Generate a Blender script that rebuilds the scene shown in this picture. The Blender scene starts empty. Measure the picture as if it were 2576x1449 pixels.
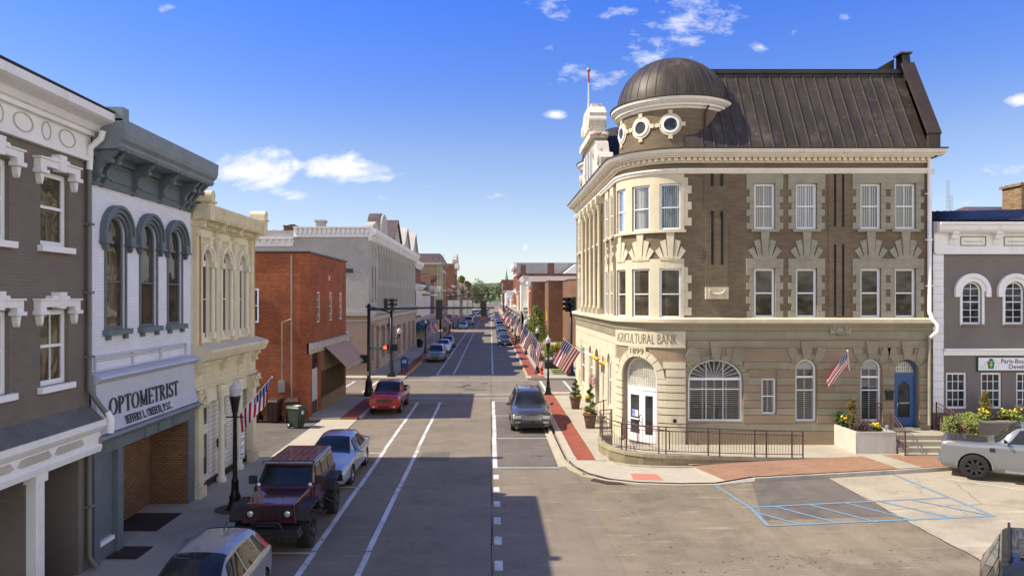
import bpy, bmesh, math, random
from mathutils import Vector, Matrix
random.seed(7)
R = math.radians
scene = bpy.context.scene
C = scene.collection
# ------------------------------------------------------------------ camera
FP, VX, VY, EYE = 1800.0, 1234.0, 750.0, 6.5          # focal length in px of a 2576 wide frame, street's vanishing point, eye height
cam_d = bpy.data.cameras.new('camera'); cam = bpy.data.objects.new('camera', cam_d); C.objects.link(cam)
cam.location = (0, 0, EYE); cam.rotation_euler = (R(90), 0, 0)
cam_d.sensor_width = 36; cam_d.lens = 36 * FP / 2576
cam_d.shift_x = (1288 - VX) / 2576; cam_d.shift_y = (VY - 724.5) / 2576
cam_d.clip_start = .1; cam_d.clip_end = 12000
scene.camera = cam
scene.view_settings.view_transform = 'Standard'; scene.view_settings.look = 'None'
scene.view_settings.exposure = 0.44; scene.view_settings.gamma = 1
# ------------------------------------------------------------------ sun
ELEV = 46.5
LDIR = Vector((math.cos(R(ELEV)), 0.055, -math.sin(R(ELEV)))).normalized()
sun_d = bpy.data.lights.new('sun', 'SUN'); sun = bpy.data.objects.new('sun', sun_d); C.objects.link(sun)
sun_d.energy = 5.0; sun_d.angle = R(.5); sun_d.color = (1, .90, .73)
sun.rotation_euler = LDIR.to_track_quat('-Z', 'Y').to_euler(); sun.location = (-40, 0, 60)
# ------------------------------------------------------------------ node helper
class NT:
    def __init__(s, tree): s.t = tree; s.n = tree.nodes; s.l = tree.links
    def node(s, typ, ins=None, **kw):
        n = s.n.new(typ)
        for k, v in kw.items(): setattr(n, k, v)
        for k, v in (ins or {}).items():
            if hasattr(v, 'links') or isinstance(v, bpy.types.NodeSocket): s.l.new(v, n.inputs[k])
            else: n.inputs[k].default_value = v
        return n
    def m(s, op, a, b=None, c=None, clamp=False):
        n = s.n.new('ShaderNodeMath'); n.operation = op; n.use_clamp = clamp
        for i, v in enumerate((a, b, c)):
            if v is None: continue
            if isinstance(v, bpy.types.NodeSocket): s.l.new(v, n.inputs[i])
            else: n.inputs[i].default_value = v
        return n.outputs[0]
    def mix(s, f, a, b, blend='MIX'):
        n = s.n.new('ShaderNodeMix'); n.data_type = 'RGBA'; n.blend_type = blend
        for i, v in ((0, f), (6, a), (7, b)):
            if isinstance(v, bpy.types.NodeSocket): s.l.new(v, n.inputs[i])
            else: n.inputs[i].default_value = v if i == 0 else (v if len(v) == 4 else (*v, 1))
        return n.outputs[2]
    def noise(s, vec, scale, detail=4, rough=.5, out=0):
        n = s.node('ShaderNodeTexNoise', {'Scale': scale, 'Detail': detail, 'Roughness': rough})
        if vec is not None: s.l.new(vec, n.inputs['Vector'])
        return n.outputs[out]
    def rng(s, v, a, b, c=0., d=1.):
        n = s.node('ShaderNodeMapRange', {0: v, 1: a, 2: b, 3: c, 4: d}); n.clamp = True
        return n.outputs[0]
    def sep(s, v): return s.node('ShaderNodeSeparateXYZ', {0: v}).outputs
    def comb(s, x, y, z=0.): return s.node('ShaderNodeCombineXYZ', {0: x, 1: y, 2: z}).outputs[0]
# ------------------------------------------------------------------ sky
world = bpy.data.worlds.new('World'); scene.world = world; world.use_nodes = True
w = NT(world.node_tree); w.n.clear()
sky = w.node('ShaderNodeTexSky', sky_type='NISHITA', sun_disc=False)
sky.sun_elevation = R(ELEV); sky.sun_rotation = R(-90); sky.altitude = 300; sky.air_density = 1.0; sky.dust_density = .4; sky.ozone_density = 2.5
tc = w.node('ShaderNodeTexCoord').outputs['Generated']
X, Y, Z = w.sep(tc)
inv = w.m('DIVIDE', 1, w.m('MAXIMUM', Y, .05))
A = w.m('MULTIPLY', X, inv); B = w.m('MULTIPLY', Z, inv)
AB = w.comb(A, w.m('MULTIPLY', B, 2.0))
warp = w.noise(AB, 3, 3)
nz1 = w.noise(w.node('ShaderNodeVectorMath', {0: AB, 1: w.comb(w.m('MULTIPLY', warp, .5), w.m('MULTIPLY', warp, .3))}, operation='ADD').outputs[0], 9, 9, .62)
nz2 = w.noise(AB, 22, 8, .68)
def dpx(x, y): return (x - VX) / FP, (VY - y) / FP
def blob(x, y, rx, ry, st, ang=0):
    cx, cy = dpx(x, y); rx /= FP; ry /= FP
    dx = w.m('SUBTRACT', A, cx); dy = w.m('SUBTRACT', B, cy)
    ca, sa = math.cos(ang), math.sin(ang)
    u = w.m('ADD', w.m('MULTIPLY', dx, ca / rx), w.m('MULTIPLY', dy, sa / rx))
    v = w.m('ADD', w.m('MULTIPLY', dx, -sa / ry), w.m('MULTIPLY', dy, ca / ry))
    d = w.m('SQRT', w.m('ADD', w.m('MULTIPLY', u, u), w.m('MULTIPLY', v, v)))
    return w.m('MULTIPLY', w.m('SUBTRACT', 1, d, clamp=True), st)
def total(bl):
    t = bl[0]
    for b in bl[1:]: t = w.m('MAXIMUM', t, b)
    return t
puffs = total([blob(640, 425, 170, 78, 1.5), blob(860, 425, 180, 58, 1.25), blob(720, 488, 90, 32, 1.0),
               blob(2565, 255, 60, 26, 1.1), blob(1322, 623, 20, 24, .9), blob(1400, 290, 40, 20, .8),
               blob(-500, 300, 500, 120, 1.4), blob(3600, 380, 500, 110, 1.4)])
wisps = total([blob(1730, 60, 210, 110, 1.15, .35), blob(1500, 190, 190, 55, .95, .05), blob(1630, 140, 120, 60, .9),
               blob(1380, 20, 120, 60, .9, -.4), blob(1560, 30, 150, 40, .7), blob(1380, 120, 60, 30, .8), blob(1910, 120, 55, 30, .9),
               blob(415, 18, 60, 24, .8), blob(2530, 425, 130, 45, .85), blob(2430, 495, 200, 40, .7), blob(1255, 495, 70, 25, .7),
               blob(960, 500, 60, 20, .6), blob(1060, 460, 60, 30, .6), blob(2130, 45, 40, 30, .5), blob(1995, 80, 40, 30, .5)])
cp = w.rng(w.m('ADD', puffs, w.m('MULTIPLY', w.m('SUBTRACT', w.m('ADD', w.m('MULTIPLY', nz1, .7), w.m('MULTIPLY', nz2, .3)), .5), 3.4)), .38, .95)
cp = w.m('MULTIPLY', cp, w.rng(puffs, .0, .12))
cw = w.m('MULTIPLY', w.rng(w.m('ADD', wisps, w.m('MULTIPLY', w.m('SUBTRACT', nz2, .5), 3.0)), .55, 1.35), w.rng(wisps, .0, .3))
cw = w.m('MULTIPLY', cw, .75)
# low haze bank near the horizon
hz = w.m('MULTIPLY', w.m('SUBTRACT', 1, w.m('ABSOLUTE', w.m('DIVIDE', Z, .30)), clamp=True), 1.0)
hz = w.m('POWER', hz, 2.2)
hs = w.node('ShaderNodeHueSaturation', {'Hue': .515, 'Saturation': 1.25, 'Value': 1.0, 'Color': sky.outputs[0]}).outputs[0]
ramp = w.node('ShaderNodeValToRGB', {0: Z}); cr_ = ramp.color_ramp; cr_.elements[0].color = (.50, .46, .47, 1); cr_.elements[1].position = 1; cr_.elements[1].color = (.42, .56, .80, 1)
for p_, c_ in ((.20, (.70, .60, .57, 1)), (.38, (.43, .56, .82, 1))): e_ = cr_.elements.new(p_); e_.color = c_
hs = w.mix(1, hs, w.mix(1, ramp.outputs[0], (2, 2, 2), 'MULTIPLY'), 'MULTIPLY')
c0 = w.mix(w.m('MULTIPLY', hz, .50), hs, (6.2, 7.0, 7.9))
# unseen broken bright cloud, added beyond the view as neutral fill light
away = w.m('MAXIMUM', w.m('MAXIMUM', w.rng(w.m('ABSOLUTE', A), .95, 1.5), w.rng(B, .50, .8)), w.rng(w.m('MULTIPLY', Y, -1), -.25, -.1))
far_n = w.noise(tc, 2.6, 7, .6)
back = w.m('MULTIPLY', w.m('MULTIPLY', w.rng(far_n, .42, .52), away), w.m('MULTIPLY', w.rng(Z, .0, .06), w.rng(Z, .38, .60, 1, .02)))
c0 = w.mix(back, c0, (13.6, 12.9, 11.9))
shade = w.rng(w.m('ADD', w.m('MULTIPLY', nz1, .6), w.m('MULTIPLY', nz2, .4)), .38, .62, .80, 1.02)
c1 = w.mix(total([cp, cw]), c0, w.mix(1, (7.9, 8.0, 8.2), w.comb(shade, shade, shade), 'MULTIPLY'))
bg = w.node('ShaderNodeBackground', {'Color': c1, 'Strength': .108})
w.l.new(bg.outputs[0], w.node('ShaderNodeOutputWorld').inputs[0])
# ------------------------------------------------------------------ materials
M = {}
def base(name, rough=.8, metal=0, spec=.5):
    m = bpy.data.materials.new(name); m.use_nodes = True; t = NT(m.node_tree)
    b = t.n['Principled BSDF']; b.inputs['Roughness'].default_value = rough; b.inputs['Metallic'].default_value = metal
    b.inputs['Specular IOR Level'].default_value = spec
    M[name] = m
    return m, t, b
def bumpit(t, b, h, strength, dist=.02):
    bn = t.node('ShaderNodeBump', {'Strength': strength, 'Distance': dist, 'Height': h}); t.l.new(bn.outputs[0], b.inputs['Normal'])
def mat(name, col, rough=.8, metal=0, var=.12, scale=1.5, bump=.0, spec=.4, stain=0, stcol=(.05, .045, .04), coat=0, rust=0):
    """painted / plain surface: two scales of tonal variation, optional vertical dirt streaks with a shape of their own"""
    m, t, b = base(name, rough, metal, spec)
    g = t.node('ShaderNodeTexCoord').outputs['Object']
    n1 = t.noise(g, scale, 5, .6); n2 = t.noise(g, scale * 9, 3, .6)
    f = t.m('ADD', t.m('MULTIPLY', n1, .65), t.m('MULTIPLY', n2, .35))
    lo = tuple(c * (1 - var) for c in col); hi = tuple(min(1, c * (1 + var)) for c in col)
    c = t.mix(t.rng(f, .35, .65), lo, hi)
    if stain:
        sx, sy, sz = t.sep(g)
        sv = t.comb(t.m('MULTIPLY', sx, 2.2), t.m('MULTIPLY', sy, 2.2), t.m('MULTIPLY', sz, .25))
        s1 = t.rng(t.noise(sv, 2.0, 5, .65), .55, .75)
        s1 = t.m('MULTIPLY', s1, t.rng(t.noise(g, .8, 2), .4, .6))
        c = t.mix(t.m('MULTIPLY', s1, stain), c, stcol)
    if rust:
        s2 = t.rng(t.noise(g, 1.3, 5, .7), .56, .66)
        c = t.mix(t.m('MULTIPLY', s2, rust), c, (.22, .07, .02))
    t.l.new(c, b.inputs['Base Color'])
    if bump: bumpit(t, b, n2, bump)
    if coat: b.inputs['Coat Weight'].default_value = coat; b.inputs['Coat Roughness'].default_value = .06
    return m
def brick(name, c1, c2, mort, bw=.215, bh=.075, ms=.008, rough=.85, bump=.5, var=.25, stain=.0, bias=0., offs=.5):
    m, t, b = base(name, rough, 0, .3)
    uv = t.node('ShaderNodeTexCoord').outputs['UV']
    bt = t.node('ShaderNodeTexBrick', {'Vector': uv, 'Color1': (*c1, 1), 'Color2': (*c2, 1), 'Mortar': (*mort, 1), 'Scale': 1.0,
        'Mortar Size': ms, 'Mortar Smooth': .2, 'Bias': bias, 'Brick Width': bw, 'Row Height': bh}); bt.offset = offs
    g = t.node('ShaderNodeTexCoord').outputs['Object']
    n1 = t.noise(g, .5, 5, .65)
    c = t.mix(1, bt.outputs[0], t.node('ShaderNodeCombineColor', {0: t.rng(n1, .3, .7, 1 - var, 1 + var), 1: t.rng(n1, .3, .7, 1 - var, 1 + var), 2: t.rng(n1, .3, .7, 1 - var, 1 + var)}).outputs[0], 'MULTIPLY')
    if stain:
        s1 = t.rng(t.noise(uv, .9, 6, .7), .52, .70)
        c = t.mix(t.m('MULTIPLY', s1, stain), c, (.06, .05, .045))
    t.l.new(c, b.inputs['Base Color'])
    bumpit(t, b, t.m('ADD', t.m('MULTIPLY', bt.outputs[1], -1), t.m('MULTIPLY', t.noise(uv, 30, 3), .3)), bump, .012)
    return m
def glass(name, col=(.012, .014, .016), rough=.03, wav=.25, spec=.5):
    m, t, b = base(name, rough, 0, spec)
    g = t.node('ShaderNodeTexCoord').outputs['Object']
    c = t.mix(t.rng(t.noise(g, 1.1, 3), .4, .65), col, tuple(k * 2.6 for k in col))
    t.l.new(c, b.inputs['Base Color']); b.inputs['IOR'].default_value = 1.48
    if wav: bumpit(t, b, t.noise(g, 1.6, 1), wav, .06)
    return m
def clear(name, tint=(.75, .78, .78)):
    m = bpy.data.materials.new(name); m.use_nodes = True; t = NT(m.node_tree); t.n.clear()
    fr = t.node('ShaderNodeFresnel', {'IOR': 1.5}); gl = t.node('ShaderNodeBsdfGlossy', {'Roughness': .02}); tr = t.node('ShaderNodeBsdfTransparent', {'Color': (*tint, 1)})
    g = t.node('ShaderNodeTexCoord').outputs['Object']
    bn = t.node('ShaderNodeBump', {'Strength': .3, 'Distance': .05, 'Height': t.noise(g, 1.7, 1)}); t.l.new(bn.outputs[0], gl.inputs['Normal'])
    mx = t.node('ShaderNodeMixShader', {0: t.m('ADD', fr.outputs[0], .05)}); t.l.new(tr.outputs[0], mx.inputs[1]); t.l.new(gl.outputs[0], mx.inputs[2])
    t.l.new(mx.outputs[0], t.node('ShaderNodeOutputMaterial').inputs[0]); M[name] = m
    return m
def paint(name, col, metal=.35, rough=.32, flake=.06):
    m, t, b = base(name, rough, metal, .5)
    g = t.node('ShaderNodeTexCoord').outputs['Object']
    d = t.rng(t.noise(g, 1.5, 4), .4, .7)
    t.l.new(t.mix(d, col, tuple(c * .95 + .003 for c in col)), b.inputs['Base Color'])
    t.l.new(t.rng(t.noise(g, 1.2, 3), .35, .75, rough - .03, rough + .05), b.inputs['Roughness'])
    b.inputs['Coat Weight'].default_value = .8; b.inputs['Coat Roughness'].default_value = .05
    return m
def emit(name, col, s=3):
    m, t, b = base(name); b.inputs['Base Color'].default_value = (*col, 1); b.inputs['Emission Color'].default_value = (*col, 1); b.inputs['Emission Strength'].default_value = s
    return m
# ------------------------------------------------------------------ frames and mesh builder
class Fr:
    """wall frame: u along the wall, z up, w outward"""
    def __init__(s, o, u, n): s.o = o; s.u = u; s.n = n; s.curved = False
    def P(s, u, z, w=0): return (s.o[0] + s.u[0] * u + s.n[0] * w, s.o[1] + s.u[1] * u + s.n[1] * w, z)
    def cuts(s, a, b): return [a, b]
class Path:
    """side wall going towards -y at x=xf, quarter round corner, then wall going +x at y=yf; u=0 at the corner's middle"""
    def __init__(s, xf, yf, r): s.xf, s.yf, s.r = xf, yf, r; s.h = math.pi * r / 4; s.curved = True
    def P(s, u, z, w=0):
        if u < -s.h: return (s.xf - w, s.yf + s.r + (-s.h - u), z)
        if u > s.h: return (s.xf + s.r + (u - s.h), s.yf - w, z)
        a = (s.h - u) / s.r                                        # 0 = south, pi/2 = west
        return (s.xf + s.r - (s.r + w) * math.sin(a), s.yf + s.r - (s.r + w) * math.cos(a), z)
    def cuts(s, a, b):
        L = [a]
        lo, hi = max(a, -s.h), min(b, s.h)
        if lo < hi:
            n = max(1, int(math.ceil((hi - lo) / .22)))
            for i in range(n + 1):
                v = lo + (hi - lo) * i / n
                if v > L[-1] + 1e-5: L.append(v)
        if b > L[-1] + 1e-5: L.append(b)
        return L
OFF = {}
class MB:
    def __init__(s): s.v = []; s.f = []; s.mi = []; s.uv = []; s.sm = []; s.cur = 0
    def q(s, pts, uv=None, smooth=False):
        i = len(s.v); s.v += [tuple(p) for p in pts]; s.f.append(tuple(range(i, i + len(pts)))); s.mi.append(s.cur); s.uv.append(uv); s.sm.append(smooth)
    def grid(s, rows, smooth=True, closed_u=False, closed_v=False):
        """rows of points sharing vertices"""
        i = len(s.v); n = len(rows[0])
        for r in rows: s.v += [tuple(p) for p in r]
        R_ = len(rows)
        for a in range(R_ if closed_v else R_ - 1):
            for b in range(n if closed_u else n - 1):
                a2 = (a + 1) % R_; b2 = (b + 1) % n
                s.f.append((i + a * n + b, i + a * n + b2, i + a2 * n + b2, i + a2 * n + b)); s.mi.append(s.cur); s.uv.append(None); s.sm.append(smooth)
        return i
    def hexa(s, p):
        for a in ((0, 1, 2, 3), (7, 6, 5, 4), (0, 4, 5, 1), (1, 5, 6, 2), (2, 6, 7, 3), (3, 7, 4, 0)): s.q([p[k] for k in a])
    def bx(s, x0, x1, y0, y1, z0, z1): s.hexa([(x0, y0, z0), (x1, y0, z0), (x1, y1, z0), (x0, y1, z0), (x0, y0, z1), (x1, y0, z1), (x1, y1, z1), (x0, y1, z1)]); return s
    def box(s, fr, u0, u1, z0, z1, w0, w1):
        L = fr.cuts(u0, u1); P = fr.P
        for a, b in zip(L, L[1:]):
            s.q([P(a, z0, w1), P(b, z0, w1), P(b, z1, w1), P(a, z1, w1)], [(a, z0), (b, z0), (b, z1), (a, z1)])
            s.q([P(a, z0, w0), P(b, z0, w0), P(b, z0, w1), P(a, z0, w1)]); s.q([P(a, z1, w1), P(b, z1, w1), P(b, z1, w0), P(a, z1, w0)])
            s.q([P(a, z0, w0), P(b, z0, w0), P(b, z1, w0), P(a, z1, w0)])
        for a in (u0, u1): s.q([P(a, z0, w0), P(a, z0, w1), P(a, z1, w1), P(a, z1, w0)], [(w0, z0), (w1, z0), (w1, z1), (w0, z1)])
        return s
    def band(s, fr, u0, u1, prof, ends=True):
        """moulding: profile of (w, z) points swept along u"""
        L = fr.cuts(u0, u1)
        for (w0, z0), (w1, z1) in zip(prof, prof[1:]):
            for a, b in zip(L, L[1:]): s.q([fr.P(a, z0, w0), fr.P(b, z0, w0), fr.P(b, z1, w1), fr.P(a, z1, w1)])
        if ends:
            for a in (u0, u1): s.q([fr.P(a, z, w_) for w_, z in prof])
        return s
    def prism(s, fr, pts, w0, w1):
        P = fr.P; n = len(pts)
        s.q([P(u, z, w1) for u, z in pts], [tuple(p) for p in pts])
        for i in range(n):
            a, b = pts[i], pts[(i + 1) % n]
            s.q([P(*a, w1), P(*a, w0), P(*b, w0), P(*b, w1)])
        return s
    def ring(s, fr, uc, zc, r0, r1, w0, w1, a0=0, a1=180, n=14, ry=1.0):
        """arch / ring band in the wall plane"""
        for i in range(n):
            t0, t1 = R(a0 + (a1 - a0) * i / n), R(a0 + (a1 - a0) * (i + 1) / n)
            p = lambda r, t, w_: fr.P(uc + r * math.cos(t), zc + r * math.sin(t) * ry, w_)
            s.q([p(r0, t0, w1), p(r1, t0, w1), p(r1, t1, w1), p(r0, t1, w1)]); s.q([p(r1, t0, w0), p(r1, t0, w1), p(r1, t1, w1), p(r1, t1, w0)])
            s.q([p(r0, t0, w0), p(r0, t0, w1), p(r0, t1, w1), p(r0, t1, w0)])
        for a in (a0, a1):
            if abs(a1 - a0) < 359: t = R(a); s.q([p(r0, t, w0), p(r1, t, w0), p(r1, t, w1), p(r0, t, w1)])
        return s
    def disc(s, fr, uc, zc, r, w, n=20, ry=1, a0=0, a1=360):
        s.q([fr.P(uc + r * math.cos(R(a0 + (a1 - a0) * i / n)), zc + r * ry * math.sin(R(a0 + (a1 - a0) * i / n)), w) for i in range(n + (a1 - a0 < 359))]); return s
    def wall(s, fr, u0, u1, z0, z1, ops=(), depth=.15, w=0):
        """wall face with real openings; ops = (a, b, c, d, rise) rise>0 gives an arched head above d"""
        us = set(fr.cuts(u0, u1)); zs = {z0, z1}
        for a, b, c, d, h in ops: us |= {a, b}; zs |= {c, d + h}
        us = sorted(u for u in us if u0 <= u <= u1); zs = sorted(z for z in zs if z0 <= z <= z1)
        us = [u for i, u in enumerate(us) if i == 0 or u - us[i - 1] > 1e-6]
        for a, b in zip(us, us[1:]):
            for c, d in zip(zs, zs[1:]):
                mu, mz = (a + b) / 2, (c + d) / 2
                if any(o[0] < mu < o[1] and o[2] < mz < o[3] + o[4] for o in ops): continue
                s.q([fr.P(a, c, w), fr.P(b, c, w), fr.P(b, d, w), fr.P(a, d, w)], [(a, c), (b, c), (b, d), (a, d)])
        for a, b, c, d, h in ops:
            P = fr.P; k = w - depth
            s.q([P(a, c, w), P(a, d, w), P(a, d, k), P(a, c, k)], [(0, c), (0, d), (depth, d), (depth, c)]); s.q([P(b, c, w), P(b, d, w), P(b, d, k), P(b, c, k)], [(0, c), (0, d), (depth, d), (depth, c)])
            s.q([P(a, c, w), P(b, c, w), P(b, c, k), P(a, c, k)])
            if h <= 0: s.q([P(a, d, w), P(b, d, w), P(b, d, k), P(a, d, k)]); continue
            r = (b - a) / 2; uc = (a + b) / 2; n = 12
            A_ = [(uc + r * math.cos(math.pi * i / n), d + h * math.sin(math.pi * i / n)) for i in range(n + 1)]
            for p, q_ in zip(A_, A_[1:]):
                s.q([P(*p, w), P(*q_, w), P(*q_, k), P(*p, k)])
                s.q([P(*p, w), P(p[0], d + h, w), P(q_[0], d + h, w), P(*q_, w)], [p, (p[0], d + h), (q_[0], d + h), q_])
        return s
    def tube(s, pts, r, n=8, caps=True, smooth=True):
        pts = [Vector(p) for p in pts]; rows = []
        rs = r if isinstance(r, (list, tuple)) else [r] * len(pts)
        d0 = None
        for i, p in enumerate(pts):
            d = (pts[min(i + 1, len(pts) - 1)] - pts[max(i - 1, 0)]).normalized()
            if d0 is None: x = d.orthogonal().normalized()
            else: x = (x - d * x.dot(d)).normalized()
            d0 = d; y = d.cross(x)
            rows.append([p + (x * math.cos(2 * math.pi * k / n) + y * math.sin(2 * math.pi * k / n)) * rs[i] for k in range(n)])
        s.grid(rows, smooth, closed_u=True)
        if caps: s.q(rows[0]); s.q(rows[-1])
        return s
    def bar(s, a, b, t=.02): return s.tube([a, b], t * .7, 4, True, False)
    def lathe(s, prof, c=(0, 0, 0), n=20, axis='z', a0=0, a1=360, smooth=True):
        full = abs(a1 - a0) > 359; rows = []
        for r, h in prof:
            row = []
            for k in range(n if full else n + 1):
                t = R(a0 + (a1 - a0) * k / n); x, y = r * math.cos(t), r * math.sin(t)
                row.append((c[0] + x, c[1] + y, c[2] + h) if axis == 'z' else ((c[0] + x, c[1] + h, c[2] + y) if axis == 'y' else (c[0] + h, c[1] + x, c[2] + y)))
            rows.append(row)
        s.grid(rows, smooth, closed_u=full); return s
    def ball(s, c, r, n=10, m=6, sq=1.0):
        s.lathe([(max(1e-4, r * math.cos(R(-90 + 180 * i / m))), r * sq * math.sin(R(-90 + 180 * i / m))) for i in range(m + 1)], c, n); return s
    def xf(s, mtx, i0=0):
        for i in range(i0, len(s.v)): s.v[i] = tuple(mtx @ Vector(s.v[i]))
        return s
    def mark(s): s.marks = getattr(s, 'marks', []) + [len(s.f)]; return s
    def build_each(s, name, mats, parent=None, **k):
        """one object for every stretch of faces between marks"""
        cuts = sorted(set([0] + getattr(s, 'marks', []) + [len(s.f)]))
        for a, b_ in zip(cuts, cuts[1:]):
            n = MB()
            for i in range(a, b_): n.cur = s.mi[i]; n.q([s.v[j] for j in s.f[i]], s.uv[i], s.sm[i])
            n.build(name, mats, parent, **k)
    def build(s, name, mats, parent=None, bevel=0, sharp=None, label=None, kind=None, recalc=True, solid=0):
        me = bpy.data.meshes.new(name)
        off = OFF.get(parent.name, Vector((0, 0, 0))) if parent else Vector((0, 0, 0))
        me.from_pydata([Vector(p) - off for p in s.v], [], s.f)
        if not isinstance(mats, (list, tuple)): mats = [mats]
        for k in mats: me.materials.append(M[k] if isinstance(k, str) else k)
        uvl = me.uv_layers.new(name='UVMap').data
        me.polygons.foreach_set('material_index', s.mi); me.polygons.foreach_set('use_smooth', s.sm)
        for p, u in zip(me.polygons, s.uv):
            if u:
                for li, c in zip(p.loop_indices, u): uvl[li].uv = c
            else:
                n = p.normal; ax = 2 if abs(n.z) > .7 else (0 if abs(n.x) > abs(n.y) else 1)
                for li in p.loop_indices:
                    c = s.v[me.loops[li].vertex_index]; uvl[li].uv = (c[0], c[1]) if ax == 2 else ((c[1], c[2]) if ax == 0 else (c[0], c[2]))
        if recalc or bevel:
            bm = bmesh.new(); bm.from_mesh(me)
            if bevel: bmesh.ops.remove_doubles(bm, verts=bm.verts, dist=1e-5)
            bmesh.ops.recalc_face_normals(bm, faces=bm.faces)
            if bevel:
                es = [e for e in bm.edges if len(e.link_faces) == 2 and e.calc_face_angle(0) > R(35)]
                bmesh.ops.bevel(bm, geom=es, offset=bevel, segments=2, affect='EDGES', profile=.5, clamp_overlap=True)
            bm.to_mesh(me); bm.free()
        if sharp: me.set_sharp_from_angle(angle=R(sharp))
        o = bpy.data.objects.new(name, me); C.objects.link(o)
        if parent: o.parent = parent; OFF[o.name] = off
        if label: o['label'] = label
        if kind: o['kind'] = kind
        return o
def thing(name, label, cat, loc=(0, 0, 0), group=None, rz=0, world=True):
    o = bpy.data.objects.new(name, None); C.objects.link(o); o.location = loc; o.rotation_euler = (0, 0, rz); o.empty_display_size = .3
    o['label'] = label; o['category'] = cat
    if group: o['group'] = group
    OFF[o.name] = Vector(loc) if world else Vector((0, 0, 0))
    return o
def tag(o, label, cat, group=None):
    o['label'] = label; o['category'] = cat
    if group: o['group'] = group
    return o
def copy_tree(o, parent=None):
    c = o.copy(); C.objects.link(c)
    if parent: c.parent = parent
    for ch in list(o.children): copy_tree(ch, c)
    return c
def place(src, used, label, loc, rz=0, group=None, scale=1):
    """first use moves the original, later uses copy it with all parts"""
    o = src if not used.get(src.name) else copy_tree(src)
    used[src.name] = True
    o.location = loc; o.rotation_euler = (0, 0, rz); o['label'] = label
    if scale != 1: o.scale = (scale,) * 3
    if group: o['group'] = group
    return o
USED = {}
def struct(name, mb, m, **k): return mb.build(name, m, kind='structure', **k)
def gx(x, Z): return (x - VX) * Z / FP
def gz(y, Z): return EYE - (y - VY) * Z / FP
# ------------------------------------------------------------------ the palette
brick('gray_painted_brick', (.175, .148, .125), (.19, .16, .135), (.158, .134, .114), bump=.5, var=.12, ms=.006)
brick('white_painted_brick', (.72, .73, .80), (.77, .78, .84), (.64, .65, .72), bump=.5, var=.10, ms=.006)
brick('red_brick', (.40, .10, .03), (.25, .06, .022), (.28, .13, .07), bump=.4, var=.28, ms=.009, stain=.35)
brick('dark_brick', (.12, .055, .03), (.19, .09, .04), (.26, .18, .10), bump=.5, var=.2, ms=.010)
brick('grey_light_brick', (.46, .44, .40), (.40, .38, .345), (.34, .32, .29), bump=.5, var=.12, ms=.006, stain=.15)
brick('bank_brick', (.155, .118, .074), (.21, .158, .098), (.115, .09, .06), bw=.3, bh=.055, ms=.005, bump=.35, var=.22)
brick('brown_brick', (.25, .125, .068), (.17, .085, .048), (.15, .10, .07), bump=.3, var=.2, ms=.009)
brick('tan_brick', (.33, .25, .16), (.28, .21, .13), (.25, .2, .14), bump=.3, var=.12)
brick('old_brick', (.22, .09, .06), (.13, .055, .04), (.18, .13, .10), bump=.3, var=.3, stain=.4)
brick('chimney_brick', (.42, .30, .15), (.28, .17, .09), (.12, .09, .07), bw=.24, bh=.09, ms=.016, bump=.3, var=.2)
brick('sidewalk_brick', (.36, .085, .045), (.27, .062, .035), (.23, .10, .07), bw=.2, bh=.1, ms=.008, bump=.3, var=.18)
brick('tan_pavers', (.38, .21, .12), (.30, .165, .10), (.26, .18, .12), bw=.2, bh=.1, ms=.008, bump=.3, var=.15)
brick('white_siding', (.74, .72, .64), (.70, .68, .60), (.42, .40, .34), bw=.34, bh=.16, ms=.012, bump=.5, var=.08)
brick('bank_stone', (.30, .265, .18), (.23, .215, .15), (.22, .18, .13), bw=1.35, bh=.34, ms=.010, bump=.3, var=.12, bias=-.1)
brick('bank_stone_pink', (.31, .225, .145), (.25, .20, .13), (.22, .18, .13), bw=1.7, bh=.35, ms=.008, bump=.3, var=.15, bias=.1)
mat('limestone', (.60, .53, .375), .85, var=.12, bump=.25, stain=.18, stcol=(.25, .2, .14))
mat('quoin_stone', (.31, .285, .21), .85, var=.16, scale=2.5, bump=.25)
mat('white_trim', (.80, .79, .77), .6, var=.06, stain=.30, stcol=(.30, .24, .16), bump=.05)
mat('white_frame', (.82, .82, .82), .45, var=.04)
mat('bank_cornice', (.78, .74, .66), .7, var=.08, stain=.5, stcol=(.28, .2, .12), bump=.1)
mat('rusty_cream', (.66, .61, .50), .7, var=.08, stain=.3, rust=1)
mat('gray_stone_trim', (.46, .43, .38), .75, var=.12, stain=.45, stcol=(.16, .13, .10), bump=.15)
mat('slate_blue_trim', (.12, .148, .17), .55, var=.15, bump=.1, stain=.3, stcol=(.22, .24, .25))
mat('slate_blue_light', (.20, .235, .26), .6, var=.12, stain=.4, stcol=(.32, .34, .35))
mat('sign_board', (.50, .52, .60), .6, var=.07, bump=.04)
mat('cream_yellow', (.67, .60, .41), .7, var=.10, stain=.55, stcol=(.24, .14, .05), bump=.1)
mat('cream_pale', (.76, .71, .55), .65, var=.06, stain=.2, stcol=(.3, .22, .12))
mat('rust_orange', (.42, .20, .06), .8, var=.3, scale=4)
mat('gray_downspout', (.16, .145, .13), .5, var=.1)
mat('black_metal', (.018, .018, .02), .4, metal=.3, var=.3, spec=.5)
mat('dark_green_metal', (.03, .045, .04), .45, var=.25)
mat('rail_brown', (.115, .055, .045), .5, var=.3, scale=6)
mat('sign_black', (.03, .035, .06), .5)
mat('carved_dark', (.12, .10, .075), .9)
mat('lamp_glass', (.50, .51, .50), .2, var=.05)
mat('red_door', (.34, .02, .025), .35, var=.15)
mat('blue_door', (.045, .105, .25), .4, var=.1)
mat('mail_blue', (.02, .08, .22), .35, var=.15)
mat('usps_white', (.8, .8, .8), .5)
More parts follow.
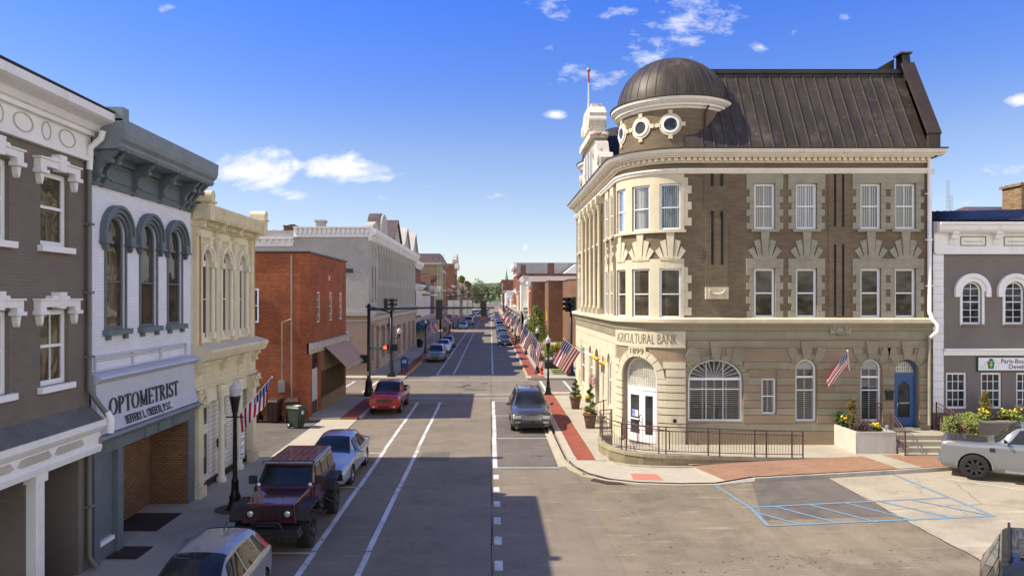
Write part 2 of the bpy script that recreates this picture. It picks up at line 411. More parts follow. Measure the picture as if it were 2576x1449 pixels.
mat('hydrant_red', (.55, .02, .015), .4, var=.15)
mat('bin_green', (.030, .048, .034), .5, var=.2)
mat('bin_brown', (.06, .03, .02), .6, var=.2)
mat('tyre', (.017, .016, .015), .85, var=.3, scale=8, bump=.2)
mat('rim', (.45, .45, .46), .3, metal=.8, var=.1)
mat('rim_black', (.05, .05, .05), .3, metal=.5, var=.2)
mat('chrome', (.6, .6, .62), .18, metal=1, var=.05)
mat('plastic_black', (.02, .02, .021), .55, var=.2)
mat('grille_dark', (.03, .03, .032), .4, var=.3, scale=14)
mat('plate_white', (.7, .72, .74), .4)
mat('headlight', (.62, .65, .68), .08, metal=.4, var=.25, scale=9)
mat('amber', (.75, .22, .03), .25)
mat('tail_red', (.45, .01, .01), .2)
mat('concrete', (.41, .365, .27), .9, var=.12, scale=.9, bump=.2, stain=.12, stcol=(.2, .17, .12))
mat('concrete_pale', (.45, .40, .295), .9, var=.10, scale=.9, bump=.2)
mat('kerb_stone', (.42, .38, .31), .9, var=.2, scale=1.5, bump=.3, stain=.3)
mat('kerb_yellow', (.50, .34, .07), .8, var=.3, scale=3)
mat('ramp_wall', (.27, .22, .13), .95, var=.30, scale=2, bump=.4, stain=.7, stcol=(.06, .055, .03))
mat('planter_paint', (.52, .49, .42), .85, var=.10, bump=.15, stain=.4, stcol=(.2, .13, .09))
mat('terracotta_pot', (.12, .065, .045), .5, var=.2, bump=.1)
mat('soil', (.06, .04, .028), 1, var=.3, scale=10)
mat('mat_brown', (.045, .028, .022), 1, var=.25, scale=14, bump=.3)
mat('bark', (.11, .085, .06), .95, var=.3, scale=6, bump=.4)
def worn(name, col, under, lo=.56, hi=.66):
    m, t, b = base(name, .8, 0, .3); g = t.node('ShaderNodeTexCoord').outputs['Object']
    n = t.m('ADD', t.m('MULTIPLY', t.noise(g, 14, 5, .75), .55), t.m('MULTIPLY', t.noise(g, 1.1, 3, .6), .45))
    c = t.mix(t.rng(t.noise(g, 3, 3), .3, .7), tuple(k * .86 for k in col), col)
    t.l.new(t.mix(t.rng(n, lo - .07, hi - .07, 0, .8), c, under), b.inputs['Base Color'])
worn('line_white', (.68, .67, .63), (.24, .205, .155), .56, .68); worn('line_blue', (.14, .34, .50), (.28, .235, .17), .50, .64)
mat('metal_grey', (.30, .30, .29), .5, metal=.3, var=.15)
mat('sign_back', (.50, .50, .48), .45, metal=.3, var=.08)
mat('sign_green', (.01, .20, .09), .5)
mat('sign_dark_green', (.01, .10, .045), .5)
mat('dark_storefront', (.025, .023, .022), .3, var=.5)
mat('red_paint', (.26, .03, .03), .7, var=.2)
mat('tower_red', (.35, .12, .11), .6)
mat('pink_stone', (.44, .33, .25), .9, var=.12, scale=.8, bump=.2, stain=.2)
mat('gray_render', (.29, .29, .30), .9, var=.12, scale=.6, stain=.3)
mat('pale_roof', (.55, .57, .60), .7, var=.08)
mat('tar_roof', (.035, .034, .034), .9, var=.3)
mat('copper_green', (.15, .27, .22), .7, var=.15)
mat('interior', (.02, .018, .015), .9, var=.5)
mat('blind_white', (.66, .67, .68), .7, var=.05)
mat('leaf_spring', (.19, .225, .045), .8, var=.45, scale=2)
mat('leaf_green', (.05, .105, .022), .8, var=.5, scale=2.5)
mat('leaf_far', (.10, .14, .05), .85, var=.45, scale=.5)
mat('leaf_dry', (.10, .065, .05), .9, var=.35, scale=3)
mat('leaf_gold', (.16, .13, .03), .85, var=.35, scale=3)
mat('leaf_yellow', (.30, .28, .03), .8, var=.4, scale=3)
mat('flower_yellow', (.85, .62, .02), .6)
mat('flower_orange', (.85, .30, .02), .6)
mat('flower_pink', (.5, .12, .2), .6, var=.4, scale=12)
mat('irish_green', (.02, .28, .12), .8); mat('irish_white', (.85, .85, .82), .8); mat('irish_orange', (.80, .42, .02), .8)
glass('window_glass'); glass('warm_glass', (.035, .028, .018), .04, .22); glass('car_glass', (.010, .012, .013), .03, 0, .4)
glass('shop_glass', (.02, .02, .022), .05, .15)
clear('clear_glass')
paint('paint_silver', (.30, .315, .34)); paint('paint_white', (.62, .64, .66), .1); paint('paint_red', (.40, .012, .018), .2, .28)
paint('paint_maroon', (.085, .012, .020), .4, .3); paint('paint_grey', (.085, .082, .08), .5, .3); paint('paint_dark', (.022, .024, .03), .3)
paint('paint_pickup', (.23, .238, .25), .5); paint('paint_blue_silver', (.34, .40, .48)); paint('paint_beige', (.30, .27, .22)); paint('paint_sage', (.16, .18, .17), .4); paint('paint_blue', (.05, .10, .2))
emit('signal_red', (1, .05, .02), 4)
# roofs in standing seam metal: patina streaks
def patina(name, c0_, c1_, c2_):
    m, t, b = base(name, .55, .15, .4)
    g = t.node('ShaderNodeTexCoord').outputs['Object']; sx, sy, sz = t.sep(g)
    st = t.noise(t.comb(t.m('MULTIPLY', sx, 1.6), t.m('MULTIPLY', sy, 1.0), t.m('MULTIPLY', sz, .12)), 1.0, 5, .65)
    n = t.noise(g, .7, 5, .7)
    c = t.mix(t.rng(st, .42, .66), c0_, c1_); c = t.mix(t.rng(n, .56, .74), c, c2_)
    sp = t.rng(t.noise(g, 9, 2), .73, .76); c = t.mix(t.m('MULTIPLY', sp, .6), c, (.4, .38, .34))
    t.l.new(c, b.inputs['Base Color']); t.l.new(t.rng(n, .3, .7, .38, .6), b.inputs['Roughness'])
patina('roof_patina', (.048, .039, .028), (.082, .066, .046), (.135, .11, .075))
patina('dark_seam_roof', (.025, .024, .024), (.04, .038, .037), (.055, .052, .05))
patina('brown_seam_roof', (.11, .075, .06), (.15, .11, .09), (.13, .10, .09))
mat('seam_metal', (.12, .088, .062), .5, metal=.4, var=.2)
mat('gutter_dark', (.048, .034, .024), .5, var=.25)
mat('awning_tan', (.50, .345, .24), .7, var=.08, bump=.05); mat('awning_blue', (.02, .07, .15), .8, var=.15); mat('awning_dark', (.05, .055, .065), .8, var=.2)
mat('wood_brown', (.12, .075, .04), .7, var=.2, scale=4)
# asphalt: aggregate, wheel polish, patches, cracks
def asphalt(name, c_lo, c_hi, crack=.5, pale=.0, streak=True, oil=False):
    m, t, b = base(name, .9, 0, .3)
    g = t.node('ShaderNodeTexCoord').outputs['Object']; sx, sy, sz = t.sep(g)
    big = t.noise(g, .16, 6, .62); mid = t.noise(g, 1.1, 6, .7); fine = t.noise(g, 34, 3, .7)
    f = t.m('ADD', t.m('MULTIPLY', big, .55), t.m('MULTIPLY', mid, .45))
    c = t.mix(t.rng(f, .38, .62), c_lo, c_hi)
    if streak:
        s1 = t.noise(t.comb(t.m('MULTIPLY', sx, 1.3), t.m('MULTIPLY', sy, .06)), 1.0, 4, .6)
        c = t.mix(t.m('MULTIPLY', t.rng(s1, .5, .68), .35), c, tuple(k * .62 for k in c_lo))
    sc = t.noise(t.comb(t.m('ADD', t.m('MULTIPLY', sx, .35), t.m('MULTIPLY', sy, .12)), t.m('MULTIPLY', sy, 2.3)), 1.4, 7, .75)
    c = t.mix(t.m('MULTIPLY', t.rng(sc, .56, .68), .75), c, tuple(min(1, k * 1.55) for k in c_hi))
    dk = t.noise(t.comb(t.m('ADD', t.m('MULTIPLY', sx, .8), t.m('MULTIPLY', sy, -.35)), t.m('MULTIPLY', sy, .9), 5.), .55, 6, .7)
    c = t.mix(t.m('MULTIPLY', t.rng(dk, .52, .66), .7), c, tuple(k * .55 for k in c_lo))
    vo = t.node('ShaderNodeTexVoronoi', {'Scale': .22}, feature='DISTANCE_TO_EDGE')
    wv = t.node('ShaderNodeVectorMath', {0: g, 1: t.node('ShaderNodeVectorMath', {0: t.noise(g, 1.2, 5, .6, 1), 1: (1.6, 1.6, 0)}, operation='MULTIPLY').outputs[0]}, operation='ADD').outputs[0]
    t.l.new(wv, vo.inputs['Vector'])
    cr = t.m('MULTIPLY', t.m('SUBTRACT', 1, t.rng(vo.outputs[0], .0, .008)), t.rng(t.noise(g, .35, 2), .47, .57))
    c = t.mix(t.m('MULTIPLY', cr, crack), c, (.05, .042, .035))
    if oil:
        sp = t.noise(t.comb(t.m('MULTIPLY', sx, 1.0), t.m('MULTIPLY', sy, 1.4)), 3.6, 3, .6)
        zone = t.rng(t.noise(t.comb(t.m('MULTIPLY', sx, .05), t.m('MULTIPLY', sy, .35), 3.7), 1.0, 2), .50, .60)
        c = t.mix(t.m('MULTIPLY', t.m('MULTIPLY', t.rng(sp, .69, .72), zone), .8), c, (.03, .025, .02))
    c = t.mix(.35, c, t.mix(t.rng(fine, .3, .7), tuple(k * .6 for k in c_lo), tuple(min(1, k * 1.35) for k in c_hi)))
    t.l.new(c, b.inputs['Base Color']); bumpit(t, b, fine, .35, .01)
asphalt('asphalt', (.175, .146, .108), (.255, .212, .152))
asphalt('asphalt_lot', (.15, .122, .083), (.30, .245, .165), oil=True)
asphalt('asphalt_dark', (.10, .088, .075), (.19, .165, .135), crack=.8)
asphalt('old_concrete_road', (.36, .31, .225), (.47, .41, .295), crack=1.0, streak=False)
asphalt('asphalt_side', (.17, .145, .12), (.25, .215, .17))
# stars and stripes in cloth coordinates (UV 0..1)
m, t, b = base('flag_cloth', .8, 0, .2)
ux, uy, _ = t.sep(t.node('ShaderNodeTexCoord').outputs['UV'])
st = t.m('MODULO', t.m('FLOOR', t.m('MULTIPLY', uy, 12.999)), 2)
c = t.mix(t.m('GREATER_THAN', st, .5), (.42, .012, .035), (.78, .76, .76))
can = t.m('MULTIPLY', t.m('LESS_THAN', ux, .42), t.m('GREATER_THAN', uy, .4615))
cx = t.m('SUBTRACT', t.m('FRACT', t.m('MULTIPLY', ux, 6 / .42)), .5); cy = t.m('SUBTRACT', t.m('FRACT', t.m('MULTIPLY', t.m('SUBTRACT', uy, .4615), 5 / .5385)), .5)
star = t.m('LESS_THAN', t.m('ADD', t.m('MULTIPLY', cx, cx), t.m('MULTIPLY', cy, cy)), .075)
c = t.mix(can, c, t.mix(star, (.018, .03, .16), (.75, .75, .8)))
t.l.new(c, b.inputs['Base Color']); b.inputs['Subsurface Weight'].default_value = 0
# ------------------------------------------------------------------ ground, roads, pavements
def G(x, y, z=0.):
    """point on the ground measured from the photograph (2576 px wide)"""
    d = (EYE - z) * FP / (y - VY); return ((x - VX) * d / FP, d)
def sheet(name, pts, z, m, **k):
    b = MB(); b.q([(p[0], p[1], z) for p in pts]); return struct(name, b, m, **k)
def rect(x0, x1, y0, y1): return [(x0, y0), (x1, y0), (x1, y1), (x0, y1)]
mat('field', (.10, .11, .05), 1, var=.3, scale=.02)
sheet('ground', rect(-5000, 5000, -800, 9000), -.06, 'field')
sheet('town_ground', rect(-220, 220, -60, 900), -.04, 'asphalt_side')
KX0, KX1 = -6.95, 2.95
sheet('main_road', rect(-7.2, 3.2, -12, 1500), 0, 'asphalt')
sheet('cross_street', rect(-120, 120, 49, 56.5), -.004, 'asphalt')
sheet('cross_street', rect(-120, 120, 138, 147), -.004, 'asphalt')
sheet('cross_street', rect(-120, 120, 262, 272), -.004, 'asphalt')
sheet('parking_lot', rect(3.2, 80, -12, 26.0), -.008, 'asphalt_lot')
lot2 = MB(); lot2.q([(p[0], p[1], -.0085) for p in rect(3.2, 80, 26.0, 32)]); struct('parking_lot', lot2, 'asphalt_lot')
random.seed(3)
edge = []; y = -12.
while y < 30: edge.append((12.2 + random.uniform(-.05, .05), y)); y += 1.3
sheet('concrete_lot', edge + [(80, 30), (80, -12)], -.004, 'old_concrete_road')
sheet('alley', rect(-60, -9.0, 28.65, 38.1), .004, 'asphalt_dark')
# asphalt repair patches and a long paving seam
sheet('asphalt_patch', [(9.2, 25.2), (12.15, 26.1), (12.15, 21.4), (8.0, 21.0)], -.0045, 'asphalt_dark')
sheet('asphalt_patch', [(.30, 45), (2.6, 45), (2.6, 27.2), (.30, 27.2)], .003, 'asphalt_dark')
seam = MB()
for i in range(60):
    yy = 8 + i; seam.q([(.02 + .015 * math.sin(i), yy, .0035), (.05 + .02 * math.sin(i * 1.7), yy, .0035), (.05 + .02 * math.sin((i + 1) * 1.7), yy + 1, .0035), (.02 + .015 * math.sin(i + 1), yy + 1, .0035)])
struct('asphalt_seam', seam, 'soil')
# pavements: slabs with joints
def pave(name, x0, x1, y0, y1, z, m='concrete', slab=1.6, xs=None):
    b = MB(); y = y0
    while y < y1 - .01:
        ye = min(y + slab, y1)
        for a, c in (xs or [(x0, x1)]): b.bx(a + .006, c - .006, y + .006, ye - .006, -.03, z)
        y = ye
    b.bx(x0 + .01, x1 - .01, y0 + .01, y1 - .01, -.03, z - .012)
    return struct(name, b, m)
SW = .12
def kerb_run(name, pts, wdt=.16, h=.125, m='kerb_stone', side=1):
    b = MB()
    for i, (p, q_) in enumerate(zip(pts, pts[1:])):
        d = (Vector(q_) - Vector(p)).normalized(); n = Vector((-d.y, d.x)) * side
        a, c = Vector(p), Vector(q_)
        n2 = n
        if i + 2 < len(pts):
            d2 = (Vector(pts[i + 2]) - c).normalized(); n2 = (n + Vector((-d2.y, d2.x)) * side).normalized()
        n1 = n
        if i > 0:
            d0 = (a - Vector(pts[i - 1])).normalized(); n1 = (n + Vector((-d0.y, d0.x)) * side).normalized()
        A1, C1 = a + n1 * wdt, c + n2 * wdt
        hh = h if not callable(h) else None
        ha, hc = (h, h) if hh is not None else (h(p), h(q_))
        ln = (c - a).length
        b.hexa([(a.x, a.y, -.03), (c.x, c.y, -.03), (C1.x, C1.y, -.03), (A1.x, A1.y, -.03), (a.x + n1.x * .02, a.y + n1.y * .02, ha), (c.x + n2.x * .02, c.y + n2.y * .02, hc), (C1.x, C1.y, ha), (A1.x, A1.y, ha)])
    return struct(name, b, m)
def seg(a, b_, n): return [(a[0] + (b_[0] - a[0]) * i / n, a[1] + (b_[1] - a[1]) * i / n) for i in range(n + 1)]
# left side
pave('sidewalk', -9.6, -7.1, -6, 28.6, SW, slab=1.7)
pave('sidewalk', -9.0, -7.1, 28.6, 38.2, .03, 'concrete_pale', slab=3.2)
pave('sidewalk', -10.1, -8.0, 38.2, 47.2, SW, slab=1.7)
b = MB(); b.bx(-7.98, -7.12, 38.2, 45.5, -.03, SW); struct('brick_strip', b, 'sidewalk_brick')
b = MB(); b.q([(-7.98, 45.52, SW), (-7.98, 47.2, .1), (-7.6, 47.0, .08), (-7.25, 46.4, .07), (-7.12, 45.52, SW)]); struct('corner_ramp', b, 'concrete_pale')
b = MB(); b.bx(-60, -10.15, 45.4, 47.2, -.03, SW); struct('sidewalk', b, 'concrete')
kerb_run('kerb', seg((-6.95, -6), (-6.95, 28.2), 12), side=1)
kerb_run('kerb', seg((-6.95, 38.6), (-6.95, 41.5), 2), side=1)
kerb_run('yellow_kerb', [(-6.95, 41.51), (-6.95, 44.3), (-7.0, 45.2), (-7.2, 46.2), (-7.6, 47.0), (-8.2, 47.5), (-10, 47.6)], side=1, m='kerb_yellow')
kerb_run('kerb', seg((-10.01, 47.6), (-60, 47.6), 10), side=1)
for (ya, yb) in ((59.2, 137), (148.2, 261), (273, 420)):
    pave('sidewalk', -10.2, -7.9, ya, yb, SW, slab=4)
    b = MB(); b.bx(-7.88, -7.12, ya, yb, -.03, SW - .003); struct('brick_strip', b, 'sidewalk_brick')
    kerb_run('kerb', seg((-6.95, ya + 1), (-6.95, yb), 6), side=1)
    pave('sidewalk', 4.0, 6.4, ya, yb, SW, slab=4)
    b = MB(); b.bx(3.12, 3.98, ya, yb, -.03, SW - .003); struct('brick_strip', b, 'sidewalk_brick')
    kerb_run('kerb', seg((2.95, ya), (2.95, yb), 6), side=-1)
kerb_run('yellow_kerb', seg((-6.93, 61), (-6.93, 72), 4), side=1, m='kerb_yellow', h=.13)
kerb_run('yellow_kerb', seg((2.93, 62), (2.93, 70), 4), side=-1, m='kerb_yellow', h=.13)
b = MB(); b.bx(-60, -10.2, 57.4, 59.15, -.03, SW); b.bx(-10.19, -6.9, 57.5, 59.18, -.03, .1); struct('sidewalk', b, 'concrete_pale')
b = MB(); b.bx(2.9, 60, 57.2, 59.15, -.03, SW - .005); struct('sidewalk', b, 'concrete_pale')
b = MB(); b.bx(3.3, 4.4, 57.4, 58.7, -.03, SW + .004); struct('tactile_pad', b, 'sidewalk_brick')
b = MB(); b.bx(6.45, 60, 59.2, 112, -.03, .04); struct('side_yard', b, 'concrete')
# right side in front of the bank
pave('sidewalk', 4.17, 5.9, 28.9, 48.0, SW, slab=1.8)
b = MB(); b.bx(3.42, 4.15, 28.25, 47.4, -.03, SW + .004); struct('brick_strip', b, 'sidewalk_brick')
b = MB(); b.bx(3.10, 3.40, 28.25, 47.4, -.03, SW); struct('kerb_back', b, 'concrete_pale')
b = MB(); b.bx(2.62, 2.93, 27.6, 46.5, -.02, .012); struct('gutter', b, 'concrete_pale')
b = MB(); b.bx(5.9, 60, 48.1, 49.0, -.03, .1); b.bx(2.95, 5.88, 48.02, 49.0, -.03, .1); struct('sidewalk', b, 'concrete')
CURVE = [(2.95, 47.6), (2.95, 30.5), (2.97, 28.4), (3.12, 27.2), (3.5, 26.3), (4.2, 25.55), (5.2, 25.1), (6.6, 24.92), (7.9, 25.0), (9.3, 25.45), (12, 26.0), (15, 26.62), (17.5, 27.2), (24, 28.4), (40, 31)]
def kh(p):
    x, y = p
    if y > 27: return .125 if x < 4 or x > 9 else .03
    return .03 if x < 8 else min(.135, .03 + (x - 8) * .08)
kerb_run('kerb', CURVE[:9], side=-1, h=kh, m='concrete_pale', wdt=.15)
kerb_run('kerb', [(7.901, 25.0)] + CURVE[9:], side=-1, h=kh, m='kerb_stone', wdt=.15)
# light walk surface round the corner, following the kerb
b = MB()
outer = [(3.10, 28.25), (3.26, 27.3), (3.63, 26.45), (4.3, 25.7), (5.25, 25.27), (6.6, 25.08), (7.9, 25.16)]
inner = [(4.6, 28.9), (4.6, 28.5), (4.75, 28.2), (5.1, 27.85), (5.6, 27.6), (6.4, 27.5), (7.6, 27.5)]
zo = [.12, .09, .05, .03, .03, .03, .03]; zi = [.12, .10, .07, .055, .055, .055, .06]; 
for i in range(6): b.q([(outer[i][0], outer[i][1], zo[i]), (outer[i + 1][0], outer[i + 1][1], zo[i + 1]), (inner[i + 1][0], inner[i + 1][1], zi[i + 1]), (inner[i][0], inner[i][1], zi[i])])
b.bx(3.4, 4.7, 28.2, 28.95, -.03, .117)
struct('corner_walk', b, 'concrete_pale')
b = MB(); b.hexa([(5.1, 25.5, 0), (6.15, 25.42, 0), (6.1, 26.25, 0), (5.15, 26.33, 0), (5.1, 25.5, .040), (6.15, 25.42, .040), (6.1, 26.25, .056), (5.15, 26.33, .056)]); struct('tactile_pad', b, mat('tactile', (.52, .20, .13), .8, var=.15, scale=14, bump=.3))
kb = [(4.7, 28.75), (4.62, 28.35), (4.85, 27.95), (5.4, 27.55), (6.2, 27.36), (7.0, 27.30), (7.7, 27.32)]
kerb_run('back_kerb', kb, side=-1, h=.115, m='concrete_pale', wdt=.13)
def strip(name, m, pts_lo, pts_hi, zl, zh):
    b = MB()
    zl_ = zl if isinstance(zl, list) else [zl] * len(pts_lo); zh_ = zh if isinstance(zh, list) else [zh] * len(pts_lo)
    for i in range(len(pts_lo) - 1): b.q([(*pts_lo[i], zl_[i]), (*pts_lo[i + 1], zl_[i + 1]), (*pts_hi[i + 1], zh_[i + 1]), (*pts_hi[i], zh_[i])])
    return struct(name, b, m)
kb_lo = lambda x: 25.16 + (x - 7.9) * .235 if x < 9.3 else 25.6 + (x - 9.3) * .197
strip('paver_walk', 'tan_pavers', [(8.3, kb_lo(8.3)), (9.3, kb_lo(9.3)), (12, kb_lo(12)), (15.3, kb_lo(15.3))], [(7.7, 27.4), (9.3, 27.72), (12, 28.25), (15.0, 28.9)], [.062, .124, .124, .124], [.08, .128, .132, .132])
strip('corner_walk', 'concrete_pale', [(7.9, 25.16), (8.3, kb_lo(8.3))], [(7.6, 27.5), (7.7, 27.4)], [.032, .062], [.06, .08])
strip('sidewalk', 'concrete', [(15.3, kb_lo(15.3)), (16.3, kb_lo(16.3))], [(15.0, 28.9), (15.9, 29.1)], .126, .134)
strip('paver_walk', 'tan_pavers', [(16.3, kb_lo(16.3)), (19.5, kb_lo(19.5)), (30, kb_lo(30))], [(15.9, 29.1), (19.5, 29.3), (30, 30.2)], .124, .132)
strip('sidewalk', 'concrete', [(7.6, 27.42), (12, 28.26), (15, 28.91), (19.5, 29.31), (30, 30.3)], [(7.6, 31.3), (12, 31.3), (15, 31.3), (19.5, 31.3), (30, 31.9)], .125, .13)
b = MB(); b.bx(5.95, 7.65, 28.0, 31.3, -.03, .10); struct('sidewalk', b, 'concrete')
b = MB(); b.q([(3.9, 26.15, .0135), (3.55, 25.5, .0135), (4.1, 25.0, .0135), (4.75, 24.95, .0135), (4.5, 25.35, .0135)]); struct('gutter_silt', b, 'soil')
b = MB(); b.lathe([(.001, .002), (.33, .002), (.33, .0)], (-4.95 + 3.2, 53.3, .004), 18); struct('manhole_ring', b, 'soil')
# ------------------------------------------------------------------ paint on the road
def lines(name, segs, wdt, m='line_white', z=.006):
    b = MB()
    for k_, ((x0, y0), (x1, y1)) in enumerate(segs):
        z = z + .0004
        d = Vector((x1 - x0, y1 - y0)).normalized(); n = Vector((-d.y, d.x)) * wdt / 2
        b.q([(x0 - n.x, y0 - n.y, z), (x0 + n.x, y0 + n.y, z), (x1 + n.x, y1 + n.y, z), (x1 - n.x, y1 - n.y, z)])
    return struct(name, b, m)
def pieces(x, ya, yb, step=6.2, j=.01):
    out = []; y = ya; k = 0
    while y < yb - .2:
        e = min(y + step, yb); o = (j if k % 2 else -j); out.append(((x + o, y), (x + o, e - .07))); y = e; k += 1
    return out
lines('road_marking', pieces(-4.53, 6, 44.7), .15); lines('road_marking', pieces(-3.13, 6, 44.7), .15)
lines('road_marking', pieces(.18, 27.4, 45.2), .18)
lines('road_marking', [((.20, y - .32), (.20, y + .32)) for y in (12.2, 14.0, 15.7, 17.4, 19.2, 20.9, 22.6, 24.3, 26.0)], .20)
lines('stall_marking', [((-6.6, y), (-4.6, y)) for y in (12.0, 18.25, 24.6, 30.0, 38.5, 44.6)], .09)
lines('stall_marking', [((.27, y), (2.62, y)) for y in (27.45, 33.2, 39.6, 45.2)], .09)
lines('crosswalk_marking', [((-6.7, 48.3), (2.8, 48.3)), ((-6.7, 46.4), (2.8, 46.4)), ((-6.7, 56.7), (3, 56.7)), ((-6.7, 58.4), (2.9, 58.4))], .13)
lines('stop_marking', [((-4.6, 60.3), (.2, 60.3))], .25)
for a, b_ in ((60.3, 137), (148, 260), (273, 420)):
    lines('road_marking', pieces(-4.53, a, b_) + pieces(-3.13, a, b_) + pieces(.18, a, b_), .15)
    lines('stall_marking', [((-6.6, y), (-4.6, y)) for y in range(int(a) + 12, int(b_), 7)] + [((.27, y), (2.62, y)) for y in range(int(a) + 16, int(b_), 7)], .09)
lines('crosswalk_marking', [((-6.7, 138.8), (2.8, 138.8)), ((-6.7, 146.5), (2.8, 146.5))], .2)
lines('crosswalk_marking', [((3.9, 49.6), (3.9, 56.2)), ((5.72, 49.6), (5.72, 56.2)), ((-8.8, 49.2), (-8.8, 56)), ((-10.6, 49.2), (-10.6, 56))], .2)
lines('center_marking', [((-50, 52.6), (-12, 52.6)), ((8, 52.6), (60, 52.6))], .12, 'kerb_yellow')
def zl(x, y): return G((2200 + x / 2.975) * .85867, (1200 + y / 2.975) * .85867)
lines('disabled_bay_marking', [(G(1799.6, 1221), G(1889, 1277)), (G(1889, 1277), zl(150, 1010)), (zl(-5, 850), zl(1710, 765)), (zl(150, 1010), zl(2120, 925)), (zl(1245, 565), zl(2120, 925)),
    (zl(0, 880), zl(430, 1000)), (zl(200, 840), zl(770, 990)), (zl(500, 825), zl(1100, 980)), (zl(810, 808), zl(1430, 965)), (zl(1110, 795), zl(1770, 945)), (zl(1400, 785), zl(2060, 915))], .11, 'line_blue', .004)
lines('stall_marking', [((17.5, 26.0), (26, 26.0)), (zl(1700, 600), zl(2380, 700))], .08, 'line_white', .004)
# drips, stains and tar lines on the old asphalt
rnd = random.Random(41); b = MB()
def blot(x, y, r):
    n = 9; b.q([(x + r * rnd.uniform(.6, 1.2) * math.cos(6.283 * i / n), y + r * .6 * rnd.uniform(.6, 1.2) * math.sin(6.283 * i / n), -.0032 if x > 3.2 else .0065) for i in range(n)])
for p0, p1, n in ((G(1745, 1412), G(2240, 1385), 46), (G(1620, 1442), G(2080, 1418), 40), (G(2190, 1415), G(2420, 1395), 14)):
    for i in range(n): t = rnd.random(); blot(p0[0] + (p1[0] - p0[0]) * t + rnd.gauss(0, .05), p0[1] + (p1[1] - p0[1]) * t + rnd.gauss(0, .10), rnd.uniform(.012, .045))
for px_, py_ in ((1592, 1289), (1606, 1314), (1634, 1343), (1688, 1375), (1490, 1230), (1560, 1260)): blot(*G(px_, py_), .06)
for y_ in (35.0, 41.5, 29.3, 100, 106, 115): 
    for k in range(5): blot(2.0 + rnd.gauss(0, .2), y_ + rnd.gauss(0, .5), rnd.uniform(.03, .10))
for y_ in (20.2, 26, 14.5, 75, 87):
    for k in range(4): blot(-5.7 + rnd.gauss(0, .2), y_ + rnd.gauss(0, .5), rnd.uniform(.03, .09))
struct('oil_drips', b, 'soil')
def tar(pts, z=.0068, wd=.035):
    b = MB(); P_ = []
    for (x0, y0), (x1, y1) in zip(pts, pts[1:]):
        n = max(2, int(math.dist((x0, y0), (x1, y1)) / .45))
        for i in range(n): P_.append((x0 + (x1 - x0) * i / n + rnd.gauss(0, .035), y0 + (y1 - y0) * i / n + rnd.gauss(0, .035)))
    for (x0, y0), (x1, y1) in zip(P_, P_[1:]):
        d = Vector((x1 - x0, y1 - y0)).normalized(); n_ = Vector((-d.y, d.x)) * wd * rnd.uniform(.3, .6); b.q([(x0 - n_.x, y0 - n_.y, z), (x0 + n_.x, y0 + n_.y, z), (x1 + n_.x, y1 + n_.y, z), (x1 - n_.x, y1 - n_.y, z)])
    struct('tar_seam', b, 'soil')
tar([(-6.5, 24), (-3, 24.6), (-1.3, 24.3)], wd=.02); tar([(12.2, 26), (12.18, 18), (12.22, 12)], z=-.003, wd=.04)
tar([(12.3, 22), (15.5, 22.6), (18, 21.6), (22, 22.4)], z=-.003, wd=.022); tar([(15.5, 22.6), (16.4, 25.3), (16.1, 26.4)], z=-.003, wd=.02); tar([(-6.8, 53.5), (-2, 52.8), (2.8, 53.2)], z=.0068, wd=.03)
for x_, y_, w_, d_ in ((.9, 37.8, 1.1, 2.2), (-2.9, 28.5, 1.2, 1.8), (-1.9, 50.2, 1.6, 1.1)):
    b = MB(); b.q([(x_, y_, .0058), (x_ + w_, y_ + .05, .0058), (x_ + w_ - .04, y_ + d_, .0058), (x_ + .03, y_ + d_ - .05, .0058)]); struct('asphalt_patch', b, 'asphalt_dark')
# patch of lawn at the far corner
b = MB(); b.q([(5.2, 60.0, .16), (6.4, 60.0, .16), (6.4, 63.5, .16), (5.4, 63.5, .16)])
random.seed(5)
for i in range(900):
    x, y = random.uniform(5.25, 6.4), random.uniform(60, 63.5); a = random.uniform(0, 6.28); h = random.uniform(.04, .1)
    b.q([(x, y, .16), (x + .03 * math.cos(a), y + .03 * math.sin(a), .16), (x + .02, y + .01, .16 + h)])
b.build('grass', 'leaf_spring', kind='stuff')
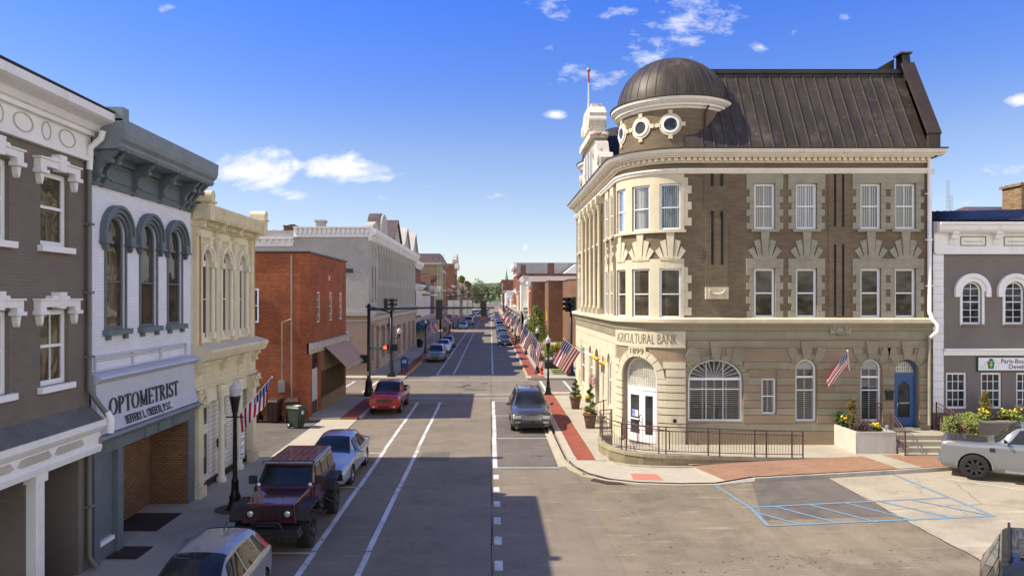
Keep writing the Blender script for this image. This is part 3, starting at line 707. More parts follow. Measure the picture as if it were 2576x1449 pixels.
# ------------------------------------------------------------------ windows and facade helpers
def window(par, fr, a, b, c, d, rise=0, depth=.12, frame='white_frame', pane='window_glass', fw=.09, mid=.5, vm=0, hm=0, blinds=None, w=0, sill=None, sillm=None, fd=.05, name='window'):
    """sash window filling an opening: frame, panes as sub-part, optional sill"""
    k = w - depth; f = MB(); r = (b - a) / 2; uc = (a + b) / 2
    f.box(fr, a, a + fw, c, d, k + .002, k + fd); f.box(fr, b - fw, b, c, d, k + .002, k + fd); f.box(fr, a + fw, b - fw, c, c + fw, k + .002, k + fd)
    if rise <= 0: f.box(fr, a + fw, b - fw, d - fw, d, k + .002, k + fd)
    else: f.ring(fr, uc, d, r - fw, r, k + .002, k + fd, ry=rise / r)
    H = d + rise - c
    if mid: zm = c + H * mid; f.box(fr, a + fw, b - fw, zm - fw * .28, zm + fw * .28, k + .004, k + fd + .015)
    for i in range(vm): u = a + fw + (b - a - 2 * fw) * (i + 1) / (vm + 1); f.box(fr, u - .012, u + .012, c + fw, d + rise * .95 - (0 if rise else fw), k + .003, k + fd - .012)
    for i in range(hm):
        z = c + H * (i + 1) / (hm + 1)
        if not mid or abs(z - (c + H * mid)) > .05: f.box(fr, a + fw, b - fw, z - .012, z + .012, k + .003, k + fd - .014)
    o = f.build(name, frame, par)
    g = MB(); e = .01
    def sheet_(mb, ww):
        L = fr.cuts(a + e, b - e)
        for p, q_ in zip(L, L[1:]): mb.q([fr.P(p, c + e, ww), fr.P(q_, c + e, ww), fr.P(q_, d, ww), fr.P(p, d, ww)])
        if rise > 0: mb.disc(fr, uc, d + .001, r - e, ww, 14, rise / r, 0, 180)
    if blinds:
        sheet_(g, k + .012); g.build('pane', 'clear_glass', o)
        s = MB(); s.cur = 1; sheet_(s, k - .16); s.cur = 0
        if blinds == 'vertical':
            u = a + fw
            while u < b - fw: s.box(fr, u, u + .05, c + .05, d + rise * .3, k - .05, k - .047); u += .085
        elif blinds == 'shutter':
            z = c + .08
            while z < d - .05:
                s.band(fr, a + fw, b - fw, [(k - .045, z), (k - .012, z + .035)], False); z += .085
            for u in ([a + fw, uc - .03, b - fw - .05] if b - a < 1.3 else [a + fw + (b - a - 2 * fw - .05) * t for t in (0, .26, .5, .74, 1)]): s.box(fr, u, u + .055, c + .03, d, k - .048, k - .008)
            if rise > 0:
                for i in range(13):
                    t = math.pi * (i + .5) / 13; p0 = (uc + .12 * math.cos(t), d + .12 * math.sin(t) * rise / r); p1 = (uc + (r - fw) * math.cos(t), d + (r - fw) * math.sin(t) * rise / r)
                    dx, dz = -math.sin(t) * .02, math.cos(t) * .02
                    s.q([fr.P(p0[0] - dx, p0[1] - dz, k - .03), fr.P(p0[0] + dx, p0[1] + dz, k - .03), fr.P(p1[0] + dx * 2, p1[1] + dz * 2, k - .03), fr.P(p1[0] - dx * 2, p1[1] - dz * 2, k - .03)])
                s.disc(fr, uc, d, .16, k - .025, 8, 1, 0, 180)
        s.build('blinds', ['blind_white', 'interior'], o)
    else: sheet_(g, k + .012); g.build('pane', pane, o)
    if sill: s = MB(); s.box(fr, a - sill[0], b + sill[0], c - sill[1], c, w - .02, w + sill[2]); s.build('sill', sillm or frame, o)
    return o
def solid_block(mb, fr, u0, u1, z0, z1, w0, w1, roof=True):
    """side and back walls of a building behind its face"""
    P = fr.P
    mb.q([P(u0, z0, w1), P(u0, z0, w0), P(u0, z1, w0), P(u0, z1, w1)], [(w1, z0), (w0, z0), (w0, z1), (w1, z1)])
    mb.q([P(u1, z0, w1), P(u1, z0, w0), P(u1, z1, w0), P(u1, z1, w1)], [(w1, z0), (w0, z0), (w0, z1), (w1, z1)])
    mb.q([P(u0, z0, w0), P(u1, z0, w0), P(u1, z1, w0), P(u0, z1, w0)], [(u0, z0), (u1, z0), (u1, z1), (u0, z1)])
def bracket(mb, fr, u, z0, z1, proj, wd=.16):
    """scrolled console: S profile in depth"""
    n = 8; H = z1 - z0; pr = []
    for i in range(n + 1):
        t = i / n; pr.append((proj * (.12 + .88 * t ** 1.6 + .12 * math.sin(t * 2.6 * math.pi) * (1 - t)), z0 + H * t))
    for (w0, za), (w1, zb) in zip(pr, pr[1:]):
        P = fr.P
        mb.hexa([P(u - wd / 2, za, 0), P(u + wd / 2, za, 0), P(u + wd / 2, za, w0), P(u - wd / 2, za, w0), P(u - wd / 2, zb, 0), P(u + wd / 2, zb, 0), P(u + wd / 2, zb, w1), P(u - wd / 2, zb, w1)])
    mb.box(fr, u - wd * .7, u + wd * .7, z1, z1 + .09, 0, proj * 1.12)
    mb.tube([fr.P(u - wd * .6, z0 + H * .28, proj * .30), fr.P(u + wd * .6, z0 + H * .28, proj * .30)], .055, 8)
    mb.tube([fr.P(u - wd * .6, z0 + H * .72, proj * .68), fr.P(u + wd * .6, z0 + H * .72, proj * .68)], .075, 8)
LF = Fr((-9.5, 0), (0, 1), (1, 0))
# ---- serif capitals drawn as strokes (thick stems, thin hairlines, slab serifs)
def serif(mb, fr, text, u0, z0, h, w, wid=None, gap=.16, bold=.15, track=0):
    T, t = bold, bold * .42
    def V(x, a=0, b=1, th=T): return ('b', x - th / 2, x + th / 2, a, b)
    def Hh(x0, x1, y, th=t): return ('b', x0, x1, y - th / 2, y + th / 2)
    def S(x, y, L=.13): return ('b', x - L, x + L, y - .03 if y > .5 else y, y if y > .5 else y + .03)
    def D(x0, y0, x1, y1, th): return ('d', x0, y0, x1, y1, th)
    def arc(cx, cy, rx, ry, a0, a1, th=T): return ('a', cx, cy, rx, ry, a0, a1, th)
    G_ = {
     'O': (.78, [arc(.39, .5, .33, .47, 0, 360)]), 'P': (.62, [V(.15), S(.15, 1), S(.15, 0), arc(.24, .74, .28, .235, -90, 90), Hh(.15, .26, .975), Hh(.15, .26, .50)]),
     'T': (.66, [V(.33), S(.33, 0), Hh(.02, .64, .97, .06), V(.04, .82, 1, .05), V(.62, .82, 1, .05)]), 'M': (.92, [V(.15, 0, 1, t), V(.78), D(.15, 1, .46, .05, T), D(.78, 1, .46, .05, t), S(.15, 0), S(.78, 0), S(.13, 1, .1), S(.8, 1, .1)]),
     'E': (.6, [V(.15), Hh(.05, .52, .975, .06), Hh(.15, .44, .5), Hh(.05, .55, .025, .06), V(.51, .82, 1, .05), V(.55, 0, .2, .05), V(.44, .42, .58, .05)]),
     'R': (.72, [V(.15), S(.15, 1), S(.15, 0), arc(.24, .75, .27, .225, -90, 90), Hh(.15, .26, .975), Hh(.15, .3, .52), D(.34, .5, .62, .03, T), S(.63, 0, .09)]),
     'I': (.34, [V(.17), S(.17, 1), S(.17, 0)]), 'S': (.54, [arc(.27, .74, .19, .225, 30, 250), arc(.27, .26, .21, .235, -150, 80), D(.18, .62, .38, .42, T), V(.47, .76, .96, .04), V(.06, .06, .26, .04)]),
     'J': (.42, [V(.24, .15, 1), S(.24, 1), arc(.14, .14, .10, .13, 180, 360, T * .7)]), 'F': (.56, [V(.15), S(.15, 0), Hh(.05, .5, .975, .06), Hh(.15, .42, .5), V(.49, .82, 1, .05), V(.42, .42, .58, .05)]),
     'Y': (.66, [V(.33, 0, .5), S(.33, 0), D(.08, 1, .33, .46, T), D(.6, 1, .33, .46, t), S(.08, 1, .1), S(.6, 1, .08)]), 'L': (.56, [V(.15), S(.15, 1), Hh(.05, .5, .025, .06), V(.51, 0, .24, .05)]),
     'C': (.68, [arc(.37, .5, .30, .47, 45, 315), V(.6, .74, .98, .04)]), 'H': (.78, [V(.15), V(.63), Hh(.15, .63, .5), S(.15, 0), S(.15, 1), S(.63, 0), S(.63, 1)]),
     '.': (.24, [('b', .06, .2, 0, .14)]), ',': (.24, [('b', .06, .2, 0, .14), D(.16, .04, .08, -.16, .06)]), ' ': (.3, [])}
    tot = sum(G_[c][0] + track for c in text); sx = (wid / tot) if wid else h
    u = u0
    for ch in text:
        wd, st = G_[ch]
        P = lambda x, y: (u + x * sx, z0 + y * h)
        for s in st:
            if s[0] == 'b': mb.prism(fr, [P(s[1], s[3]), P(s[2], s[3]), P(s[2], s[4]), P(s[1], s[4])], w, w + .02)
            elif s[0] == 'd':
                _, x0, y0, x1, y1, th = s; mb.prism(fr, [P(x0 - th / 2, y0), P(x0 + th / 2, y0), P(x1 + th / 2, y1), P(x1 - th / 2, y1)], w, w + .02)
            else:
                _, cx, cy, rx, ry, a0, a1, th = s; n = max(6, int(abs(a1 - a0) / 20))
                for i in range(n):
                    q_ = []
                    for tt, o_ in ((i, 1), (i + 1, 1), (i + 1, 0), (i, 0)):
                        an = R(a0 + (a1 - a0) * tt / n); thk = t + (th - t) * abs(math.cos(an))
                        k = 1 if o_ else -1
                        q_.append(P(cx + (rx + k * thk / 2) * math.cos(an), cy + (ry + k * (t + (th - t) * abs(math.cos(an)) * .2) / 2) * math.sin(an)))
                    mb.prism(fr, q_, w, w + .02)
        u += (wd + track) * sx
    return mb
def text_mesh(txt, size, fr, u0, z0, w, mname, parent, wid=None, ext=.008, name='lettering', align=None, bold=.0):
    """built-in sans lettering turned into mesh, laid on a wall frame (also bends round a curved one)"""
    cu = bpy.data.curves.new('t', 'FONT'); cu.body = txt; cu.size = size; cu.extrude = ext; cu.offset = bold; cu.resolution_u = 3
    o = bpy.data.objects.new('t', cu); C.objects.link(o); dg = bpy.context.evaluated_depsgraph_get(); me = bpy.data.meshes.new_from_object(o.evaluated_get(dg))
    bpy.data.objects.remove(o); bpy.data.curves.remove(cu)
    xs = [v.co.x for v in me.vertices]; x0, x1 = min(xs), max(xs); sx = (wid / (x1 - x0)) if wid else 1
    if align == 'c': u0 = u0 - (x1 - x0) * sx / 2
    b = MB(); b.v = [fr.P(u0 + (v.co.x - x0) * sx, z0 + v.co.y, w + v.co.z) for v in me.vertices]
    for p in me.polygons: b.f.append(tuple(p.vertices)); b.mi.append(0); b.uv.append(None); b.sm.append(False)
    bpy.data.meshes.remove(me)
    return b.build(name, mname, parent)

# ================================================================== 1. grey-brown brick house with white hooded windows, nearest on the left
T = thing('brick_house', 'grey brown painted brick house with white window hoods and white frieze, at the left edge', 'building', (-9.5, 13, 0))
ops = []
for zc, zd in ((7.62, 9.22), (4.62, 6.25)):
    for uc in (15.6, 13.62, 11.6, 9.6): ops.append((uc - .5, uc + .5, zc, zd, 0))
b = MB(); b.wall(LF, 8, 16.9, 3.2, 10.2, ops, .16)
solid_block(b, LF, 8, 16.9, 0, 10.6, -12, 0)
b.wall(LF, 8, 16.9, 0, 3.2, [(8.4, 14.6, .1, 2.95, 0), (14.95, 16.5, .1, 2.95, 0)], .9)
b.build('wall', 'gray_painted_brick', T)
for a, b_, c, d, h in ops:
    o = window(T, LF, a, b_, c, d, 0, .14, fw=.11, vm=0 if c > 7 else 1, pane='warm_glass', sill=(.10, .13, .12), mid=.52)
    u = (a + b_) / 2; m_ = MB()                                         # hood with stepped head, keystone and drops
    m_.prism(LF, [(a - .22, d - .02), (a - .22, d + .20), (u - .36, d + .20), (u - .30, d + .30), (u + .30, d + .30), (u + .36, d + .20), (b_ + .22, d + .20), (b_ + .22, d - .02), (b_ + .02, d - .02), (b_ + .02, d + .06), (a - .02, d + .06), (a - .02, d - .02)], 0, .15)
    m_.prism(LF, [(u - .09, d + .02), (u - .13, d + .38), (u + .13, d + .38), (u + .09, d + .02)], 0, .20)
    m_.box(LF, a - .26, u - .14, d + .203, d + .24, 0, .185); m_.box(LF, u + .14, b_ + .26, d + .203, d + .24, 0, .185)
    for s in (a - .12, b_ + .12): m_.box(LF, s - .14, s + .14, d - .10, d - .02, 0, .19); m_.prism(LF, [(s - .07, d - .10), (s + .07, d - .10), (s + .03, d - .28), (s, d - .33), (s - .03, d - .28)], 0, .12)
    m_.build('window_hood', 'white_trim', o)
b = MB(); b.wall(LF, 8, 16.9, 9.75, 10.42, (), .1, .06); b.box(LF, 8, 16.9, 9.70, 9.80, 0, .12); b.box(LF, 8, 16.9, 10.30, 10.40, .05, .16)
b.band(LF, 8, 17.0, [(.06, 10.36), (.22, 10.42), (.30, 10.55), (.55, 10.62), (.62, 10.66), (.62, 10.84), (0, 10.90)])
b.build('cornice', 'white_trim', T)
b = MB()
for u, rx in ((15.95, .32), (15.2, .16), (14.45, .32), (13.7, .16), (12.9, .32)): b.ring(LF, u, 10.05, rx * .86, rx, .055, .075, 0, 360, 22, ry=.20 / rx)
b.build('frieze_moulding', 'gray_stone_trim', T)
b = MB(); b.box(LF, 8, 16.98, 10.86, 10.90, -12, .63); b.build('roof', 'tar_roof', T)
# porch entablature, slender column, recessed front
b = MB(); b.band(LF, 8, 17.0, [(0, 2.88), (.25, 2.88), (.28, 3.02), (.23, 3.08), (.24, 3.34), (.32, 3.42), (.38, 3.50), (.38, 3.64), (0, 3.66)])
b.build('porch_cornice', 'white_trim', T)
b = MB()
for u in (9.2, 10.4, 11.6, 12.8, 14.0, 15.2): b.prism(LF, [(u, 3.18), (u + .12, 3.31), (u + .98, 3.31), (u + 1.1, 3.18), (u + .98, 3.14), (u + .12, 3.14)], .23, .25)
b.build('entablature_panels', 'gray_stone_trim', T)
b = MB(); b.band(LF, 8, 16.9, [(.36, 3.645), (.36, 3.66), (0, 3.98)]); b.build('porch_roof', mat('tin_roof', (.13, .125, .12), .7, var=.25), T)
b = MB()
b.box(LF, 14.64, 14.92, 0.3, 2.7, .0, .20); b.box(LF, 14.58, 14.98, .12, .3, -.02, .24); b.box(LF, 14.58, 14.98, 2.7, 2.88, -.02, .24)
for k in range(4): b.box(LF, 14.67 + k * .065, 14.695 + k * .065, .35, 2.65, .20, .215)
b.build('column', 'white_trim', T)
b = MB(); b.wall(LF, 8, 16.9, 0, 3.0, [(13.3, 14.5, 1.15, 2.35, 0), (11, 12.4, .2, 2.5, 0)], .1, -.9); b.build('porch_wall', 'gray_painted_brick', T)
window(T, LF, 13.3, 14.5, 1.15, 2.35, 0, .08, w=-.9, fw=.12, sill=(.08, .1, .1))
window(T, LF, 11, 12.4, .2, 2.5, 0, .08, w=-.9, fw=.12)
b = MB(); x = lambda w_: -9.5 + w_                                       # downspout, upper white run then grey, then back
b.tube([(x(.40), 16.80, 10.42), (x(.36), 16.80, 10.25), (x(.12), 16.78, 10.02), (x(.10), 16.76, 9.5)], .075, 8)
b.build('downspout_elbow', 'white_trim', T)
b = MB(); b.tube([(x(.10), 16.76, 9.5), (x(.10), 16.76, 4.35), (x(.22), 16.84, 4.1), (x(.40), 17.0, 3.72)], .06, 8)
b.tube([(x(.10), 16.76, 2.9), (x(.10), 16.76, .45), (x(.26), 16.8, .18)], .06, 8)
for z in (8.2, 6.6, 5.1, 1.6): b.box(LF, 16.67, 16.85, z, z + .06, 0, .18)
b.build('downspout', 'gray_downspout', T)
b = MB(); b.tube([(x(.38), 17.0, 3.80), (x(.46), 17.05, 3.62), (x(.43), 17.07, 3.30)], .085, 8); b.build('downspout_elbow', 'white_trim', T)

# ================================================================== 2. white brick front with slate-blue trim and a slanted sign board
T = thing('optometrist_building', 'white painted brick building with slate blue cornice, arched windows and optometrist sign', 'building', (-9.5, 19.8, 0))
U0, U1 = 16.92, 22.68
ops = [(uc - .46, uc + .46, 5.72, 8.10, .46) for uc in (18.12, 19.86, 21.52)]
b = MB(); b.wall(LF, U0, U1, 4.5, 9.4, ops, .12); solid_block(b, LF, U0, U1, 0, 10.2, -14, 0)
b.build('wall', 'white_painted_brick', T)
for a, b_, c, d, h in ops:
    o = window(T, LF, a, b_, c, d, h, .10, 'slate_blue_trim', 'warm_glass', fw=.07, mid=.42, sill=(.14, .14, .16)); u = (a + b_) / 2
    m_ = MB()
    for r0, r1, w1 in ((.46, .56, .06), (.56, .66, .12), (.66, .74, .17)): m_.ring(LF, u, d, r0, r1, 0, w1, n=18); 
    for s in (-1, 1):
        m_.box(LF, u + s * .60 - .14, u + s * .60 + .14, d - .20, d, 0, .17); m_.box(LF, u + s * .60 - .17, u + s * .60 + .17, d - .26, d - .20, 0, .20); m_.prism(LF, [(u + s * .60 - .1, d - .26), (u + s * .60 + .1, d - .26), (u + s * .60, d - .42)], 0, .13)
        m_.box(LF, (u + s * .46) - (.0 if s > 0 else .07), (u + s * .46) + (.07 if s > 0 else 0), c, d - .26, 0, .035)
    m_.build('window_hood', 'slate_blue_trim', o)
    s_ = MB()
    for s in (-.42, .42): s_.box(LF, u + s - .06, u + s + .06, c - .26, c - .14, 0, .10); s_.mark()
    s_.build_each('sill_bracket', 'slate_blue_trim', o)
b = MB(); b.box(LF, U0, U1, 9.22, 10.05, 0, .05); b.box(LF, U0, U1, 9.22, 9.28, .05, .09); b.box(LF, U0, U1, 9.86, 10.05, .05, .14)
for a in (17.65, 19.15, 20.6): b.box(LF, a + .12, a + 1.1, 9.40, 9.44, .05, .08); b.box(LF, a + .12, a + 1.1, 9.76, 9.80, .05, .08)
b.build('frieze', 'slate_blue_trim', T)
for u in (17.08, 17.42, 18.95, 20.45, 21.85, 22.2, 22.5):
    m_ = MB(); bracket(m_, LF, u, 9.20, 10.02, .62, .15); m_.build('bracket', 'slate_blue_trim', T)
b = MB(); b.band(LF, U0, U1 + .06, [(.10, 10.02), (.66, 10.05), (.72, 10.12), (.70, 10.20), (.80, 10.28), (.84, 10.40), (.86, 10.72), (.80, 10.74), (0, 10.80)])
b.box(LF, U0, U0 + .3, 10.7, 11.02, .25, .80)
b.build('cornice', 'slate_blue_light', T)
b = MB(); b.box(LF, U0, U1, 10.78, 10.83, -14, .2); b.build('roof', 'tar_roof', T)
b = MB(); b.box(LF, 17.15, 22.2, 4.98, 5.03, 0, .06)                          # panel moulding under the windows
for z in (4.72, 5.08): b.box(LF, 17.1, 22.25, z, z + .04, 0, .07)
for u in (17.1, 18.9, 20.5, 22.2): b.box(LF, u, u + .05, 4.76, 5.08, 0, .065)
b.build('panel_moulding', 'sign_board', T)
b = MB(); b.band(LF, U0, U1 + .02, [(0, 4.72), (.27, 4.62), (.30, 4.57), (.24, 4.52), (.15, 4.45), (0, 4.40)]); b.build('sign_ledge', 'sign_board', T)
b = MB(); b.band(LF, U0 + .1, U1, [(.0, 4.5), (.11, 4.5), (.14, 3.6), (.24, 3.24), (0.0, 3.20)]); SB = b.build('sign_board', 'sign_board', T)
class Slant:
    curved = False
    def cuts(s, a, b): return [a, b]
    def P(s, u, z, w=0):
        return (-9.5 + .112 + .03 * (4.5 - z) / .9 + max(0, 3.6 - z) * .28 + w, u, z)
SL = Slant()
b = MB(); serif(b, SL, 'OPTOMETRIST', 17.55, 3.61, .43, .012, wid=3.9, bold=.135, track=.06); b.build('lettering', 'sign_black', SB)
b = MB(); serif(b, SL, 'JEFFERY L. CREECH, P.S.C.', 18.2, 3.31, .20, .012, wid=2.65, bold=.13, track=.09); b.build('lettering', 'sign_black', SB)
b = MB(); b.band(LF, U0, U1 + .05, [(0, 3.26), (.32, 3.20), (.35, 3.14), (.28, 3.08), (.18, 3.0), (0, 2.98)]); b.build('lower_ledge', 'slate_blue_light', T)
b = MB(); b.box(LF, U0, U1, 2.72, 3.04, -.05, .12)
for u in (19.4, 20.2, 21.1): b.box(LF, u, u + .05, 2.74, 3.0, .12, .15)
b.box(LF, U0, 17.16, .12, 2.72, -.1, .14); b.box(LF, 17.98, 18.25, .12, 2.72, -.4, .14); b.box(LF, 22.22, U1, .12, 2.72, -1.2, .12)
b.build('storefront_frame', 'slate_blue_trim', T)
b = MB(); b.box(LF, 17.16, 17.98, .55, 2.72, -.12, .0); b.box(LF, 17.16, 17.98, .12, .55, -.12, .04); b.build('shop_panel', 'slate_blue_trim', T)
b = MB(); b.box(LF, 17.25, 17.9, .5, .60, .0, .10); b.build('panel_sill', 'white_trim', T)
b = MB(); P = LF.P
b.q([P(22.205, .1, .1), P(22.205, .1, -2.6), P(22.205, 2.72, -2.6), P(22.205, 2.72, .1)], [(0, 0), (2.7, 0), (2.7, 2.62), (0, 2.62)])
b.wall(LF, 18.2, 22.22, .1, 2.72, [(18.9, 20.3, 1.05, 2.4, 0)], .08, -1.05)
b.q([P(18.262, .1, .0), P(18.262, .1, -1.1), P(18.262, 2.72, -1.1), P(18.262, 2.72, .0)], [(0, 0), (2.7, 0), (2.7, 2.62), (0, 2.62)])
b.build('entry_wall', 'dark_brick', T)
window(T, LF, 18.9, 20.3, 1.05, 2.4, 0, .06, 'slate_blue_trim', 'shop_glass', w=-1.05, mid=0, sill=(.06, .09, .08), sillm='limestone')
b = MB(); b.box(LF, 18.25, 22.2, .05, .13, -1.05, .02); b.build('entry_floor', 'concrete', T)
b = MB(); b.box(LF, 18.25, 22.2, 2.66, 2.72, -1.05, -.06); b.build('entry_ceiling', 'sign_board', T)

# ================================================================== 3. cream Italianate building
T = thing('cream_building', 'narrow cream Italianate building with three tall arched windows and carved columns', 'building', (-9.5, 25.6, 0))
U0, U1 = 22.72, 28.55
ops = [(uc - .38, uc + .38, 5.12, 7.72, .38) for uc in (23.75, 25.5, 27.15)]
b = MB(); b.wall(LF, U0, U1, 3.0, 9.3, ops, .13); solid_block(b, LF, U0, U1, 0, 9.2, -14, 0)
b.build('wall', 'cream_pale', T)
for a, b_, c, d, h in ops:
    o = window(T, LF, a, b_, c, d, h, .10, 'cream_pale', 'window_glass', fw=.06, mid=.45); u = (a + b_) / 2
    m_ = MB(); m_.ring(LF, u, d, .38, .50, 0, .12, n=16); m_.ring(LF, u, d, .50, .60, 0, .18, n=16)
    m_.prism(LF, [(u - .08, d + .42), (u - .14, d + .78), (u + .14, d + .78), (u + .08, d + .42)], 0, .24); m_.box(LF, u - .18, u + .18, d + .74, d + .80, 0, .27)
    for s in (-1, 1):
        m_.tube([LF.P(u + s * .50, c + .05, .08), LF.P(u + s * .50, d - .15, .08)], .075, 8); m_.box(LF, u + s * .5 - .12, u + s * .5 + .12, d - .2, d, 0, .2); m_.box(LF, u + s * .5 - .11, u + s * .5 + .11, c, c + .25, 0, .17)
    m_.build('window_surround', 'cream_pale', o)
b = MB()
for u in (22.95, 24.62, 26.32, 28.2): b.box(LF, u - .17, u + .17, 4.9, 9.0, 0, .14); b.mark()
b.build_each('pilaster', 'cream_yellow', T)
b = MB(); b.box(LF, 22.99, 23.14, 4.95, 8.6, .14, .145); b.mark(); b.box(LF, 28.36, 28.45, 4.95, 8.8, .14, .145); b.build_each('rust_stain', 'rust_orange', T)
for u in (22.95, 24.62, 26.32, 28.2): m_ = MB(); bracket(m_, LF, u, 8.35, 9.02, .42, .22); m_.build('bracket', 'cream_yellow', T)
b = MB()
for i in range(30):
    u = 23.25 + i * .168
    if min(abs(u - k) for k in (22.95, 24.62, 26.32, 28.2)) > .25: b.box(LF, u, u + .085, 8.86, 9.02, .04, .26)
b.box(LF, U0, U1, 8.80, 8.86, 0, .1); b.build('dentils', 'cream_yellow', T)
b = MB(); b.band(LF, U0, U1 + .1, [(.05, 9.0), (.42, 9.04), (.48, 9.12), (.52, 9.30), (.56, 9.42), (.56, 9.50), (0, 9.56)]); b.build('cornice', 'cream_yellow', T)
for u in (22.98, 28.42):
    m_ = MB(); m_.box(LF, u - .20, u + .20, 9.0, 9.75, .0, .58); m_.ring(LF, u, 9.75, 0, .20, .0, .60, n=10); m_.box(LF, u - .24, u + .24, 9.55, 9.62, 0, .64); m_.build('finial', 'cream_yellow', T)
b = MB(); b.box(LF, U0, U1, 9.5, 9.55, -14, .3); b.build('roof', 'tar_roof', T)
b = MB(); b.band(LF, U0, U1 + .1, [(0, 4.28), (.22, 4.30), (.26, 4.42), (.48, 4.50), (.54, 4.60), (.62, 4.76), (.60, 4.84), (0, 5.02)]); b.build('middle_cornice', 'cream_yellow', T)
b = MB(); b.box(LF, U0, U1, 3.55, 4.30, 0, .12); b.box(LF, U0, U1, 3.55, 3.65, .12, .18)
for u in (23.2, 25.1, 26.8): b.box(LF, u + .1, u + 1.2, 3.85, 3.88, .12, .15); b.box(LF, u + .1, u + 1.2, 4.1, 4.13, .12, .15)
b.build('lower_frieze', 'cream_yellow', T)
for u in (22.95, 24.9, 26.6, 28.2): m_ = MB(); bracket(m_, LF, u, 3.62, 4.35, .36, .2); m_.build('bracket', 'cream_yellow', T)
for u in (22.95, 28.15):
    m_ = MB(); m_.box(LF, u - .2, u + .2, .45, 3.0, 0, .22); m_.box(LF, u - .27, u + .27, .12, .45, 0, .30); m_.box(LF, u - .24, u + .24, .55, .60, 0, .26)
    m_.box(LF, u - .22, u + .22, 3.0, 3.5, 0, .28)
    random.seed(int(u * 10))
    for k in range(26): m_.ball(LF.P(u + random.uniform(-.24, .24), random.uniform(3.0, 3.52), .24 + random.uniform(0, .12)), random.uniform(.04, .08), 6, 4)
    m_.build('carved_pilaster', 'cream_yellow', T)
for u in (24.95, 26.75):
    m_ = MB(); m_.lathe([(.17, .12), (.17, .26), (.12, .30), (.11, .4), (.095, 3.2), (.13, 3.25), (.16, 3.32), (.16, 3.5)], LF.P(u, 0, .12), 12); m_.build('column', 'cream_pale', T)
sh = [(23.25, 23.85, 2.15, 3.4, 0), (23.95, 24.6, 2.15, 3.4, 0), (23.95, 24.6, .45, 1.95, 0), (23.25, 23.88, .14, 1.95, 0), (25.7, 26.3, .95, 1.95, 0), (25.7, 26.3, 2.2, 3.4, 0), (26.95, 27.5, 2.2, 3.4, 0), (26.95, 27.6, .14, 1.95, 0)]
b = MB(); b.wall(LF, U0, U1, .12, 3.56, sh, .1, -.18); b.build('storefront', 'white_siding', T)
for i, (a, b_, c, d, h) in enumerate(sh):
    if i in (3, 7):
        o = MB(); o.box(LF, a, b_, c, d, -.27, -.21); dd = o.build('door', 'red_door', T)
        o = MB(); o.box(LF, a + .13, b_ - .13, c + .35, d - .15, -.21, -.203); o.build('door_glass', 'shop_glass', dd)
        o = MB(); o.ball(LF.P(b_ - .08, c + .95, -.17), .035, 8, 6); o.build('handle', 'chrome', dd)
        if i == 3: o = MB(); [o.ball(LF.P(a + .3 + .12 * math.cos(k), 1.45 + .12 * math.sin(k) + .07 * (k % 2), -.17), .055, 6, 4) for k in range(7)]; o.build('wreath', 'lamp_glass', dd)
    else: window(T, LF, a, b_, c, d, 0, .08, 'cream_pale', 'shop_glass', w=-.18, mid=0, fw=.06)
b = MB(); b.box(LF, U0 + .25, U1 - .3, .12, .30, -.18, -.12); b.build('base_board', 'soil', T)
o = MB(); o.box(LF, 25.28, 25.5, 1.25, 1.5, -.16, -.02); o.box(LF, 25.26, 25.52, 1.48, 1.54, -.16, .0); o.build('mail_box', 'black_metal', T)

# ================================================================== 4. red brick corner shop with a sloped awning
T = thing('brick_shop', 'two storey orange red brick shop with a sloping tan awning, beyond the alley', 'building', (-9.7, 43, 0))
RF = Fr((-9.7, 0), (0, 1), (1, 0)); RS = Fr((0, 38.2), (1, 0), (0, -1))
ops = [(uc - .34, uc + .34, 5.15, 6.85, 0) for uc in (40.3, 43.4, 46.3)]
b = MB(); b.wall(RF, 38.2, 48.0, 3.9, 8.95, ops, .06); solid_block(b, RF, 38.2, 48.0, 0, 8.95, -16, 0)
b.box(RF, 38.204, 38.9, 0, 3.9, -.3, 0); b.box(RF, 47.6, 47.996, 0, 3.9, -.3, 0); b.box(RF, 40.7, 41.1, .1, 3.6, -.3, -.02)
b.build('wall', 'red_brick', T)
for o_ in ops: window(T, RF, *o_, .05, pane='window_glass', fw=.06, mid=.5, vm=1, hm=3, fd=.03)
b = MB(); b.bx(-25.8, -9.62, 38.12, 38.4, 8.9, 9.0); b.bx(-9.9, -9.62, 38.4, 48.1, 8.9, 9.0); b.bx(-25.8, -9.9, 38.4, 48.1, 8.82, 8.93); b.build('coping', 'gutter_dark', T)
b = MB(); b.box(RF, 42.85, 43.2, 7.55, 7.85, -.02, .012); b.build('date_stone', 'limestone', T)
b = MB(); b.box(RF, 38.2, 48.2, 3.72, 4.02, -.1, .22); b.box(RF, 38.2, 48.2, 3.5, 3.72, -.1, .08); b.box(RF, 38.2, 48.25, 4.02, 4.1, -.1, .28); b.build('shop_cornice', 'gray_stone_trim', T)
b = MB(); b.q([RF.P(41.3, 3.75, .1), RF.P(47.6, 3.75, .1), RF.P(47.75, 2.5, 1.45), RF.P(41.15, 2.5, 1.45)])
b.q([RF.P(41.15, 2.5, 1.45), RF.P(47.75, 2.5, 1.45), RF.P(47.75, 2.42, 1.46), RF.P(41.15, 2.42, 1.46)])
for i in range(34): u = 41.3 + i * .192; b.q([RF.P(u, 3.76, .11), RF.P(u + .03, 3.76, .11), RF.P(u + .03 , 2.515, 1.46), RF.P(u, 2.515, 1.46)])
b.build('awning', 'awning_tan', T)
b = MB(); b.box(RF, 41.1, 47.6, 2.3, 3.6, -.25, -.02)
for i in range(13): b.box(RF, 41.15 + i * .5, 41.2 + i * .5, 2.3, 3.6, -.02, .02)
b.box(RF, 41.1, 47.6, .12, .75, -.25, -.0)
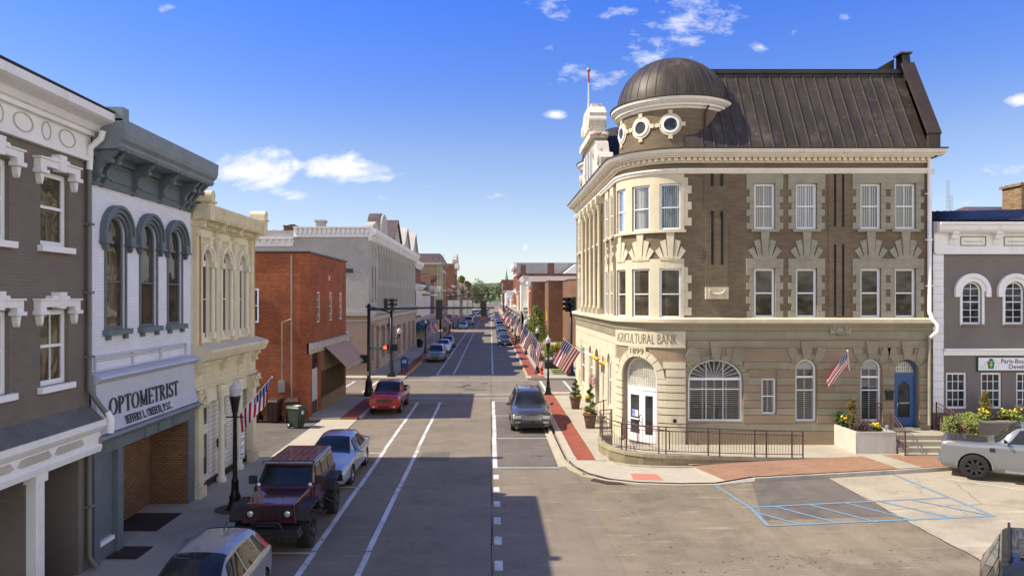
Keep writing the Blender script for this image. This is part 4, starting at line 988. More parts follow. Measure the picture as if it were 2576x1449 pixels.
for i in range(13): b.box(RF, 41.15 + i * .5, 41.2 + i * .5, .12, .75, 0, .03)
b.build('boarding', mat('tan_board', (.26, .19, .12), .7, var=.12), T)
o = MB(); o.box(RF, 41.1, 47.6, .75, 2.3, -.2, -.14); gp = o.build('shop_window', 'dark_storefront', T)
o = MB()
for i in range(14): o.box(RF, 41.1 + i * .49, 41.17 + i * .49, .75, 2.3, -.14, -.05)
o.build('mullions', 'wood_brown', gp)
o = MB(); o.box(RF, 38.9, 40.7, .12, 3.5, -.25, -.15); o.build('shop_panel', 'pale_roof', T)
o = MB(); o.box(RF, 39.0, 40.6, 2.6, 3.45, -.15, -.10); o.box(RF, 39.1, 40.5, .12, .8, -.15, -.12); o.build('transom', 'shop_glass', T)
window(T, RS, -13.4, -12.35, 5.2, 7.0, 0, .01, w=.05, vm=1, fw=.08)
b = MB(); b.tube([(-10.6, 38.12, 8.8), (-10.6, 38.12, .2)], .045, 6); b.bx(-11.3, -10.95, 38.05, 38.2, 1.5, 2.1); b.tube([(-11.1, 38.12, 2.1), (-11.1, 38.12, 5.2), (-10.62, 38.12, 5.4)], .025, 5); b.build('service_pipe', 'metal_grey', T)
b = MB(); b.bx(-20, -19.4, 38.9, 39.5, 8.9, 9.9); b.build('vent_stack', 'sign_back', T)
# ================================================================== the corner bank
BR = 2.58; BP = Path(5.95, 31.2, BR); H = BP.h
def us(x): return H + x - (5.95 + BR)
def uw(y): return -H - (y - (31.2 + BR))
def ua(deg): return H - R(deg) * BR
BK = thing('bank_building', 'three storey brown brick and stone bank with round domed corner tower, Agricultural Bank 1899', 'building', (12.5, 40, 0))
UE, UWE = us(19.17), uw(49.6)
up_s = [(us(a), us(b)) for a, b in ((11.49, 12.41), (13.31, 14.23), (16.12, 17.02), (17.62, 18.54))]
up_c = [(ua(d) - .46, ua(d) + .46) for d in (15, 45, 75)]
up_w = [(uw(y) - w_ / 2, uw(y) + w_ / 2) for y, w_ in ((35.0, .75), (36.5, .75), (39.0, .8), (40.7, .8), (42.4, .8), (44.1, .8), (46.3, .8), (47.9, .8))]
Z1, Z2, Z3, Z4 = 5.64, 7.80, 9.50, 11.50
ops = [(a, b, z0, z1, 0) for a, b in up_s + up_w for z0, z1 in ((Z1, Z2), (Z3, Z4))]
opc = [(a, b, z0, z1, 0) for a, b in up_c for z0, z1 in ((Z1, Z2), (Z3, Z4))]
b = MB(); b.wall(BP, UWE, UE, 5.5, 12.5, ops + opc, .16)
b.q([(19.17, 31.2, 0), (19.17, 49.6, 0), (19.17, 49.6, 12.9), (19.17, 31.2, 12.9)]); b.q([(5.95, 49.6, 0), (19.17, 49.6, 0), (19.17, 49.6, 12.9), (5.95, 49.6, 12.9)])
b.build('wall', 'bank_brick', BK)
b = MB(); b.wall(BP, ua(88), ua(2), 5.55, 8.22, [o for o in opc if o[2] < 6], .14, .035); b.mark(); b.wall(BP, ua(88), ua(2), 9.40, 11.95, [o for o in opc if o[2] > 9], .14, .035)
b.build_each('stone_facing', 'limestone', BK); b = MB()
for i, z in enumerate((5.75, 6.1, 6.45, 6.8, 7.15, 7.5, 9.65, 10.0, 10.35, 10.7, 11.05, 11.4)): b.box(BP, ua(2), ua(2) + (.16 if i % 2 else .32), z + .004, z + .346, 0, .03); b.mark()
b.build_each('quoin', 'limestone', BK)
for i, (a, b_, c, d, h) in enumerate(opc):
    window(BK, BP, a, b_, c, d, 0, .13, fw=.08, pane='warm_glass', blinds='vertical' if c > 9 else None, w=.035, mid=.48)
for i, (a, b_, c, d, h) in enumerate(ops):
    south = a > 0
    window(BK, BP, a, b_, c, d, 0, .15 if south else .05, fw=.105 if south else .07, pane='warm_glass', blinds='vertical' if (c > 9 and south) else None, mid=.5, vm=1 if (c > 9 and south) else 0)
def quoins(mb, fr, a, b, c, d, n=8, w1=.035, wide=.34, nar=.2):
    hh = (d - c) / n
    for i in range(n):
        e = wide if i % 2 == 0 else nar
        mb.box(fr, a - e, a, c + i * hh + .004, c + (i + 1) * hh - .004, 0, w1); mb.box(fr, b, b + e, c + i * hh + .004, c + (i + 1) * hh - .004, 0, w1)
def fan(mb, fr, u, z0=8.22, w1=.06, s=1.0, full=True):
    mb.prism(fr, [(u - .11 * s, z0), (u - .19 * s, 9.38), (u + .19 * s, 9.38), (u + .11 * s, z0)], 0, w1 + .03)
    for k in (-1, 1):
        mb.prism(fr, [(u + k * .13 * s, z0), (u + k * .21 * s, 9.06), (u + k * .48 * s, 8.98), (u + k * .27 * s, z0)], 0, w1)
        mb.prism(fr, [(u + k * .29 * s, z0), (u + k * .50 * s, 8.74), (u + k * .72 * s, 8.56), (u + k * .46 * s, z0)], 0, w1)
    mb.ring(fr, u, z0 - .08, .0 + .02, .50 * s, 0, w1 + .015, 8, 172, 8, ry=.5)
b = MB()
for i_, (a, b_) in enumerate(up_s):
    dw = .005 * (i_ % 2); quoins(b, BP, a, b_, Z1, Z2, 7, .035 + dw); quoins(b, BP, a, b_, Z3, Z4, 7, .035 + dw)
    u = (a + b_) / 2; b.box(BP, u - .80, u + .80, 7.80, 8.22, 0, .05 + dw); b.box(BP, u - .80, u + .80, 11.5, 11.93, 0, .045 + dw); fan(b, BP, u)
    b.box(BP, a - .14, b_ + .14, 9.38, 9.50, 0, .12)
b.build('stone_dressings', 'quoin_stone', BK)
b = MB()
for a, b_ in up_c: fan(b, BP, (a + b_) / 2, s=.9)
for a, b_ in up_w:
    u = (a + b_) / 2; b.box(BP, u - .5, u + .5, 7.80, 8.2, 0, .05); fan(b, BP, u, s=.6); b.box(BP, a - .1, b_ + .1, 9.38, 9.5, 0, .12); b.box(BP, u - .5, u + .5, 11.5, 11.9, 0, .04)
    b.box(BP, a - .22, a, Z1, Z2, 0, .04); b.box(BP, b_, b_ + .22, Z1, Z2, 0, .04); b.box(BP, a - .2, a, Z3, Z4, 0, .04); b.box(BP, b_, b_ + .2, Z3, Z4, 0, .04)
b.box(BP, ua(88), ua(2) + .05, 9.36, 9.47, 0, .14)
b.build('stone_dressings', 'limestone', BK)
for u in [uw(y) for y in (38.15, 39.85, 41.55, 43.25, 44.95)]:                # slender engaged columns of the street front
    o = MB(); o.box(BP, u - .16, u + .16, 5.65, 5.95, 0, .30); o.lathe([(.13, 5.95), (.15, 6.05), (.11, 6.15), (.095, 11.1), (.13, 11.15), (.18, 11.4), (.2, 11.45), (.2, 11.6)], BP.P(u, 0, .14), 10); o.box(BP, u - .2, u + .2, 11.5, 11.93, 0, .36)
    o.build('column', 'limestone', BK)
b = MB(); b.box(BP, uw(38.45) - .05, uw(38.45) + .12, 8.6, 10.6, .02, .07); b.box(BP, uw(38.45) - .05, uw(38.45) + .12, 6.6, 7.6, .02, .07); b.build('terracotta_panel', mat('terracotta', (.40, .10, .05), .8, var=.5, scale=7), BK)
# slotted brick piers on the south face
b = MB(); b.box(BP, us(9.30), us(10.36), 5.68, 11.93, 0, .022); b.box(BP, us(9.36), us(10.32), 6.98, 10.0, .022, .06); b.mark(); b.box(BP, us(14.72), us(15.66), 5.68, 11.93, 0, .03); b.build_each('brick_pier', 'bank_brick', BK)
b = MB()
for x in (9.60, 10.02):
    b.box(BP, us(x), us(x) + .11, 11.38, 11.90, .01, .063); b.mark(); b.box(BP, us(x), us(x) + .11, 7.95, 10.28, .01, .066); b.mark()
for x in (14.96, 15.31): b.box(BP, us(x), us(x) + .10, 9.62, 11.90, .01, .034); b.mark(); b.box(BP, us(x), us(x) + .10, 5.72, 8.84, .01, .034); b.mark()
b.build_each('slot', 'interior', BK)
b = MB(); b.box(BP, us(9.34), us(10.34), 6.46, 6.98, 0, .13)
sw = [BP.P(us(9.84) + .34 * math.sin(t), 6.86 - .20 * math.cos(t), .15) for t in [(-1.2 + 2.4 * i / 10) for i in range(11)]]
b.tube(sw, [.02, .03, .04, .05, .055, .06, .055, .05, .04, .03, .02], 8)
for s in (-.33, .33): b.ball(BP.P(us(9.84) + s, 6.84, .15), .05, 8, 5); b.prism(BP, [(us(9.84) + s - .04, 6.85), (us(9.84) + s, 6.56), (us(9.84) + s + .04, 6.85)], .12, .16)
b.build('swag_panel', 'limestone', BK)
b = MB(); b.box(BP, us(14.75), us(15.65), 4.95, 5.40, 0, .16)
for k in range(14): t = math.pi * 2 * k / 14; b.ball(BP.P(us(15.2) + .20 * math.cos(t), 5.12 + .17 * math.sin(t), .18), .055, 6, 4)
for s in (-1, 1): b.tube([BP.P(us(15.2) + s * .15, 5.3, .18), BP.P(us(15.2) + s * .38, 5.32, .18), BP.P(us(15.2) + s * .34, 5.12, .18)], .03, 6)
b.build('crest', 'quoin_stone', BK)
# ---- rusticated ground floor
g_s = [(us(8.62), us(10.99), 1.13, 2.95, .86), (us(11.82), us(12.46), 1.44, 3.0, 0), (us(13.30), us(14.21), 1.13, 3.39, .455), (us(16.14), us(17.04), 1.13, 3.39, .455), (us(17.61), us(18.65), .87, 3.30, .52)]
DC, DH = -.16, .93                                                   # door centre and half width along the curve
g_c = [(DC - DH, DC + DH, .03, 2.95, .93)]
g_w = [(uw(35.6) - .45, uw(35.6) + .45, 1.1, 3.3, .45), (uw(37.4) - .32, uw(37.4) + .32, 1.3, 3.2, .3), (uw(39.6) - .7, uw(39.6) + .7, .6, 3.0, .7), (uw(42.2) - .6, uw(42.2) + .6, 1.1, 3.1, .6), (uw(45.9) - .9, uw(45.9) + .9, 1.0, 3.4, 0)]
gro = g_s + g_c + g_w
b = MB(); b.wall(BP, ua(90), UE, 0, 5.5, g_s + g_c, .30); b.build('ground_floor_wall', 'bank_stone_pink', BK)
b = MB(); b.wall(BP, UWE, ua(90), 0, 5.5, g_w, .30); b.build('ground_floor_wall', 'limestone', BK)
def cutc(z0, z1, lo, hi, opsl, ring):
    """u intervals of a course that stay clear of openings"""
    iv = [(lo, hi)]; zm = (z0 + z1) / 2
    for a, b, c, d, h in opsl:
        if z1 < c + .02 or z0 > d + h + (ring if h else .3) * .85: continue
        r = (b - a) / 2; uc = (a + b) / 2
        if h and zm > d: hw = (r + ring) * math.sqrt(max(0, 1 - min(1, ((zm - d) / (h + ring)) ** 2)))
        else: hw = r + (.03 if not h else .03)
        if hw <= 0: continue
        n = []
        for p, q_ in iv:
            if q_ <= uc - hw or p >= uc + hw: n.append((p, q_)); continue
            if p < uc - hw: n.append((p, uc - hw))
            if q_ > uc + hw: n.append((uc + hw, q_))
        iv = n
    return [(p, q_) for p, q_ in iv if q_ - p > .06]
CZ = [.05, .71, 1.04, 1.41, 1.72, 2.06, 2.39, 2.72, 3.05, 3.41, 3.73, 4.33, 4.66]
b1, b2, b3 = MB(), MB(), MB()
for i, (z0, z1) in enumerate(zip(CZ, CZ[1:])):
    for p, q_ in cutc(z0, z1, ua(-1), UE, g_s, .28): (b1 if i % 2 else b2).box(BP, p, q_, z0 + .012, z1 - .012, 0, .045 + (.03 if i == 0 else 0))
    for p, q_ in cutc(z0, z1, ua(89), ua(1), g_c, .42):
        if z0 < 3.7: b3.box(BP, p, q_, z0 + .012, z1 - .035, 0, .085)
    for p, q_ in cutc(z0, z1, UWE, ua(91), g_w, .28):
        b3.box(BP, p, q_, z0 + .012, z1 - .012, 0, .04)
b1.build('stone_courses', 'bank_stone', BK); b2.build('stone_courses', 'bank_stone_pink', BK)
b3.box(BP, ua(89), ua(1), 4.33, 5.06, 0, .06); b3.build('stone_courses', 'limestone', BK)
b = MB()
for a, b_, c, d, h in g_s:
    if not h: continue
    u = (a + b_) / 2; r = (b_ - a) / 2; n = 9 if r > 1 else 7
    for i in range(n):
        b.ring(BP, u, d, r + .012, r + .30, 0, .06, 180 * i / n + .8, 180 * (i + 1) / n - .8, 3, ry=h / r)
    b.prism(BP, [(u - .15, d + h + .02), (u - .27, 4.62), (u + .27, 4.62), (u + .15, d + h + .02)], 0, .12)
    for s in (-1, 1):
        b.prism(BP, [(u + s * (r * .45 + .12), d + h * .93), (u + s * (r * .45 + .28), 4.34), (u + s * (r * .45 + .62), 4.34), (u + s * (r * .75 + .42), 3.98), (u + s * (r * .8 + .15), d + h * .70)], 0, .085)
    b.mark()
b.build_each('voussoirs', 'bank_stone', BK)
b = MB()
for i in range(9): b.ring(BP, DC, 2.95, .95, 1.28, 0, .10, 20 * i + .8, 20 * (i + 1) - .8, 3)
b.box(BP, DC - .45, DC + .45, 3.98, 4.32, 0, .105)
for a, b_, c, d, h in g_w:
    if h: b.mark(); b.ring(BP, (a + b_) / 2, d, (b_ - a) / 2 + .01, (b_ - a) / 2 + .28, 0, .08, n=12)
b.build_each('voussoirs', 'limestone', BK)
L = text_mesh('AGRICULTURAL BANK', .64, BP, ua(81), 4.48, .062, 'carved_dark', BK, wid=ua(9) - ua(81), ext=.012, bold=-.012, name='carved_lettering')
text_mesh('1899', .36, BP, DC - .33, 4.02, .108, 'carved_dark', BK, wid=.70, ext=.012, name='carved_date')
b = MB(); b.band(BP, UWE, UE + .06, [(0, 4.70), (.05, 4.70), (.05, 5.08), (.10, 5.08), (.12, 5.22), (.20, 5.32), (.22, 5.40), (.0, 5.40)])
b.build('lower_moulding', 'bank_stone', BK)
b = MB(); b.band(BP, UWE, UE + .1, [(0, 5.38), (.26, 5.40), (.32, 5.44), (.32, 5.58), (.28, 5.60), (0, 5.66)]); b.build('string_course', 'limestone', BK)
for a, b_, c, d, h in g_s[:4]: window(BK, BP, a, b_, c, d, h, .16, fw=.075, mid=.52 if (b_ - a) > 1.5 else .5, blinds='shutter', vm=2 if b_ - a > 1.5 else 0)
a, b_, c, d, h = g_s[0]; o = MB(); o.box(BP, a + .05, b_ - .05, 2.92, 3.02, -.158, -.09); o.build('transom_bar', 'white_frame', BK)
for a, b_, c, d, h in (g_s[2], g_s[3]): o = MB(); o.box(BP, a + .05, b_ - .05, 3.02, 3.10, -.158, -.09); o.build('transom_bar', 'white_frame', BK)
for i, o_ in enumerate(g_w):
    if i != 2: window(BK, BP, *o_, .10, fw=.08, blinds='shutter' if i == 4 else None)
# corner doors
zS = 2.95; D = MB(); D.box(BP, DC - DH + .01, DC - DH + .09, .03, zS, -.28, -.18); D.box(BP, DC + DH - .09, DC + DH - .01, .03, zS, -.28, -.18); D.box(BP, DC - DH + .09, DC + DH - .09, 2.36, 2.52, -.28, -.18); D.ring(BP, DC, zS, DH - .10, DH - .01, -.28, -.18, n=14)
DF = D.build('door_frame', 'white_frame', BK)
def leaf(u0, u1):
    o = MB(); s = .16; o.box(BP, u0, u0 + s, .05, 2.34, -.26, -.20); o.box(BP, u1 - s, u1, .05, 2.34, -.26, -.20); o.box(BP, u0 + s, u1 - s, .05, .40, -.26, -.20); o.box(BP, u0 + s, u1 - s, 2.14, 2.34, -.26, -.20)
    dd = o.build('door', 'white_frame', BK); g = MB(); g.box(BP, u0 + s, u1 - s, .40, 2.14, -.24, -.225); g.build('pane', 'shop_glass', dd); return dd
u0, u1 = DC - DH + .095, DC + DH - .095; um = u0 + (u1 - u0) * .56
dl = leaf(u0, um - .005); dr = leaf(um + .005, u1)
o = MB(); o.box(BP, u0 + .14, um - .14, 1.02, 1.08, -.22, -.19); o.build('push_bar', 'white_frame', dl)
o = MB(); hu = um - .06; o.tube([BP.P(hu, 1.26, -.2), BP.P(hu, 1.24, -.10), BP.P(hu - .03, 1.1, -.09), BP.P(hu + .02, .95, -.1), BP.P(hu + .02, .91, -.2)], .018, 6); o.build('handle', 'black_metal', dl)
o = MB(); nu = u0 + .26; o.box(BP, nu, nu + .42, 1.16, 1.44, -.222, -.217); o.build('notice', 'white_frame', dl)
o = MB(); o.prism(BP, [(nu + .01, 1.18), (nu + .20, 1.18), (nu + .20, 1.42), (nu + .01, 1.42)], -.217, -.214); o.build('notice_panel', mat('notice_blue', (.02, .09, .5), .5, var=.02), dl)
o = MB(); o.ring(BP, nu + .10, 1.26, .045, .06, -.213, -.211, 150, 400, 10); o.box(BP, nu + .085, nu + .10, 1.27, 1.36, -.213, -.211); o.box(BP, nu + .10, nu + .145, 1.30, 1.312, -.213, -.211); o.disc(BP, nu + .09, 1.385, .016, -.212, 8); o.build('wheelchair_symbol', 'white_frame', dl)
text_mesh('PULL', .065, BP, nu + .22, 1.32, -.216, 'sign_black', dl, ext=.001)
o = MB(); L_ = BP.cuts(u0, u1)
for p, q_ in zip(L_, L_[1:]): o.q([BP.P(p, 2.5, -.24), BP.P(q_, 2.5, -.24), BP.P(q_, zS, -.24), BP.P(p, zS, -.24)])
o.disc(BP, DC, zS, DH - .1, -.24, 14, 1, 0, 180); fl = o.build('fanlight', mat('frosted', (.62, .62, .52), .25, var=.25, scale=1.2), DF)
o = MB(); r_ = DH - .11
for i in range(15): u = DC - r_ + .06 + (2 * r_ - .12) * i / 14; o.box(BP, u - .004, u + .004, 2.52, zS + math.sqrt(max(0, r_ ** 2 - (u - DC) ** 2)), -.239, -.232)
for i in range(12): z = 2.56 + .1 * i; hw = r_ if z < zS else math.sqrt(max(0, r_ ** 2 - (z - zS) ** 2)); o.box(BP, DC - hw, DC + hw, z - .004, z + .004, -.239, -.233)
o.build('lattice', 'wood_brown', fl)
o = MB(); o.tube([BP.P(ua(11), 1.18, .14), BP.P(ua(11), 1.18, .26)], .085, 12); o.build('wall_lamp', 'black_metal', BK)
# blue side door
a, b_, c, d, h = g_s[4]; u = (a + b_) / 2; r = (b_ - a) / 2
o = MB(); o.box(BP, a, a + .08, c, d, -.28, -.16); o.box(BP, b_ - .08, b_, c, d, -.28, -.16); o.box(BP, a + .08, b_ - .08, 3.08, 3.24, -.28, -.16); o.ring(BP, u, d, r - .09, r, -.28, -.16, n=14)
o.box(BP, a + .08, a + .26, c, 3.08, -.26, -.2); o.box(BP, b_ - .26, b_ - .08, c, 3.08, -.26, -.2); o.box(BP, a + .26, b_ - .26, c, c + .42, -.26, -.2); o.box(BP, a + .26, b_ - .26, 2.85, 3.08, -.26, -.2)
for s in (-1, 1): o.prism(BP, [(u + s * .26, 2.86), (u + s * .26, 2.66), (u + s * .12, 2.80), (u, 2.86)], -.26, -.2)
bd = o.build('door', 'blue_door', BK)
o = MB(); o.box(BP, a + .26, b_ - .26, c + .42, 2.85, -.25, -.235); o.build('pane', 'shop_glass', bd)
o = MB(); o.disc(BP, u, d, r - .09, -.24, 14, 1, 0, 180); o.q([BP.P(a + .08, 3.24, -.24), BP.P(b_ - .08, 3.24, -.24), BP.P(b_ - .08, d, -.24), BP.P(a + .08, d, -.24)]); o.build('fanlight', M['frosted'], bd)
o = MB()
for i in range(1, 9): uu = a + .08 + i * (b_ - a - .16) / 9; o.box(BP, uu - .006, uu + .006, 3.25, d + math.sqrt(max(.0, (r - .09) ** 2 - (uu - u) ** 2)), -.239, -.23)
for z in (3.4, 3.55): o.box(BP, a + .12, b_ - .12, z - .006, z + .006, -.239, -.229)
o.build('glazing_bars', 'black_metal', bd)
o = MB(); o.box(BP, a + .3, b_ - .3, 1.88, 1.94, -.2, -.16); o.tube([BP.P(a + .17, 1.95, -.2), BP.P(a + .20, 1.93, -.11), BP.P(a + .20, 1.72, -.11), BP.P(a + .17, 1.70, -.2)], .018, 6); o.build('handle', 'chrome', bd)
o = MB(); o.box(BP, a - .05, b_ + .05, .70, .87, -.3, .10); o.build('threshold', 'limestone', BK)
# ---- cornice zone
b = MB(); b.band(BP, UWE - .1, UE + .1, [(0, 11.90), (.10, 11.93), (.13, 12.0), (.18, 12.06), (.18, 12.13), (0, 12.15)]); b.build('frieze_moulding', 'bank_cornice', BK)
b = MB(); L_ = int((UE - UWE) / .26); b.box(BP, UWE, UE, 12.38, 12.60, 0, .10)
for i in range(L_): u = UWE + .1 + i * .26; b.box(BP, u, u + .15, 12.45, 12.62, .10, .22)
b.box(BP, UWE, UE, 12.60, 12.66, .0, .30); b.build('dentils', mat('dentil_stone', (.70, .62, .48), .75, var=.08, stain=.25, stcol=(.3, .22, .12)), BK)
b = MB(); b.band(BP, UWE - .3, UE + .38, [(0, 12.66), (.36, 12.67), (.40, 12.72), (.50, 12.76), (.56, 12.84), (.58, 12.90), (0, 12.96)]); b.build('cornice', 'bank_cornice', BK)
b = MB(); b.band(BP, UWE - .3, UE + .42, [(.50, 12.905), (.62, 12.905), (.62, 12.96), (.2, 13.0)]); b.build('gutter', 'gutter_dark', BK)
# ---- mansard roof with standing seams
RZ, RY = 16.95, 33.1
b = MB(); n = 24
b.q([(8.5, 31.0, 12.95), (19.0, 31.0, 12.95), (19.0, RY, RZ), (8.5, RY, RZ)])
b.q([(6.3, 33.8, 12.95), (6.3, 47, 12.95), (8.2, 47, RZ - 1), (8.2, 33.8, RZ - 1)])
b.q([(8.0, RY, RZ), (19.0, RY, RZ), (19.0, 47.5, RZ), (8.0, 47.5, RZ)]); b.q([(6, 49.5, 12.95), (19, 49.5, 12.95), (19, 47.5, RZ), (8, 47.5, RZ)])
b.build('mansard_roof', 'roof_patina', BK)
b = MB()
for i in range(20):
    x = 9.2 + i * .515
    if x < 18.9:
        d = Vector((0, RY - 31.0, RZ - 12.95)).normalized(); nn = Vector((0, -d.z, d.y))
        p0 = Vector((x, 31.0, 12.95)); p1 = Vector((x, RY, RZ)); o_ = nn * .05
        b.hexa([p0, p0 + Vector((.035, 0, 0)), p1 + Vector((.035, 0, 0)), p1, p0 + o_, p0 + Vector((.035, 0, 0)) + o_, p1 + Vector((.035, 0, 0)) + o_, p1 + o_])
b.build('roof_seams', 'seam_metal', BK)
b = MB(); b.bx(9.5, 18.95, RY - .12, RY + .3, RZ - .30, RZ - .12); b.bx(9.5, 18.95, RY - .2, RY + .3, RZ - .12, RZ + .02); b.bx(9.5, 18.95, RY - .05, RY + .3, RZ + .02, RZ + .12); b.build('ridge_cap', 'dark_seam_roof', BK)
b = MB(); YZ = Fr((0, 0), (0, 1), (1, 0))
b.prism(YZ, [(31.0, 12.6), (31.0, 13.55), (32.95, 17.2), (33.05, 17.75), (33.5, 17.75), (33.5, 17.1), (49.6, 17.1), (49.6, 12.6)], 18.98, 19.36); b.build('end_parapet', 'dark_seam_roof', BK)
b = MB(); b.hexa([(18.88, 30.92, 13.55), (19.46, 30.92, 13.55), (19.46, 32.92, 17.22), (18.88, 32.92, 17.22), (18.88, 30.85, 13.64), (19.46, 30.85, 13.64), (19.46, 32.85, 17.32), (18.88, 32.85, 17.32)])
b.bx(18.9, 19.44, 32.96, 33.6, 17.76, 17.84); b.bx(18.92, 19.42, 30.88, 31.05, 12.97, 13.55)
XZ = Fr((0, 33.6), (1, 0), (0, -1)); b.prism(XZ, [(17.6, 16.95), (18.95, 17.72), (18.95, 16.95)], -.3, 0); b.build('parapet_coping', 'gutter_dark', BK)
o = MB(); o.lathe([(.35, 17.0), (.35, 17.15), (.55, 17.18), (.56, 17.26), (.42, 17.38), (.12, 17.46), (.001, 17.47)], (16.55, 34.6, 0), 18); o.build('roof_ventilator', 'sign_back', BK)
# ---- corner tower and dome, and its twin at the far corner
def tower(cx, cy, parent, wins):
    sub = MB(); sub.lathe([(2.42, 12.9), (2.42, 14.8)], (cx, cy, 0), 48); TW = sub.build('tower_drum', 'bank_brick', parent)
    class TF:
        curved = True
        def P(s, u, z, w=0):
            a = -u / 2.42; return (cx - (2.42 + w) * math.sin(a), cy - (2.42 + w) * math.cos(a), z)
        def cuts(s, a, b): n = max(1, int((b - a) / .2)); return [a + (b - a) * i / n for i in range(n + 1)]
    tf = TF()
    for k, d in enumerate(wins):
        u = -R(d) * 2.42
        o = MB(); o.ring(tf, u, 14.12, .37, .49, 0, .05, 0, 360, 24)
        for t in (0, 90, 180, 270): o.prism(tf, [(u + r_ * math.cos(R(t + s)), 14.12 + r_ * math.sin(R(t + s))) for r_, s in ((.44, -10), (.64, -9), (.64, 9), (.44, 10))], 0, .075)
        if k: o.box(tf, u + .6, u + .80, 14.06, 14.18, 0, .04)
        o.build('window_surround', 'limestone', TW)
        o = MB(); o.ring(tf, u, 14.12, .28, .375, -.02, .09, 0, 360, 24); o.build('round_frame', 'white_frame', TW)
        o = MB(); o.disc(tf, u, 14.12, .29, .03, 22); o.build('round_pane', 'window_glass', TW)
    o = MB(); o.lathe([(2.42, 14.80), (2.50, 14.82), (2.52, 14.90), (2.62, 14.93), (2.62, 15.03), (2.68, 15.05), (2.76, 15.12), (2.80, 15.16), (2.80, 15.28), (2.3, 15.34)], (cx, cy, 0), 64); o.build('tower_cornice', 'bank_cornice', TW, sharp=22)
    o = MB(); o.lathe([(2.80, 15.285), (2.86, 15.29), (2.86, 15.33), (2.5, 15.36)], (cx, cy, 0), 56); o.build('tower_gutter', 'gutter_dark', TW)
    prof = [(2.52 * math.cos(R(90 * i / 14)) + .001, 15.34 + 2.34 * math.sin(R(90 * i / 14))) for i in range(15)]
    o = MB(); o.lathe(prof, (cx, cy, 0), 56); DM = o.build('dome', 'roof_patina', parent)
    o = MB(); ns = 36
    for k in range(ns):
        t = 2 * math.pi * k / ns
        o.tube([(cx + r_ * math.cos(t), cy + r_ * math.sin(t), z_) for r_, z_ in prof[:-1]], .022, 4, True, False)
    o.lathe([(.001, 17.74), (.32, 17.72), (.34, 17.64)], (cx, cy, 0), 16); o.build('dome_ribs', 'seam_metal', DM)
TX, TY = 5.95 + BR, 31.2 + BR
tower(TX, TY, BK, (15, 47, 80)); tower(TX, 49.6 - BR + .1, BK, (80,))
o = MB(); ax = lambda d, r_: (TX - r_ * math.sin(R(d)), TY - r_ * math.cos(R(d)))
o.tube([(*ax(-21, 2.75), 14.9), (*ax(-21, 2.52), 14.65), (*ax(-21, 2.50), 13.2), (*ax(-21, 2.75), 13.0)], .05, 8); o.build('tower_downpipe', 'gutter_dark', BK)
# ---- scrolled gable towards the street
WF = Fr((5.95, 0), (0, -1), (-1, 0))
def yz(l): return [(-y, z) for y, z in l]
gp = [(38.0, 12.95), (38.0, 14.0), (38.35, 14.25), (38.9, 14.2), (39.2, 14.6), (39.5, 15.1), (40.0, 15.35), (40.0, 15.8), (40.5, 15.9), (40.5, 16.5), (40.75, 17.2), (41.4, 17.55), (41.4, 17.75), (42.8, 17.75), (42.8, 17.55), (43.45, 17.2), (43.7, 16.5), (43.7, 15.9), (44.2, 15.8), (44.2, 15.35), (44.7, 15.1), (45.0, 14.6), (45.3, 14.2), (45.85, 14.25), (46.2, 14.0), (46.2, 12.95)]
o = MB(); o.prism(WF, yz(gp), -.55, .12); GB = o.build('gable', 'rusty_cream', BK)
o = MB(); o.prism(WF, yz([(39.8, 15.42), (39.7, 15.6), (39.9, 15.78), (44.3, 15.78), (44.5, 15.6), (44.4, 15.42)]), -.6, .42); o.prism(WF, yz([(40.6, 16.2), (40.5, 17.0), (41.2, 17.5), (43.0, 17.5), (43.7, 17.0), (43.6, 16.2)]), -.62, .34)
for y in (40.7, 43.5): o.tube([WF.P(-y, 16.55, -.6), WF.P(-y, 16.55, .4)], .32, 12)
for y in (38.5, 45.7): o.tube([WF.P(-y, 14.0, -.6), WF.P(-y, 14.0, .25)], .34, 12)
o.build('gable_moulding', 'rusty_cream', GB)
for y in (41.0, 42.1, 43.2):
    o = MB(); o.box(WF, -y - .28, -y + .28, 13.4, 15.0, .12, .14); o.build('gable_window', 'window_glass', GB)
    o = MB(); o.box(WF, -y - .36, -y - .28, 13.35, 15.05, .12, .2); o.box(WF, -y + .28, -y + .36, 13.35, 15.05, .12, .2); o.build('gable_window_frame', 'white_frame', GB)
o = MB(); o.q([(5.9, 39.2, 12.95), (12, 39.2, 12.95), (12, 41.9, 16.0), (5.9, 41.9, 16.0)]); o.q([(5.9, 45, 12.95), (12, 45, 12.95), (12, 42.1, 16.0), (5.9, 42.1, 16.0)]); o.build('gable_roof', 'dark_seam_roof', BK)
o = MB(); o.tube([(5.75, 41.9, 17.7), (5.75, 41.9, 18.1), (5.75, 41.9, 19.75)], [.09, .06, .04], 8); PL = o.build('flagpole', 'sign_back', BK)
o = MB(); o.ball((5.75, 41.9, 19.85), .13, 10, 6); o.build('finial_ball', 'metal_grey', PL)
o = MB(); o.tube([(5.75, 41.9, 19.1), (5.75, 41.9, 19.72)], .055, 8); o.build('red_sleeve', 'red_door', PL)
